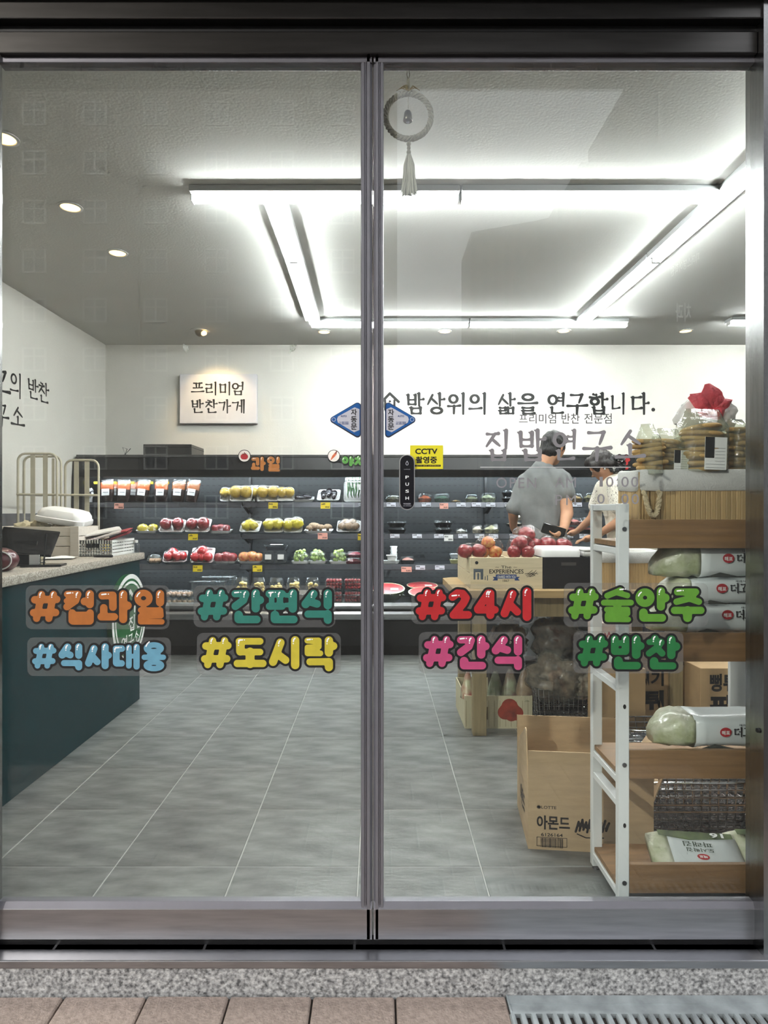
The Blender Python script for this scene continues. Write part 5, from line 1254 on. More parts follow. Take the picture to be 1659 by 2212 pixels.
for k, v in enumerate((.72, .53, .335)):
    mb = MB(); x_ = w * .60; z_ = v * hh
    for a, b in (((x_, z_), (x_ + .046, z_ + .002)), ((x_, z_ + .058), (x_ + .046, z_ + .060)), ((x_, z_), (x_ + .002, z_ + .06)), ((x_ + .044, z_), (x_ + .046, z_ + .06))): mb.box((a[0], -d - .001, a[1]), (b[0], -d - .0005, b[1]))
    if k == 0: mb.ribbon([(x_ + .012, z_ + .048), (x_ + .023, z_ + .026), (x_ + .034, z_ + .048)], .004, -d - .0008, 4); mb.ribbon([(x_ + .023, z_ + .03), (x_ + .023, z_ + .010)], .002, -d - .0008, 4); mb.ribbon([(x_ + .012, z_ + .009), (x_ + .034, z_ + .009)], .002, -d - .0008, 4)
    elif k == 1: mb.ribbon([(x_ + .012, z_ + .01), (x_ + .018, z_ + .04), (x_ + .023, z_ + .05), (x_ + .028, z_ + .04), (x_ + .034, z_ + .01)], .002, -d - .0008, 4); mb.ribbon([(x_ + .023, z_ + .018), (x_ + .023, z_ + .03)], .005, -d - .0008, 4)
    else:
        mb.ribbon([(x_ + .023, z_ + .03), (x_ + .0235, z_ + .03)], .008, -d - .0008, 6)
        for q in range(8): a_ = q * PI / 4; mb.ribbon([(x_ + .023 + .011 * math.cos(a_), z_ + .03 + .011 * math.sin(a_)), (x_ + .023 + .018 * math.cos(a_), z_ + .03 + .018 * math.sin(a_))], .0012, -d - .0008, 3)
    mb.build('handling_mark', m_ink, t)
x0 = P(1513, 0, 3.25).x
carton('brown lettered carton half hidden by the white board', x0, x0 + .40, 3.25, 3.66, .40, (('뻥튀기', .12, .62, .70, .93, .035), ('팡튀', .12, .72, .36, .66, .05), ('양', .14, .27, .17, .31, .03)))
B_ = MB().rbox((P(1470, 0, 3.60).x, 3.84, 0), (P(1600, 0, 3.6).x, 4.15, .415), .004)
tag(B_.build('plain_carton', m_cardd), 'plain brown carton standing behind the lettered cartons', 'carton')
B_ = MB().rbox((P(1577, 0, 2.95).x, 2.95, 0), (P(1577, 0, 2.95).x + .5, 2.97, P(0, 1427, 2.95).z), .003)
tag(B_.build('white_board', m_whitem), 'plain white board standing before the second lettered carton', 'board')
# pink printed box seen between stickers
B_ = thing('pink_box', 'pale pink printed box behind the shelf rack', 'box', (P(1318, 0, 3.1).x, 3.12, P(0, 1440, 3.1).z))
MB().rbox((-.07, -.06, 0), (.09, .10, .22), .003).build('body', mat('pale_pink_card', (222, 200, 192), .6), B_)
mb = MB(); mb.ribbon([(-.04, .17), (-.03, .15), (-.02, .175), (-.01, .145), (.0, .17), (.02, .15)], .003, -.0608, 4); mb.ribbon([(.05, .15), (.052, .15)], .012, -.0608, 6); mb.build('printed_flower', m_inkr, B_)
B_ = MB().rbox((P(1290, 0, 3.1).x, 3.06, 0), (P(1290, 0, 3.1).x + .22, 3.24, P(0, 1440, 3.1).z), .003)
tag(B_.build('plain_carton', m_cardd), 'plain brown carton carrying the pale pink box', 'carton')

# ------------------------------------------------------------------ open almond carton on the floor
t = thing('open_carton', 'open brown carton with printed lettering on the floor beside the rack', 'carton', (.535, 2.265, 0), R(-6))
w, d, h, th = .43, .34, .186, .004
MB().box((0, 0, 0), (w, th, h)).build('front_panel', m_card, t)
MB().box((0, d - th, 0), (w, d, h)).build('back_panel', m_card, t)
MB().box((0, th, 0), (th, d - th, h)).build('side_panel', m_card, t)
MB().box((w - th, th, 0), (w, d - th, h)).build('side_panel', m_card, t)
MB().box((th, th, 0), (w - th, d - th, th)).build('bottom_panel', m_card, t)
MB().box((0, 0, 0), (w, th, .165)).build('flap', m_card, t, loc=(0, 0, h), rot=(R(2), 0, 0))
MB().box((0, 0, 0), (w, th, .18)).build('flap', m_card, t, loc=(0, d - th, h), rot=(R(-4), 0, 0))
mb = MB(); mb.prism([(0, 0), (d, 0), (d - .02, .10), (.14, .20), (.12, .195)], 'x', 0, th); mb.build('flap', m_card, t, loc=(0, 0, h), rot=(0, R(2), 0))
mb = MB(); mb.prism([(0, 0), (d, 0), (d - .04, .15), (.04, .15)], 'x', 0, th); mb.build('flap', m_card, t, loc=(w - th, 0, h), rot=(0, R(28), 0))
def ct(body, x0, x1, z0, z1, b=0, m=m_ink):
    mb = MB(); type_xz(mb, body, x0, x1, z0, z1, -.0008, b); return mb.build('lettering', m, t)
ct('◉LOTTE', .030, .098, .145, .157, .012); ct('아몬드', .030, .145, .072, .122, .03); ct('6126164', .045, .120, .048, .060, .012)
mb = MB()
for a, b in (((.03, .012), (.135, .0135)), ((.03, .0435), (.135, .045)), ((.03, .012), (.0315, .045)), ((.1335, .012), (.135, .045))): mb.box((a[0], -.001, a[1]), (b[0], -.0003, b[1]))
x = .044
while x < .122: q = rnd.choice((.0012, .002, .003)); mb.box((x, -.001, .009), (x + q, -.0003, .042)); x += q + rnd.choice((.0015, .0025))
o = mb.build('barcode', m_ink, t); o['kind'] = 'stuff'
mb = MB()
for k in range(9): mb.ribbon([(.165 + k * .013, .070 + .004 * (k % 3)), (.175 + k * .013, .105 + .008 * (k % 2)), (.180 + k * .011, .085)], .004, -.0008, 4)
mb.ribbon([(.17, .062), (.20, .05), (.26, .052)], .002, -.0008, 4); mb.build('printed_picture', m_ink, t)
mb = MB(); type_xz(mb, '아몬드', 0, .13, 0, .075, bold=.03, frame=lambda u, v: (-.0008, .22 - u, .075 + v)); mb.build('lettering', m_ink, t)

# ------------------------------------------------------------------ white steel and oak rack
XK = .7356; YK0, YK1 = 1.902, 2.157; XK1 = 1.72
t = thing('display_rack', 'white steel display rack with oak shelves inside the right door leaf', 'shelf rack', (1.2, 2.03, 0))
S_ = .032
for x in (XK - S_ / 2, XK1 - S_):
    for y in (YK0, YK1 - .026):
        o = MB().rbox((x, y, .012), (x + S_, y + .026, 1.224), .002).build('upright', m_whitem, t, world=True)
        MB().lathe([(0, 0), (.013, 0), (.013, .008), (.006, .009), (.006, .014)], (x + S_ / 2, y + .013, 0), 12).build('foot', m_bolt, t, world=True, smooth=True)
        if x < 1 and y < 2:
            for z in (P(0, 1527, 1.9).z, P(0, 1784, 1.9).z):
                MB().lathe([(.0045, -.0006), (.0045, .0006)], seg=10, sy=1.6).build('slot_hole', m_black, o, loc=(x + .018 - 1.2, YK0 - .0006 - 2.03, z), rot=(R(90), 0, 0))
            for z in (P(0, 1143, 1.9).z, P(0, 1653, 1.9).z, P(0, 1908, 1.9).z, P(0, 1395, 1.9).z):
                MB().lathe([(0, -.003), (.006, -.003), (.0068, 0), (.0068, .002)], seg=12).build('bolt', m_bolt, o, True, loc=(x + .017 - 1.2, YK0 - .001 - 2.03, z), rot=(R(90), 0, 0))
zt = (1.176, .8366, .4856, .143)
for x in (XK - S_ / 2 + .001, XK1 - S_ + .001):
    for z in [1.203] + [q - .105 for q in zt] + [.31, .655]:
        MB().rbox((x, YK0 + .026, z - .0), (x + .028, YK1 - .026, z + .020), .002).build('rung', m_whitem, t, world=True)
for q in zt:
    MB().rbox((XK - S_ / 2 + .006, YK0 + .02, q - .082), (XK1 - .008, YK1 - .005, q - .066), .001).build('shelf_board', m_wood, t, world=True)
    MB().rbox((XK + S_ / 2 + .001, YK0 + .003, q - .086), (XK1 - S_, YK0 + .019, q), .0015).build('front_board', m_wood, t, world=True)
    MB().rbox((XK - S_ / 2 + .003, YK0 + .020, q - .086), (XK + S_ / 2, YK0 + .026, q), .0015).build('board_end', m_wood, t, world=True)

# basket of cracker bags on the rack top
zb = zt[0] - .066
bamboo('bamboo basket with grey cloth band and rope handle on the rack top', P(1381, 0, 1.96).x, P(1381, 0, 1.96).x + .62, 1.955, 2.13, zb, .212, .058, 40, handle=[(-.302, -.255, .075, -.0875)])
m_crk = mat('rice_cracker', (232, 196, 132), .7, scale=26, c2=(206, 156, 88), bump=.5, bscale=70, objrand=.08)
ck = MB(); ck.lathe([(0, -.5), (.9, -.46), (1, -.25), (1.03, 0), (1, .25), (.9, .46), (0, .5)], seg=18)
ck_me = ck.mesh('rice_cracker'); ck_me.materials.append(m_crk); ck_me.polygons.foreach_set('use_smooth', [True] * len(ck_me.polygons))
m_green = clear('cracker_bag_film', (246, 248, 240), (176, 186, 172), haze=.16, refl=1.5, rough=.10, ior=1.45, wrinkle=.8, wscale=34)
def cracker_bag(label, px0, px1, py0, py1, D, n, lab=None, tilt=0, top=.25):
    a = P(px0, py1, D); b = P(px1, py0, D); w = (b.x - a.x) / 2; h = b.z - a.z
    t = thing('cracker_bag', label, 'cracker bag', ((a.x + b.x) / 2, D, a.z), group='bags of round rice crackers in the rack basket', rot=(0, R(tilt), 0))
    hs = h * (1 - top)
    for k in range(n):
        o = link(ck_me, 'rice_cracker', t, (rnd.uniform(-.004, .004), rnd.uniform(-.003, .003), hs * (k + .5) / n), (R(rnd.uniform(-5, 5)), R(rnd.uniform(-7, 7)), rnd.uniform(0, 6))); o.scale = (w * .90, .052, hs / n * 1.05)
    rings = []
    for i in range(13):
        f = i / 12; z_ = h * f; k_ = 1.0 if f < 1 - top else 1.0 - .28 * (f - 1 + top) / top; dd = .060 if f < 1 - top else .060 * max(.08, 1 - ((f - 1 + top) / top) ** .8)
        rings.append([(w * k_ * math.copysign(abs(math.cos(q)) ** .6, math.cos(q)) * (1 + .05 * noise.noise(Vector((q, f * 5, px0)))), dd * math.copysign(abs(math.sin(q)) ** .7, math.sin(q)), z_) for q in [2 * PI * k / 24 for k in range(24)]])
    MB().loft(rings).build('bag_film', m_green, t, 'all')
    if lab:
        lx0, lx1, lz0, lz1 = lab
        l = MB().box((w * lx0, -.066, h * lz0), (w * lx1, -.064, h * lz1)).build('label', m_inkw, t)
        MB().box((w * lx0, -.067, h * (lz0 + (lz1 - lz0) * .36)), (w * (lx0 + (lx1 - lx0) * .42), -.0662, h * lz1)).build('label_print', m_ink, l)
        mb = MB()
        for k in range(7): mb.box((w * (lx0 + (lx1 - lx0) * (.47 if k > 1 else .06)), -.0668, h * (lz0 + .03 + k * .05)), (w * (lx0 + (lx1 - lx0) * .92), -.0662, h * (lz0 + .034 + k * .05)))
        o = mb.build('small_print', mat('grey_small_print', (120, 124, 128), .6), l); o['kind'] = 'stuff'
cracker_bag('cracker bag at the left end of the rack basket', 1384, 1422, 916, 1025, 1.99, 8, None, -3, .30)
cracker_bag('cracker bag with black and white label, second from left', 1408, 1468, 926, 1023, 2.04, 7, (-.1, .9, .05, .48), 2, .26)
cracker_bag('tallest cracker bag with black and white label, middle of the basket', 1462, 1563, 884, 1020, 1.995, 9, (-.28, .62, .02, .52), 2, .28)
cracker_bag('cracker bag right of the tallest one', 1562, 1606, 906, 1018, 2.03, 9, None, 2, .16)
cracker_bag('cracker bag cut by the right door jamb', 1603, 1660, 912, 1018, 2.02, 9, None, 3, .16)
# white bag with a red flower print
a = P(1462, 930, 2.09); b = P(1592, 838, 2.09)
t = thing('flower_print_bag', 'white bag with a big red flower print on top of the cracker bags', 'bag', ((a.x + b.x) / 2, 2.095, a.z)); w = (b.x - a.x) / 2; h = b.z - a.z
mb = MB(); mb.ball((0, 0, h * .36), (w, .035, h * .46), 28, 16, .25, 2.2, 5.5); mb.build('bag', clear('milky_film', (250, 250, 250), (244, 242, 240), haze=.72, refl=1.2, rough=.2, wrinkle=.7, wscale=30), t, True)
m_pet = mat('red_petal_print', (226, 84, 96), .45, var=.2, scale=30, bump=.4)
for k, (an, ln, wd) in enumerate(((100, .60, .26), (150, .62, .22), (62, .42, .22), (25, .5, .12), (200, .34, .16), (-40, .30, .20), (250, .22, .2))):
    mb = MB(); a_ = R(an); L_p = h * ln; 
    mb.grid(lambda u, v: ((L_p * u) * math.cos(a_) - (v - .5) * 2 * h * wd * math.sin(PI * min(.92, u * .9 + .06)) * math.sin(a_), -.040 - .014 * math.sin(PI * u) + .004 * math.cos(v * 6), h * .46 + (L_p * u) * math.sin(a_) + (v - .5) * 2 * h * wd * math.sin(PI * min(.92, u * .9 + .06)) * math.cos(a_)), 7, 5)
    mb.build('petal', m_pet, t, 'all')
# seaweed packs
m_foil = mat('silver_white_pack', (206, 212, 212), .32, var=.05, scale=8, bump=.35, bscale=12, coat=.3); m_end = mat('pale_green_pack_end', (216, 216, 196), .34, scale=14, c2=(160, 168, 128), bump=.9, bscale=24, coat=.4)
def seaweed(label, pxl, py0, py1, D, L=.42, logo=None, end=.16, d=.075, flip=False):
    a = P(pxl, py1, D); b = P(pxl, py0, D); h = b.z - a.z
    t = thing('seaweed_pack', label, 'seaweed pack', (a.x, D + d, a.z), group='white seaweed packs on the rack')
    def ring(f):
        k = min(1, .42 + 2.6 * max(0, f) ** .75) if f < .3 else (1 if f < .93 else 1 - (f - .93) * 6)
        wob = (.16 if f < .3 else .05) * noise.noise(Vector((f * 22, pxl, 0))); hh = h * .5 * k * (1 + wob)
        return [(L * f, d * .96 * k * math.copysign(abs(math.cos(q)) ** .45, math.cos(q)), h * .5 * (k * .96 + .04) + hh * math.copysign(abs(math.sin(q)) ** .5, math.sin(q)) * (1 + (.30 if f < .28 else .05) * noise.noise(Vector((q * 2, f * 16, pxl))))) for q in [2 * PI * k_ / 22 for k_ in range(22)]]
    e = end / L if end < 1 else .3
    MB().loft([ring(e * i / 8) for i in range(9)]).build('clear_end', m_end, t, 'all')
    MB().loft([ring(e + (1 - e) * i / 10) for i in range(11)]).build('sleeve', m_foil, t, 'all')
    MB().add([(L * e + .01, -d * 1.0, h * .02), (L * e + .055, -d * 1.0, h * .17), (L * e + .12, -d * 1.0, h * .02)], [(0, 1, 2)]).build('dark_corner', mat('pack_dark_corner', (52, 56, 50), .5), t)
    if logo:
        q = P(logo[0], logo[1], D - .003); x = q.x - t.location.x; z = q.z - t.location.z; r = .0175; yy = -d * 1.01 - .002
        mb = MB(); mb.add([(x + r * math.cos(2 * PI * k / 24), yy, z + r * .82 * math.sin(2 * PI * k / 24)) for k in range(24)], [tuple(range(24))]); lg = mb.build('logo', m_inkr, t)
        mb = MB(); type_xz(mb, '해표', x - .0125, x + .0125, z - .008, z + .005, yy - .0005, .02); mb.build('lettering', m_inkw, lg)
        for i, ch in enumerate('더고소한'):
            mb = MB(); brush(mb, ch, x + .026 + i * .027, z + .014, .024, .027, yy - .0003, .17); mb.build('letter', m_ink, t)
        mb = MB(); type_xz(mb, '재래식도시락', x + .040, x + .105, z + .018, z + .025, yy - .0003, .01); mb.build('lettering', m_ink, t)
    return t
seaweed('white seaweed pack topmost of the stack of three', 1431, 1180, 1248, 1.935, .44, (1574, 1206), .12)
seaweed('white seaweed pack in the middle of the stack of three', 1446, 1249, 1306, 1.935, .44, (1560, 1271), .07)
seaweed('white seaweed pack at the bottom of the stack of three', 1424, 1307, 1369, 1.935, .44, (1572, 1328), .09)
seaweed('white seaweed pack lying alone on the third shelf', 1427, 1552, 1619, 1.935, .44, (1568, 1582), .11)
B_ = MB(); B_.ball((0, 0, .02), (.05, .03, .018), 18, 10, .5, 2.4, 6.2)
tag(B_.build('clear_wrapper', m_bag, None, 'all', loc=(P(1500, 0, 2.0).x, 2.0, zt[0] - .33 + .19)), 'crumpled clear wrapper above the stack of seaweed packs', 'wrapper')
# big pack on the lowest shelf, lying tilted with its print upside down
zl = zt[3] - .066
def bigpack(label, px, D, rz, text):
    t = thing('large_seaweed_pack', label, 'seaweed pack', ((px - CX) * D / F, D, zl + .002), group='large seaweed packs on the lowest shelf', rot=(R(24), 0, R(rz)))
    Wp, Dp, Hp = .135, .125, .055
    def ring(f):
        k = 1 if .12 < f < .88 else (.45 + .55 * min(1, min(f, 1 - f) / .12))
        return [(-Wp + 2 * Wp * f, Dp * .5 + Dp * .5 * (.9 + .1 * k) * math.copysign(abs(math.cos(q)) ** .4, math.cos(q)), Hp * .5 + Hp * .5 * k * math.copysign(abs(math.sin(q)) ** .4, math.sin(q)) * (1 + .06 * noise.noise(Vector((q, f * 8, px))))) for q in [2 * PI * k_ / 22 for k_ in range(22)]]
    MB().loft([ring(i / 14) for i in range(4)]).build('clear_end', m_end, t, 'all')
    MB().loft([ring(i / 14) for i in range(3, 15)]).build('sleeve', m_foil, t, 'all')
    zz_ = Hp * 1.035
    MB().add([(-Wp * .75, Dp * .80, zz_), (Wp * .9, Dp * .80, zz_), (Wp * .9, Dp * .97, zz_ - .003), (-Wp * .75, Dp * .97, zz_ - .003), (-Wp * .1, Dp * .70, zz_)], [(0, 4, 1, 2, 3)]).build('green_band', mat('pack_green_band', (44, 62, 34), .5, scale=20, c2=(92, 110, 60)), t)
    up = lambda x, y: (lambda u, v: (x - u, y - v, zz_ + .0008))
    mb = MB(); type_xz(mb, '16', 0, .040, 0, .017, bold=.03, frame=up(.095, .118)); mb.build('lettering', m_inkw, t)
    mb = MB(); type_xz(mb, '파래김', 0, .085, 0, .018, bold=.01, frame=up(.05, .082)); mb.build('lettering', mat('print_dark_green', (50, 66, 50), .6), t)
    mb = MB(); type_xz(mb, '도시락김', 0, .080, 0, .014, bold=.01, frame=up(.05, .060)); mb.build('lettering', mat('print_dark_green', (50, 66, 50), .6), t)
    mb = MB(); mb.add([(.012 + .018 * math.cos(2 * PI * k / 20), .030 + .010 * math.sin(2 * PI * k / 20), zz_ + .0006) for k in range(20)], [tuple(range(20))]); lg = mb.build('logo', m_inkr, t)
    mb = MB(); type_xz(mb, '해표', 0, .024, 0, .010, bold=.02, frame=lambda u, v: (.024 - u, .035 - v, zz_ + .0012)); mb.build('lettering', m_inkw, lg)
bigpack('large seaweed pack printed upside down on the lowest shelf', 1512, 1.945, -8, 1)
bigpack('large seaweed pack cut by the door jamb on the lowest shelf', 1690, 1.955, -4, 1)

# nested wire baskets behind the rack
xa = P(1412, 0, 2.27).x
b0 = wire_basket('wire_basket', 'empty chrome wire basket, lowest of the nested stack behind the rack', xa - .05, xa + .62, 2.26, 2.62, .004, .13, 20, 12, 4, .9, .0018, 'nested empty wire baskets', .0035)
for k in range(1, 6):
    dup(b0, (b0.location.x + .004 * (k % 2), b0.location.y - .003 * (k % 3), .004 + k * .026), None, 'empty chrome wire basket, %s of the nested stack behind the rack' % (0, 'second from bottom', 'third from bottom', 'fourth from bottom', 'fifth from bottom', 'topmost')[k])
wire_basket('wire_basket', 'chrome wire basket far behind the rack before the lettered cartons', P(1362, 0, 2.85).x, P(1362, 0, 2.85).x + .45, 2.85, 3.05, P(0, 1615, 2.85).z, .075, 10, 6, 3, .92, .0018, None, .0035)
B_ = MB().rbox((P(1366, 0, 2.85).x, 2.86, 0), (P(1366, 0, 2.85).x + .43, 3.04, P(0, 1615, 2.85).z - .002), .004)
tag(B_.build('low_box', mat('grey_low_box', (70, 72, 76), .6)), 'grey low box under the far wire basket', 'box')

# ------------------------------------------------------------------ stickers and fittings on the door glass
YG = YD - .0046           # outer glass face
KZ = 320.0 / 1659.0
def m_(n, c): return mat(n, tuple(int(v * .88) for v in c), .42, var=.07, scale=40)
HASHS = [(40, [(208, 150), (153, 418)]), (40, [(342, 150), (290, 418)]), (42, [(133, 210), (378, 205)]), (42, [(120, 355), (365, 352)])]
def sh(st, dx, dy, k=1.0, ox=0, oy=0): return [(r * k, [(ox + (x - ox) * k + dx, oy + (y - oy) * k + dy) for x, y in pts]) for r, pts in st]
def ring_(cx_, cy_, rx, ry, r, n=22): return (r, [(cx_ + rx * math.cos(2 * PI * i / n), cy_ + ry * math.sin(2 * PI * i / n)) for i in range(n + 1)])
KEOP = [(38, [(498, 148), (615, 146)]), (40, [(615, 150), (590, 220), (492, 288)]), (30, [(486, 222), (590, 215)]), (47, [(748, 148), (748, 258)]), (44, [(690, 228), (745, 228)]), (42, [(552, 358), (552, 442)]), (42, [(752, 358), (752, 442)]), (31, [(560, 374), (750, 374)]), (37, [(560, 452), (750, 452)])]
GWA = [(43, [(888, 164), (1006, 160), (1008, 292)]), (42, [(905, 300), (905, 400)]), (42, [(876, 400), (1022, 400)]), (46, [(1122, 148), (1122, 425)]), (46, [(1122, 275), (1172, 275)])]
IL = [ring_(1350, 192, 66, 60, 36), (46, [(1535, 146), (1535, 238)]), (31, [(1318, 325), (1540, 325), (1545, 388), (1318, 392), (1318, 455), (1555, 456)])]
SIK2 = [(42, [(500, 145), (440, 230)]), (38, [(480, 210), (530, 232)]), (40, [(625, 140), (625, 235)]), (34, [(460, 322), (625, 322)]), (39, [(625, 325), (625, 365)])]
SA = [(40, [(795, 160), (735, 322)]), (38, [(790, 262), (832, 308)]), (40, [(920, 140), (920, 350)]), (38, [(920, 235), (958, 235)])]
DAE = [(36, [(1042, 162), (1108, 160)]), (38, [(1045, 165), (1045, 320)]), (36, [(1050, 325), (1105, 325)]), (32, [(1186, 148), (1186, 352)]), (35, [(1272, 142), (1272, 360)]), (26, [(1186, 245), (1270, 245)])]
YONG = [ring_(1465, 157, 82, 38, 31), (30, [(1358, 257), (1572, 257)]), (30, [(1420, 200), (1420, 250)]), (30, [(1512, 200), (1512, 250)]), ring_(1466, 348, 86, 36, 30)]
GAN = [(40, [(482, 142), (600, 140)]), (43, [(600, 145), (575, 215), (485, 282)]), (47, [(713, 138), (713, 305)]), (45, [(713, 213), (762, 213)]), (48, [(522, 380), (522, 425)]), (43, [(525, 430), (725, 430)])]
PYEON = [(42, [(865, 143), (1008, 143)]), (40, [(865, 282), (1008, 282)]), (31, [(892, 145), (892, 280)]), (36, [(984, 145), (984, 280)]), (47, [(1128, 138), (1128, 308)]), (26, [(1050, 160), (1128, 160)]), (26, [(1050, 268), (1128, 268)]), (48, [(928, 380), (928, 425)]), (43, [(930, 430), (1140, 430)])]
SIK = [(47, [(1358, 145), (1272, 258)]), (43, [(1330, 235), (1400, 256)]), (47, [(1520, 140), (1520, 270)]), (41, [(1298, 370), (1520, 370)]), (45, [(1520, 370), (1520, 435)])]
DO = [(38, [(475, 130), (710, 130)]), (48, [(490, 138), (490, 242)]), (37, [(490, 250), (710, 250)]), (50, [(598, 250), (598, 380)]), (41, [(455, 378), (742, 378)])]
SI4 = [(46, [(938, 145), (855, 360)]), (43, [(920, 285), (995, 340)]), (47, [(1103, 120), (1103, 395)])]
RAK = [(33, [(1240, 122), (1366, 122), (1366, 190), (1242, 200), (1242, 264), (1384, 265)]), (47, [(1480, 122), (1480, 255)]), (45, [(1480, 183), (1530, 183)]), (40, [(1268, 360), (1480, 358)]), (46, [(1480, 362), (1480, 420)])]
TWO = [(44, [(505, 178), (560, 136), (618, 142), (655, 190), (625, 250), (525, 370)]), (43, [(515, 380), (680, 378)])]
FOUR = [(44, [(905, 138), (788, 312)]), (42, [(790, 322), (980, 322)]), (45, [(928, 140), (928, 380)])]
SI5 = [(46, [(1175, 145), (1088, 362)]), (42, [(1165, 280), (1230, 345)]), (49, [(1338, 122), (1338, 398)])]
SUL = [(34, [(645, 105), (500, 165)]), (32, [(620, 132), (725, 162)]), (33, [(462, 242), (765, 242)]), (42, [(612, 248), (612, 300)]), (31, [(495, 318), (725, 318), (728, 362), (502, 378), (502, 428), (735, 430)])]
AN = [ring_(922, 186, 66, 64, 41), (46, [(1100, 115), (1100, 285)]), (47, [(1100, 188), (1150, 188)]), (48, [(905, 355), (905, 405)]), (43, [(908, 412), (1115, 412)])]
JU = [(39, [(1285, 122), (1490, 122)]), (36, [(1490, 125), (1420, 195), (1275, 232)]), (36, [(1420, 195), (1525, 232)]), (41, [(1252, 328), (1548, 328)]), (50, [(1398, 330), (1398, 408)])]
BAN = [(43, [(480, 105), (480, 240)]), (43, [(600, 105), (600, 240)]), (32, [(480, 150), (600, 150)]), (36, [(485, 246), (600, 246)]), (49, [(720, 108), (720, 278)]), (45, [(720, 182), (768, 182)]), (50, [(520, 350), (520, 395)]), (42, [(522, 402), (730, 402)])]
CHAN = [(42, [(930, 100), (931, 120)]), (34, [(868, 138), (1000, 135)]), (37, [(1000, 140), (960, 195), (865, 265)]), (37, [(950, 205), (1010, 265)]), (47, [(1113, 112), (1113, 283)]), (48, [(1113, 188), (1165, 188)]), (48, [(920, 355), (920, 398)]), (40, [(922, 405), (1130, 405)])]
def bubble(name, label, ox, oy, letters, c, D=YG, K=KZ, film=True, out=25.0, hl=True):
    """puffy hand-drawn word: film, black outline, coloured letters, white glints"""
    T = lambda x, y: pz(ox + x * K, oy + y * K, D)
    pxm = K * D / F
    xs = [x for L in letters for r, p_ in L for x, y in p_]; ys = [y for L in letters for r, p_ in L for x, y in p_]
    q = P(ox + (min(xs) + max(xs)) / 2 * K, oy + max(ys) * K, D)
    t = thing(name, label, 'sticker', (q.x, D, q.z), group='puffy word stickers on the door glass' if film else None)
    if film:
        a = T(min(xs) - 90, max(ys) + 84); b = T(max(xs) + 84, min(ys) - 84); w = (b[0] - a[0]); h = b[1] - a[1]; mb = MB()
        r_ = .018; pts = [((a[0] + b[0]) / 2 + x, D - .0003, (a[1] + b[1]) / 2 + y) for x, y, z_ in rrect(w, h, r_, 0, 6)]
        mb.add(pts, [tuple(range(len(pts)))]); mb.build('backing_film', m_stfilm, t, world=True)
    mb = MB()
    for L in letters:
        for r, p_ in L: mb.ribbon([T(*e) for e in p_], (r + out) * pxm, D - .0008, 8)
    mb.build('outline', m_ink, t, world=True)
    mc = m_('sticker_%d_%d_%d' % c, c); gl_ = MB()
    for L in letters:
        mb = MB()
        for i, (r, p_) in enumerate(L):
            mb.ribbon([T(*e) for e in p_], r * pxm, D - .0013, 8)
            e0, e1 = p_[0], p_[1]; vert = abs(e1[1] - e0[1]) > abs(e1[0] - e0[0]) and len(p_) < 6
            if hl and (i == 0 or (vert and e0[1] < 170)):
                if len(p_) > 6:
                    cx2 = sum(e[0] for e in p_) / len(p_); cy2 = sum(e[1] for e in p_) / len(p_); rx_ = max(e[0] for e in p_) - cx2 + 18
                    gl_.ribbon([T(cx2 + rx_ * math.cos(R(k)) * .97, cy2 - rx_ * math.sin(R(k)) * .92) for k in (165, 145, 125)], 7 * pxm, D - .0018, 4)
                elif vert:
                    gl_.ribbon([T(e0[0] - r * .42, e0[1] + r * .25), T(e0[0] - r * .35, e0[1] - r * .2), T(e0[0] - r * .05, e0[1] - r * .52)], 8 * pxm, D - .0018, 4)
                    gl_.ribbon([T(e0[0] - r * .45, e0[1] + r * .75), T(e0[0] - r * .44, e0[1] + r * .76)], 7 * pxm, D - .0018, 4)
                else:
                    gl_.ribbon([T(e0[0] - r * .1, e0[1] - r * .3), T(e0[0] + r * 1.0, e0[1] - r * .42)], 8 * pxm, D - .0018, 4)
                    gl_.ribbon([T(e0[0] + r * 1.6, e0[1] - r * .42), T(e0[0] + r * 1.62, e0[1] - r * .42)], 7 * pxm, D - .0018, 4)
        mb.build('letter', mc, t, world=True)
    if hl: o = gl_.build('glints', m_inkw, t, world=True); o['kind'] = 'stuff'
    return t
W8 = [('orange puffy word sticker, upper row at the far left', 50, 1255, [HASHS, KEOP, GWA, IL], (196, 116, 52)),
      ('light blue puffy word sticker, lower row at the far left', 50, 1370, [sh(HASHS, 41, 19, .796), SIK2, SA, DAE, YONG], (116, 176, 200)),
      ('teal green puffy word sticker, upper row left of the meeting stiles', 415, 1255, [sh(HASHS, -14, -17), GAN, PYEON, SIK], (56, 136, 120)),
      ('yellow puffy word sticker, lower row left of the meeting stiles', 425, 1360, [sh(HASHS, -29, -27), DO, SI4, RAK], (222, 204, 68)),
      ('red puffy word sticker with digits, upper row of the right leaf', 880, 1255, [sh(HASHS, 14, -20), TWO, FOUR, SI5], (204, 48, 52)),
      ('pink puffy word sticker, lower row of the right leaf', 890, 1360, [sh(HASHS, 45, -40), sh(GAN, 61, -28), sh(SIK, -334, -28)], (208, 84, 130)),
      ('light green puffy word sticker, upper row at the right', 1215, 1255, [sh(HASHS, -16, -29), SUL, AN, JU], (104, 164, 56)),
      ('dark green puffy word sticker, lower row at the right', 1235, 1360, [sh(HASHS, -14, -47), BAN, CHAN], (44, 124, 68))]
for lab, ox, oy, L, c in W8: bubble('word_sticker', lab, ox, oy, L, c)
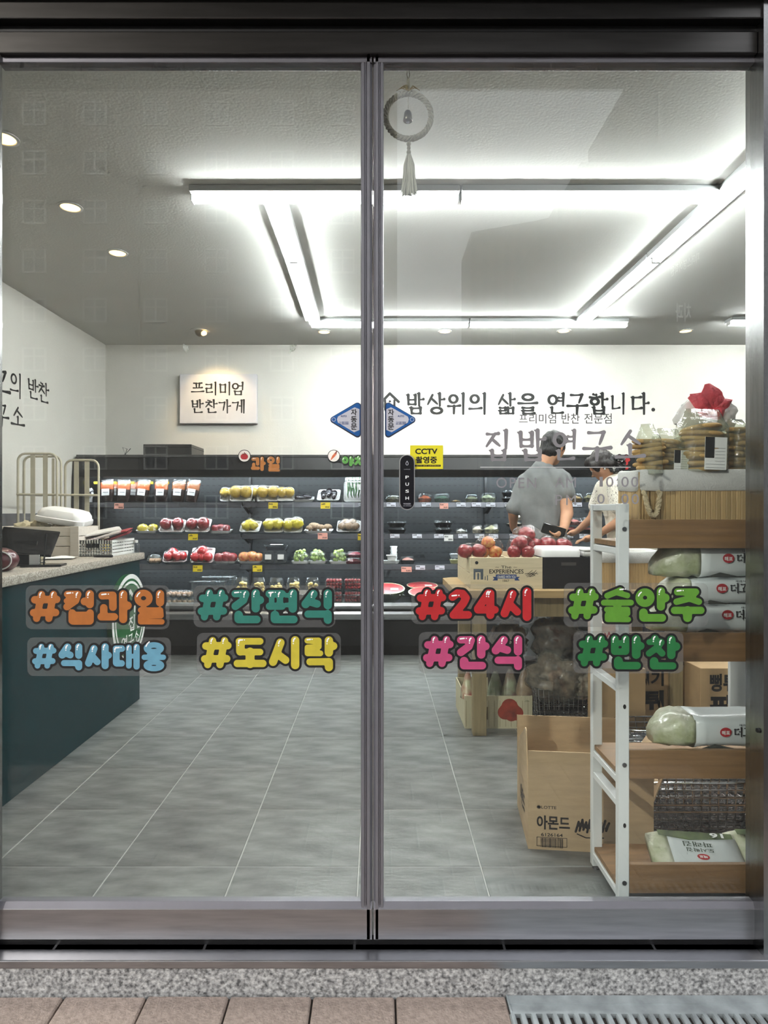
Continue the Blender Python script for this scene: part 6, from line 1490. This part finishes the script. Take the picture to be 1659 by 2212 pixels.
# small puffy words on the fruit case canopy
k = 60 / 720.0; yc = 5.470
bubble('case_word_sticker', 'orange puffy word on the fruit case canopy beside the tomato badge', 543 - 845 * k, 978, [GWA, IL], (206, 128, 60), yc, k, False, 26)
YA = [ring_(950, 190, 50, 64, 34), (40, [(1095, 130), (1095, 310)]), (34, [(1095, 185), (1150, 185)]), (34, [(1095, 260), (1150, 260)])]
CHAE = [(32, [(1290, 110), (1291, 112)]), (32, [(1225, 150), (1340, 150)]), (34, [(1330, 155), (1220, 290)]), (34, [(1290, 215), (1345, 290)]), (32, [(1425, 120), (1425, 320)]), (32, [(1510, 110), (1510, 330)]), (26, [(1425, 215), (1510, 215)])]
bubble('case_word_sticker', 'green puffy word on the fruit case canopy beside the carrot badge', 739 - 870 * k, 978, [YA, CHAE], (92, 160, 66), yc, k, False, 26)
k2 = 62 / 760.0
bubble('case_word_sticker', 'red puffy word on the side-dish case behind the woman', 1298 - 440 * k2, 978, [BAN, CHAN], (214, 62, 62), yc, k2, False, 26)
def badge(label, px, py, kind):
    q = P(px, py, yc - .004); t = thing('picture_badge', label, 'sticker', (q.x, yc, q.z))
    T = lambda x, y: pz(px + x, py + y, yc)
    mb = MB(); mb.ribbon([T(0, 0), T(.1, 0)], 13.6 * yc / F, yc - .002, 14); 
    a, b, c = T(6, 11), T(16.5, 13.5), T(12, 3); mb.add([(a[0], yc - .002, a[1]), (b[0], yc - .002, b[1]), (c[0], yc - .002, c[1])], [(0, 1, 2)]); mb.build('outline', m_ink, t, world=True)
    mb = MB(); mb.ribbon([T(0, 0), T(.1, 0)], 12.2 * yc / F, yc - .0035, 14); mb.build('bubble', mat('badge_cream', (240, 228, 220), .5), t, world=True)
    if kind == 'tomato':
        mb = MB(); mb.ribbon([T(-2, 1.5), T(2, 1.5)], 6 * yc / F, yc - .005, 10); mb.build('tomato', m_inkr, t, world=True)
        mb = MB(); mb.ribbon([T(-3, -4.5), T(0, -3), T(3, -5)], 1.0 * yc / F, yc - .006, 4); mb.ribbon([T(0, -3), T(.5, -7)], 1.0 * yc / F, yc - .006, 4); mb.build('stalk', mat('stalk_brown', (120, 50, 40), .5), t, world=True)
    elif kind == 'carrot':
        mb = MB(); mb.ribbon([T(-6, 8), T(-1, 1), T(4, -5)], [.9 * yc / F, 2.6 * yc / F, 2.6 * yc / F], yc - .005, 6); mb.build('carrot', mat('carrot_orange', (206, 96, 50), .5), t, world=True)
        mb = MB(); mb.ribbon([T(4, -6), T(6, -9)], 1.6 * yc / F, yc - .006, 4); mb.build('stalk', mat('stalk_brown', (120, 50, 40), .5), t, world=True)
badge('round tomato badge at the top edge of the fruit case', 528, 985, 'tomato'); badge('round carrot badge left of the green puffy word', 721, 985, 'carrot'); badge('round pale badge showing above the woman\'s hair', 1290, 985, 'none')

# triangular automatic-door stickers
m_tb = mat('sticker_blue', (28, 92, 160), .4, var=.08, scale=30); m_tg = mat('sticker_grey', (196, 196, 204), .45, var=.04); m_rim = mat('sticker_dark_rim', (48, 50, 66), .4)
def tri(label, s):
    cxp = 778 if s < 0 else 833; X = lambda u: cxp + s * u
    t = thing('arrow_sticker', label, 'sticker', P(X(25), 945, YG), group='triangular automatic-door stickers')
    def poly(pts, r, y, n, m):
        mb = MB(); T = [pz(X(u), v, YG) for u, v in pts]; rr = r * YG / F; gx = sum(p_[0] for p_ in T) / 3; gz = sum(p_[1] for p_ in T) / 3; hull = []
        for p_ in T:
            a0 = math.atan2(p_[1] - gz, p_[0] - gx); hull += [(p_[0] + rr * math.cos(a0 + R(k_)), y, p_[1] + rr * math.sin(a0 + R(k_))) for k_ in range(-60, 61, 15)]
        hull.sort(key=lambda q_: math.atan2(q_[2] - gz, q_[0] - gx)); mb.add(hull, [tuple(range(len(hull)))]); mb.build(n, m, t, world=True)
    poly([(6, 877), (6, 938), (57, 907)], 7.5, YG - .0006, 'rim', m_rim); poly([(6, 877), (6, 936), (57, 906)], 6.0, YG - .001, 'blue_field', m_tb)
    mb = MB(); pts = [(1.5, 884), (12, 880), (48, 900), (50, 906), (48, 913), (13, 934), (1.5, 929)]; mb.add([(pz(X(u), v, YG)[0], YG - .0014, pz(X(u), v, YG)[1]) for u, v in pts], [tuple(range(7))]); mb.build('grey_field', m_tg, t, world=True)
    for i, ch in enumerate('자동문'):
        x0_, x1_ = (758, 771) if s < 0 else (838, 851); y0_ = 884 + i * 15.4; mb = MB()
        a = pz(x0_, y0_ + 13.6, YG); b = pz(x1_, y0_, YG); type_xz(mb, ch, a[0], b[0], a[1], b[1], YG - .0019, .02); mb.build('letter', m_ink, t, world=True)
    x0_, x1_ = (736, 749) if s < 0 else (859, 873)
    for body, v0, v1, e in (('AUTO', 897, 901, 0), ('시스템자동문', 911, 913.5, 4), ('051-000-0000', 914.5, 917, 4)):
        mb = MB(); a = pz(x0_ - e, v1, YG); b = pz(x1_ + e, v0, YG); type_xz(mb, body, a[0], b[0], a[1], b[1], YG - .0019, .02); mb.build('small_print', m_inkb, t, world=True)
    mb = MB(); T_ = [pz(X(57) + 4 * math.cos(2 * PI * k_ / 14), 906.5 + 4 * math.sin(2 * PI * k_ / 14), YG) for k_ in range(15)]; mb.ribbon(T_, .0006, YG - .0016, 3); mb.build('emblem', m_tg, t, world=True)
tri('blue and grey triangular sticker pointing left on the left leaf', -1); tri('blue and grey triangular sticker pointing right on the right leaf', 1)
# push plate
t = thing('push_plate', 'black pill-shaped push plate with silver rim on the right leaf', 'push plate', P(879, 1100, YG))
def pill(r, y0, y1, n, m):
    mb = MB(); a = pz(879, 999, YG); b = pz(879, 1085, YG); pts = []
    for k_ in range(13): an = PI * k_ / 12; pts.append((a[0] + r * math.cos(an), a[1] + r * math.sin(an)))
    for k_ in range(13): an = PI + PI * k_ / 12; pts.append((b[0] + r * math.cos(an), b[1] + r * math.sin(an)))
    mb.prism(pts, 'y', y0, y1); mb.build(n, m, t, world=True)
pill(.0215, YG - .008, YG, 'rim', mat('plate_silver_rim', (206, 206, 204), .3, .7)); pill(.0190, YG - .0095, YG - .007, 'face', mat('plate_black_face', (14, 15, 22), .25, coat=.5))
for i, ch in enumerate('PUSH'):
    mb = MB(); a = pz(875.5, 1034.5 + i * 15, YG); b = pz(883, 1028 + i * 15, YG); type_xz(mb, ch, a[0], b[0], a[1], b[1], YG - .0099, .015); mb.build('letter', m_inkw, t, world=True)
mb = MB(); T_ = [pz(879 + 2.6 * math.sin(2 * PI * k_ / 14), 1002 - 3.4 * math.cos(2 * PI * k_ / 14) - (2 if k_ in (0, 14) else 0), YG) for k_ in range(15)]; mb.ribbon(T_, .0006, YG - .0099, 3); mb.build('drop_emblem', m_tg, t, world=True)
for body, v0, v1, u0, u1 in (('AUTODOOR', 1013.5, 1015, 872, 886), ('WONDER', 1087, 1090, 871, 887), ('051-000-0000', 1092, 1093.5, 871, 888)):
    mb = MB(); a = pz(u0, v1, YG); b = pz(u1, v0, YG); type_xz(mb, body, a[0], b[0], a[1], b[1], YG - .0099, .0); mb.build('small_print', m_tg, t, world=True)
# yellow camera notice, stuck on the glass under the plate
YI = YG - .0006
t = thing('camera_notice', 'yellow notice with bold black lettering behind the push plate', 'notice', P(921, 1013, YI))
a = pz(886, 1013, YI); b = pz(957, 962, YI)
MB().box((a[0], YI, a[1]), (b[0], YI + .0005, b[1])).build('sheet', mat('notice_yellow', (232, 220, 40), .5, var=.04), t, world=True)
for body, u0, u1, v0, v1, bd in (('CCTV', 897, 945, 969, 981, .03), ('촬영중', 898, 944, 986, 1001, .03), ('24시간 촬영 녹화중입니다', 899, 950, 1005, 1007, .0)):
    a = pz(u0, v1, YI); b = pz(u1, v0, YI); mb = MB(); type_xz(mb, body, a[0], b[0], a[1], b[1], YI - .0004, bd); mb.build('lettering', m_ink if bd else m_ty, t, world=True)
a = pz(896, 1008, YI); b = pz(952, 1004, YI); MB().add([(a[0], YI - .0002, a[1]), (b[0], YI - .0002, a[1]), (b[0], YI - .0002, b[1]), (a[0], YI - .0002, b[1])], [(0, 1, 2, 3)]).build('black_bar', m_ink, t, world=True)
# shop name and hours in grey cut vinyl
m_vin = mat('grey_cut_vinyl', (136, 133, 135), .5, var=.03); m_vin2 = mat('dark_grey_cut_vinyl', (66, 65, 65), .5, var=.03)
t = thing('shop_name_lettering', 'grey cut-vinyl shop name with opening hours on the right leaf', 'lettering', P(1215, 1092, YG))
for ch, u0, u1, wt in (('집', 1050, 1102, .16), ('밥', 1120, 1180, .15), ('연', 1194, 1246, .15), ('구', 1261, 1319, .15), ('소', 1331, 1391, .15)):
    a = pz(u0, 994, YG); b = pz(u1, 930, YG); mb = MB(); brush(mb, ch, a[0], b[1], b[0] - a[0], b[1] - a[1], YG - .0006, wt * .98); mb.build('letter', m_vin, t, world=True)
a = pz(1037, 1010, YG); b = pz(1362, 1008.6, YG); MB().add([(a[0], YG - .0006, a[1]), (b[0], YG - .0006, a[1]), (b[0], YG - .0006, b[1]), (a[0], YG - .0006, b[1])], [(0, 1, 2, 3)]).build('rule_line', mat('pale_vinyl', (214, 212, 210), .5), t, world=True)
def vin(body, u0, u1, v0, v1, m=m_vin, bd=.004, sp=1.0):
    a = pz(u0, v1, YG); b = pz(u1, v0, YG); mb = MB(); type_xz(mb, body, a[0], b[0], a[1], b[1], YG - .0006, bd, space=sp); mb.build('lettering', m, t, world=True)
vin('프리미엄', 1121, 1201, 894, 915, m_vin2); vin('반찬', 1213, 1252, 893, 915, m_vin2); vin('전문점', 1262, 1321, 893, 915, m_vin2)
vin('OPEN', 1072, 1158, 1032, 1054, sp=1.2); vin('A', 1199, 1219, 1031, 1053, bd=0); vin('M', 1223, 1244, 1031, 1053, bd=0); vin('P', 1200, 1214, 1069, 1091, bd=0); vin('M', 1223, 1244, 1069, 1091, bd=0)
vin('1', 1295, 1302, 1030, 1051); vin('0', 1309, 1325, 1030, 1052); vin(':', 1332, 1335, 1034, 1051); vin('0', 1342, 1358, 1030, 1052); vin('0', 1363, 1379, 1030, 1052)
vin('0', 1290, 1306, 1067, 1088); vin('0', 1342, 1358, 1067, 1089); vin('0', 1364, 1380, 1067, 1089)

for px, py, lab in ((632, 752, 'scrap of crumpled clear tape on the left leaf, larger one'), (401, 752, 'scrap of crumpled clear tape on the left leaf, smaller one')):
    q = P(px, py, YG - .003); mb = MB(); mb.ball((0, 0, 0), (.006, .0015, .012 if px > 500 else .009), 14, 9, 1.2, 2.6, px)
    tag(mb.build('tape_scrap', m_bag, None, 30, loc=q, rot=(0, R(35 if px > 500 else -30), 0)), lab, 'tape', 'tape scraps on the left leaf')
# door chime: rope ring, bell, tassel
yc2 = YD + .028
t = thing('door_chime', 'rope ring door chime with bell and tassel hanging inside the glass', 'chime', P(882, 425, yc2))
c0 = P(882, 251, yc2); r_ = 49 * yc2 / F; m_jr = mat('grey_jute', (158, 154, 142), .85, var=.2, scale=120, bump=.5)
mb = MB()
for s_ in range(3):
    pts = []
    for i in range(180):
        an = 2 * PI * i / 180; tw = an * 13 + s_ * 2 * PI / 3; rr_ = r_ + .0046 * math.cos(tw)
        pts.append((c0.x + rr_ * math.sin(an), yc2 + .0042 * math.sin(tw), c0.z + rr_ * math.cos(an)))
    mb.tube(pts, .0043, 6, True)
mb.build('rope_ring', m_jr, t, True, world=True)
a = P(882, 147, yc2); b = P(882, 196, yc2)
mb = MB(); mb.tube([(a.x - .002, yc2, a.z), (a.x - .004, yc2, a.z - .02), (a.x, yc2, a.z - .035)], .0012, 6); mb.tube([(a.x + .002, yc2, a.z), (a.x + .004, yc2, a.z - .02), (a.x, yc2, a.z - .035)], .0012, 6)
mb.tube([(a.x, yc2, a.z - .03), (a.x, yc2, b.z - .01)], [.004, .005], 8); mb.build('hanging_cord', m_jr, t, True, world=True)
mb = MB()
for k_ in range(9): an = R(rnd.uniform(10, 170)); mb.tube([(b.x, yc2 - .006, b.z - .004), (b.x + .02 * math.cos(an), yc2 - .008, b.z + .012 * math.sin(an)), (b.x + .034 * math.cos(an), yc2 - .006, b.z + .010 * math.sin(an) - .006)], .0011, 5)
mb.build('frayed_knot', mat('ochre_jute', (138, 124, 96), .85, var=.2), t, True, world=True)
mb = MB(); mb.tube([(b.x, yc2, b.z - .008), (b.x, yc2, P(0, 234, yc2).z)], .0014, 6); mb.build('bell_cord', m_jr, t, world=True)
q = P(881, 262, yc2)
MB().lathe([(.0125, 0), (.0135, .002), (.0118, .012), (.0108, .022), (.007, .029), (.003, .031), (0, .032)], (q.x, yc2, q.z), 18).build('bell', mat('old_brass', (84, 80, 72), .35, .9, var=.2), t, True, world=True)
mb = MB(); mb.ball((q.x, yc2, q.z - .002), .004, 8, 6); mb.build('clapper', m_bolt, t, True, world=True)
mb = MB()
for v, rr_ in ((311, .0065), (320, .0055), (329, .0065)): w_ = P(883, v, yc2); mb.ball((w_.x, yc2, w_.z), (rr_, rr_, rr_ * 1.1), 12, 8)
mb.build('tassel_knot', m_jr, t, True, world=True)
a = P(883, 333, yc2); b = P(884, 424, yc2); mb = MB()
for k_ in range(90):
    an = rnd.uniform(0, 2 * PI); e = rnd.uniform(.2, 1); dx = math.cos(an) * e; dy = math.sin(an) * e; ln = rnd.uniform(.9, 1.0)
    mb.tube([(a.x + dx * .005, yc2 + dy * .004, a.z), (a.x + dx * .016, yc2 + dy * .009, a.z - .03), (a.x + dx * .020 + rnd.uniform(-.003, .003), yc2 + dy * .010, a.z + (b.z - a.z) * .6), (a.x + dx * .026 + rnd.uniform(-.004, .004), yc2 + dy * .010, a.z + (b.z - a.z) * ln)], .0014, 4)
o = mb.build('tassel', mat('cream_tassel', (196, 194, 184), .85, var=.12), t, True, world=True); o['kind'] = 'stuff'

# ------------------------------------------------------------------ shoppers
SCR = bpy.data.scenes.new('scratch'); SCRAP = []
def body_mesh(name, prims, voxel, m, parent, smooth=6, disp=None):
    """one continuous skin from overlapping tapered limbs: (p0, p1, r0, r1[, flatten y]) joined, voxel-remeshed and smoothed"""
    mb = MB()
    for q in prims:
        if len(q) == 3: mb.ball(q[0], q[1], 20, 14, M=q[2]); continue
        p0, p1, r0, r1 = Vector(q[0]), Vector(q[1]), q[2], q[3]; fy = q[4] if len(q) > 4 else 1.0
        n = 6; pts = [p0.lerp(p1, i / n) for i in range(n + 1)]; rs = [r0 + (r1 - r0) * i / n for i in range(n + 1)]
        d = (p1 - p0).normalized()
        pts = [p0 - d * r0 * .8, p0 - d * r0 * .45] + pts + [p1 + d * r1 * .45, p1 + d * r1 * .8]; rs = [r0 * .45, r0 * .85] + rs + [r1 * .85, r1 * .45]
        k0 = len(mb.v); mb.tube(pts, rs, 16)
        if fy != 1.0:
            ang = q[5] if len(q) > 5 else 0.0; ax = Vector((-math.sin(ang), math.cos(ang), 0))
            for i in range(k0, len(mb.v)):
                v = mb.v[i]; t_ = max(0, min(1, (v - p0).dot(p1 - p0) / (p1 - p0).length_squared)); c = p0.lerp(p1, t_); e = (v - c).dot(ax); mb.v[i] = v - ax * e * (1 - fy)
    me = mb.mesh(name + '_src'); o = bpy.data.objects.new(name, me); SCR.collection.objects.link(o)
    rm = o.modifiers.new('r', 'REMESH'); rm.mode = 'VOXEL'; rm.voxel_size = voxel; rm.use_smooth_shade = True
    sm = o.modifiers.new('s', 'SMOOTH'); sm.factor = .5; sm.iterations = smooth
    with bpy.context.temp_override(scene=SCR, view_layer=SCR.view_layers[0]):
        dg = bpy.context.evaluated_depsgraph_get(); out = bpy.data.meshes.new_from_object(o.evaluated_get(dg))
    SCR.collection.objects.unlink(o)
    SCRAP.extend((o, me))
    if disp:
        for v in out.vertices: v.co += v.normal * disp(v.co)
    out.materials.clear(); out.materials.append(m); out.name = name
    out.polygons.foreach_set('use_smooth', [True] * len(out.polygons))
    return link(out, name, parent)
def rotm(x, y, z): return Euler((R(x), R(y), R(z))).to_matrix()

# --- man in grey, hands behind his back
D = 4.60
man = thing('person', 'man in grey T-shirt seen from behind holding a black phone at his back', 'person', ((1172 - CX) * D / F, D, 0))
X_, Z_ = man.location.x, 0
def mp(px, py, dy=0.0):
    q = P(px, py, D); return Vector((q.x - X_, dy, q.z))
hc = mp(1197, 966, .02); hm = rotm(-14, 6, -52)
def hp(x, y, z): return hc + hm @ Vector((x, y, z))
nb = mp(1173, 1006, .0)
shl = mp(1136, 1046, .07); shr = mp(1210, 1036, -.05)
ell = mp(1113, 1104, .06); wrl = mp(1124, 1140, .24)
elr = mp(1216, 1108, -.10); wrr = mp(1201, 1142, -.19)
skin = [(hc, (.076, .095, .110), hm), (hp(0, .030, -.060), hp(0, .050, -.088), .058, .036), (hp(0, .085, -.022), hp(0, .108, -.032), .012, .014), (hp(-.03, .075, .01), hp(.03, .075, .01), .020, .020), (hp(-.02, .080, -.062), hp(.02, .080, -.062), .011, .011),
        (hp(.078, -.005, -.015), hp(.080, -.012, .018), .010, .014), (hp(-.078, -.005, -.015), hp(-.080, -.012, .018), .010, .014),
        (hp(0, -.03, -.06), nb, .058, .060), (nb, mp(1171, 1018, 0), .060, .075),
        (shl, ell, .050, .042), (ell, wrl, .042, .028), (shr, elr, .054, .044), (elr, wrr, .046, .030), (mp(1171, 1030, .01), mp(1172, 1090, .01), .07, .08), (shl, mp(1171, 1034, .01), .045, .06), (shr, mp(1171, 1034, .01), .045, .06)]
hand = mp(1186, 1149, -.225)
skin += [(wrr, hand, .029, .034)]
# right hand: palm behind the phone, fingers curled round its lower edge, thumb on top
for i, (px, py) in enumerate(((1168, 1146), (1174, 1150), (1180, 1153), (1186, 1155))):
    k_ = mp(px + 4, py - 4, -.212); t1 = mp(px, py + 4, -.225); t2 = mp(px - .5, py - 1, -.250)
    skin += [(hand, k_, .018, .0115), (k_, t1, .0105, .0100), (t1, t2, .0100, .0085)]
skin += [(wrr, mp(1190, 1138, -.232), .018, .012), (mp(1190, 1138, -.232), mp(1180, 1136, -.246), .012, .009)]
lh = mp(1132, 1146, .30)
skin += [(wrl, lh, .026, .034)]
for i in range(4): a = lh + Vector((-.01 + i * .014, .03, -.004)); b = a + Vector((.008, .045, -.012)); skin += [(lh, a, .018, .010), (a, b, .0098, .009), (b, b + Vector((.01, .02, -.028)), .009, .0075)]
skin += [(lh, lh + Vector((.04, .02, .015)), .014, .010)]
body_mesh('body', skin, .0085, m_skin, man, 5)
fold = lambda co: .010 * noise.noise(Vector((co.x * 9 + co.z * 5, co.y * 9, co.z * 7))) + .007 * noise.noise(Vector((co.x * 22, co.y * 8, co.z * 6 + co.x * 14)))
tee = [(mp(1172, 1014, .0), mp(1172, 1032, .0), .090, .125, .9, R(-14)), (shl + Vector((.02, 0, .01)), shr + Vector((-.02, 0, .005)), .082, .086), (mp(1170, 1040, .0), mp(1171, 1085, -.005), .152, .158, .70, R(-14)),
       (mp(1171, 1080, 0), mp(1175, 1150, .01), .158, .158, .74, R(-14)), (mp(1175, 1150, .01), mp(1176, 1185, .01), .160, .170, .75, R(-14)),
       (shr + Vector((0, 0, .005)), shr.lerp(elr, .42), .074, .076), (shl, shl.lerp(ell, .90), .066, .062)]
body_mesh('t_shirt', tee, .012, m_tee, man, 8, fold)
hips = .93
trou = [(Vector((.0, .01, .98)), Vector((.0, .01, .86)), .165, .17, .72)]
for s_ in (-1, 1): trou += [(Vector((s_ * .085, .01, .86)), Vector((s_ * .10, .01, .48)), .095, .072), (Vector((s_ * .10, .01, .48)), Vector((s_ * .105, .0, .09)), .070, .060)]
body_mesh('trousers', trou, .014, m_trou, man, 6, lambda co: .006 * noise.noise(co * 9))
for s_ in (-1, 1):
    mb = MB(); mb.ball((s_ * .105, .05, .045), (.048, .135, .045), 16, 10); mb.build('shoe', m_black, man, True)
hair = [(hp(0, -.012, .022), (.084, .100, .102), hm), (hp(0, -.048, -.040), (.072, .058, .062), hm), (hp(0, .055, .075), (.064, .050, .040), hm), (hp(.0, -.01, -.01), (.082, .07, .06), hm)]
body_mesh('hair', hair, .009, m_hair, man, 3, lambda co: .006 * noise.noise(co * 40))
for s_ in (-1, 1):
    MB().ball(hp(s_ * .031, .090, .004), (.011, .006, .007), 10, 6, M=hm).build('eye', m_inkw, man, True)
    MB().ball(hp(s_ * .031, .095, .004), (.005, .003, .005), 8, 6, M=hm).build('iris', m_ink, man, True)
c = mp(1176, 1144, -.238)
ph = thing('phone', 'black phone case held behind the back of the grey-shirted man', 'phone', (X_ + c.x, D + c.y, c.z), rot=(R(6), R(17), R(-4)))
MB().rbox((-.080, -.010, -.036), (.080, .010, .036), .007, 3).build('case', m_blackgloss, ph, True)
MB().rbox((-.074, -.0112, -.031), (.074, -.0100, .031), .001).build('screen', m_black, ph)

# --- woman in cream knit bending to the case
D = 4.75
wom = thing('person', 'woman in cream top with a patterned scrunchie bending over the side dishes', 'person', ((1366 - CX) * D / F, D, 0))
X_ = wom.location.x
hc = mp(1300, 1006, .0); hm = rotm(-34, 0, 72)
nb = mp(1322, 1034, .0); shr = mp(1316, 1052, -.13); shl = mp(1320, 1052, .16)
elr = mp(1326, 1122, -.15); wrr = mp(1290, 1158, .02); hr = mp(1276, 1166, .10)
ell = mp(1300, 1120, .22); wll = mp(1276, 1150, .32)
skin = [(hc, (.070, .088, .102), hm), (hp(0, .028, -.058), hp(0, .050, -.084), .052, .030), (hp(0, .080, -.020), hp(0, .100, -.030), .010, .011), (hp(-.028, .070, .008), hp(.028, .070, .008), .018, .018), (hp(-.018, .074, -.058), hp(.018, .074, -.058), .010, .010),
        (hp(.071, -.005, -.015), hp(.073, -.012, .014), .009, .012), (hp(-.071, -.005, -.015), hp(-.073, -.012, .014), .009, .012),
        (hp(0, -.035, -.055), nb, .046, .050), (nb, mp(1336, 1050, 0), .050, .07), (shr, elr, .046, .038), (elr, wrr, .038, .024), (wrr, hr, .024, .028), (shl, ell, .044, .036), (ell, wll, .036, .024), (wll, wll + Vector((-.03, .05, -.02)), .022, .028), (mp(1335, 1055, 0), mp(1350, 1090, 0), .08, .08), (shl, shr, .045, .045)]
for hnd in (hr, wll + Vector((-.03, .05, -.02))):
    for i in range(4): a = hnd + Vector((-.028, .012 * (i - 1.5), -.004)); b = a + Vector((-.034, .004 * (i - 1.5), -.010)); skin += [(hnd, a, .015, .009), (a, b, .0088, .008), (b, b + Vector((-.014, 0, -.022)), .008, .007)]
    skin += [(hnd, hnd + Vector((-.02, -.04, .012)), .013, .009)]
body_mesh('body', skin, .0085, m_skin, wom, 5)
sh_ = lambda co: .005 * noise.noise(Vector((co.x * 10, co.y * 10, co.z * 8)))
top = [(mp(1330, 1042, .0), mp(1338, 1060, .0), .080, .13, 1.0), (shr + Vector((.02, .02, 0)), shl + Vector((.02, -.02, 0)), .078, .078), (mp(1334, 1056, .01), mp(1354, 1110, .01), .15, .155), (mp(1354, 1110, .01), mp(1368, 1190, .01), .155, .175), (mp(1340, 1060, 0), mp(1372, 1090, 0), .12, .11)]
body_mesh('knit_top', top, .012, m_top, wom, 8, sh_)
m_dot = mat('dotted_knit', (240, 234, 220), .9, scale=110, c2=(96, 88, 78), bump=.4, bscale=110)
ntn = m_dot.node_tree.nodes
for n_ in ntn:
    if n_.type == 'VALTORGB': n_.color_ramp.elements[0].position = .58; n_.color_ramp.elements[1].position = .64
body_mesh('sleeve', [(shr + Vector((0, -.004, .012)), shr.lerp(elr, .62) + Vector((-.004, -.006, 0)), .066, .068)], .010, m_dot, wom, 4, sh_)
body_mesh('sleeve', [(shl + Vector((0, .0, .012)), shl.lerp(ell, .62), .062, .064)], .010, m_dot, wom, 4, sh_)
tr = [(Vector((.02, .01, .90)), Vector((.02, .01, .82)), .165, .165, .8)]
for s_ in (-1, 1): tr += [(Vector((.02, s_ * .085, .84)), Vector((.01, s_ * .09, .46)), .088, .066), (Vector((.01, s_ * .09, .46)), Vector((.02, s_ * .09, .08)), .066, .055)]
body_mesh('trousers', tr, .014, mat('black_trousers', (40, 40, 46), .9, var=.2), wom, 6, sh_)
for s_ in (-1, 1):
    mb = MB(); mb.ball((-.03, s_ * .09, .04), (.12, .044, .040), 16, 10); mb.build('shoe', m_white, wom, True)
hair = [(hp(0, -.016, .022), (.078, .094, .098), hm), (hp(0, -.050, -.020), (.068, .055, .060), hm), (hp(0, .050, .066), (.062, .048, .044), hm), (mp(1318, 1006, .0), mp(1332, 1016, .0), .060, .050), (mp(1332, 1016, .01), mp(1350, 1032, .02), .046, .034), (mp(1350, 1032, .02), mp(1374, 1062, .02), .034, .012), (hp(.05, .070, .02), hp(.05, .066, -.045), .014, .008), (hp(-.055, .050, .035), hp(-.062, .045, -.02), .030, .012), (hp(-.06, -.02, .0), hp(-.06, -.06, -.03), .035, .03)]
body_mesh('hair', hair, .009, m_hairw, wom, 3, lambda co: .006 * noise.noise(co * 38))
mb = MB(); c0 = mp(1325, 1004, -.05)
for i in range(40):
    an = 2 * PI * i / 40
pts = [c0 + Vector((.048 * math.cos(2 * PI * i / 48), -.012 + .010 * math.sin(9 * 2 * PI * i / 48), .046 * math.sin(2 * PI * i / 48))) for i in range(48)]
mb.tube(pts, [.022 + .006 * math.sin(i * 1.7) for i in range(48)], 10, True)
mb.build('scrunchie', mat('black_white_scrunchie', (16, 16, 18), .6, scale=60, c2=(236, 232, 226), bump=.4), wom, True)
for n_ in MATS['black_white_scrunchie'].node_tree.nodes:
    if n_.type == 'VALTORGB': n_.color_ramp.elements[0].position = .60; n_.color_ramp.elements[1].position = .66
MB().ball(hp(-.078, .0, -.035), (.006, .006, .008), 8, 6).build('earring', m_white, wom, True)
for s_ in (-1, 1):
    MB().ball(hp(s_ * .029, .083, .004), (.010, .006, .006), 10, 6, M=hm).build('eye', m_inkw, wom, True)
    MB().ball(hp(s_ * .029, .088, .003), (.005, .003, .005), 8, 6, M=hm).build('iris', m_ink, wom, True)

bpy.data.scenes.remove(SCR)
bpy.data.batch_remove(SCRAP + [TYPE_OBJ, TYPE_OBJ.data])
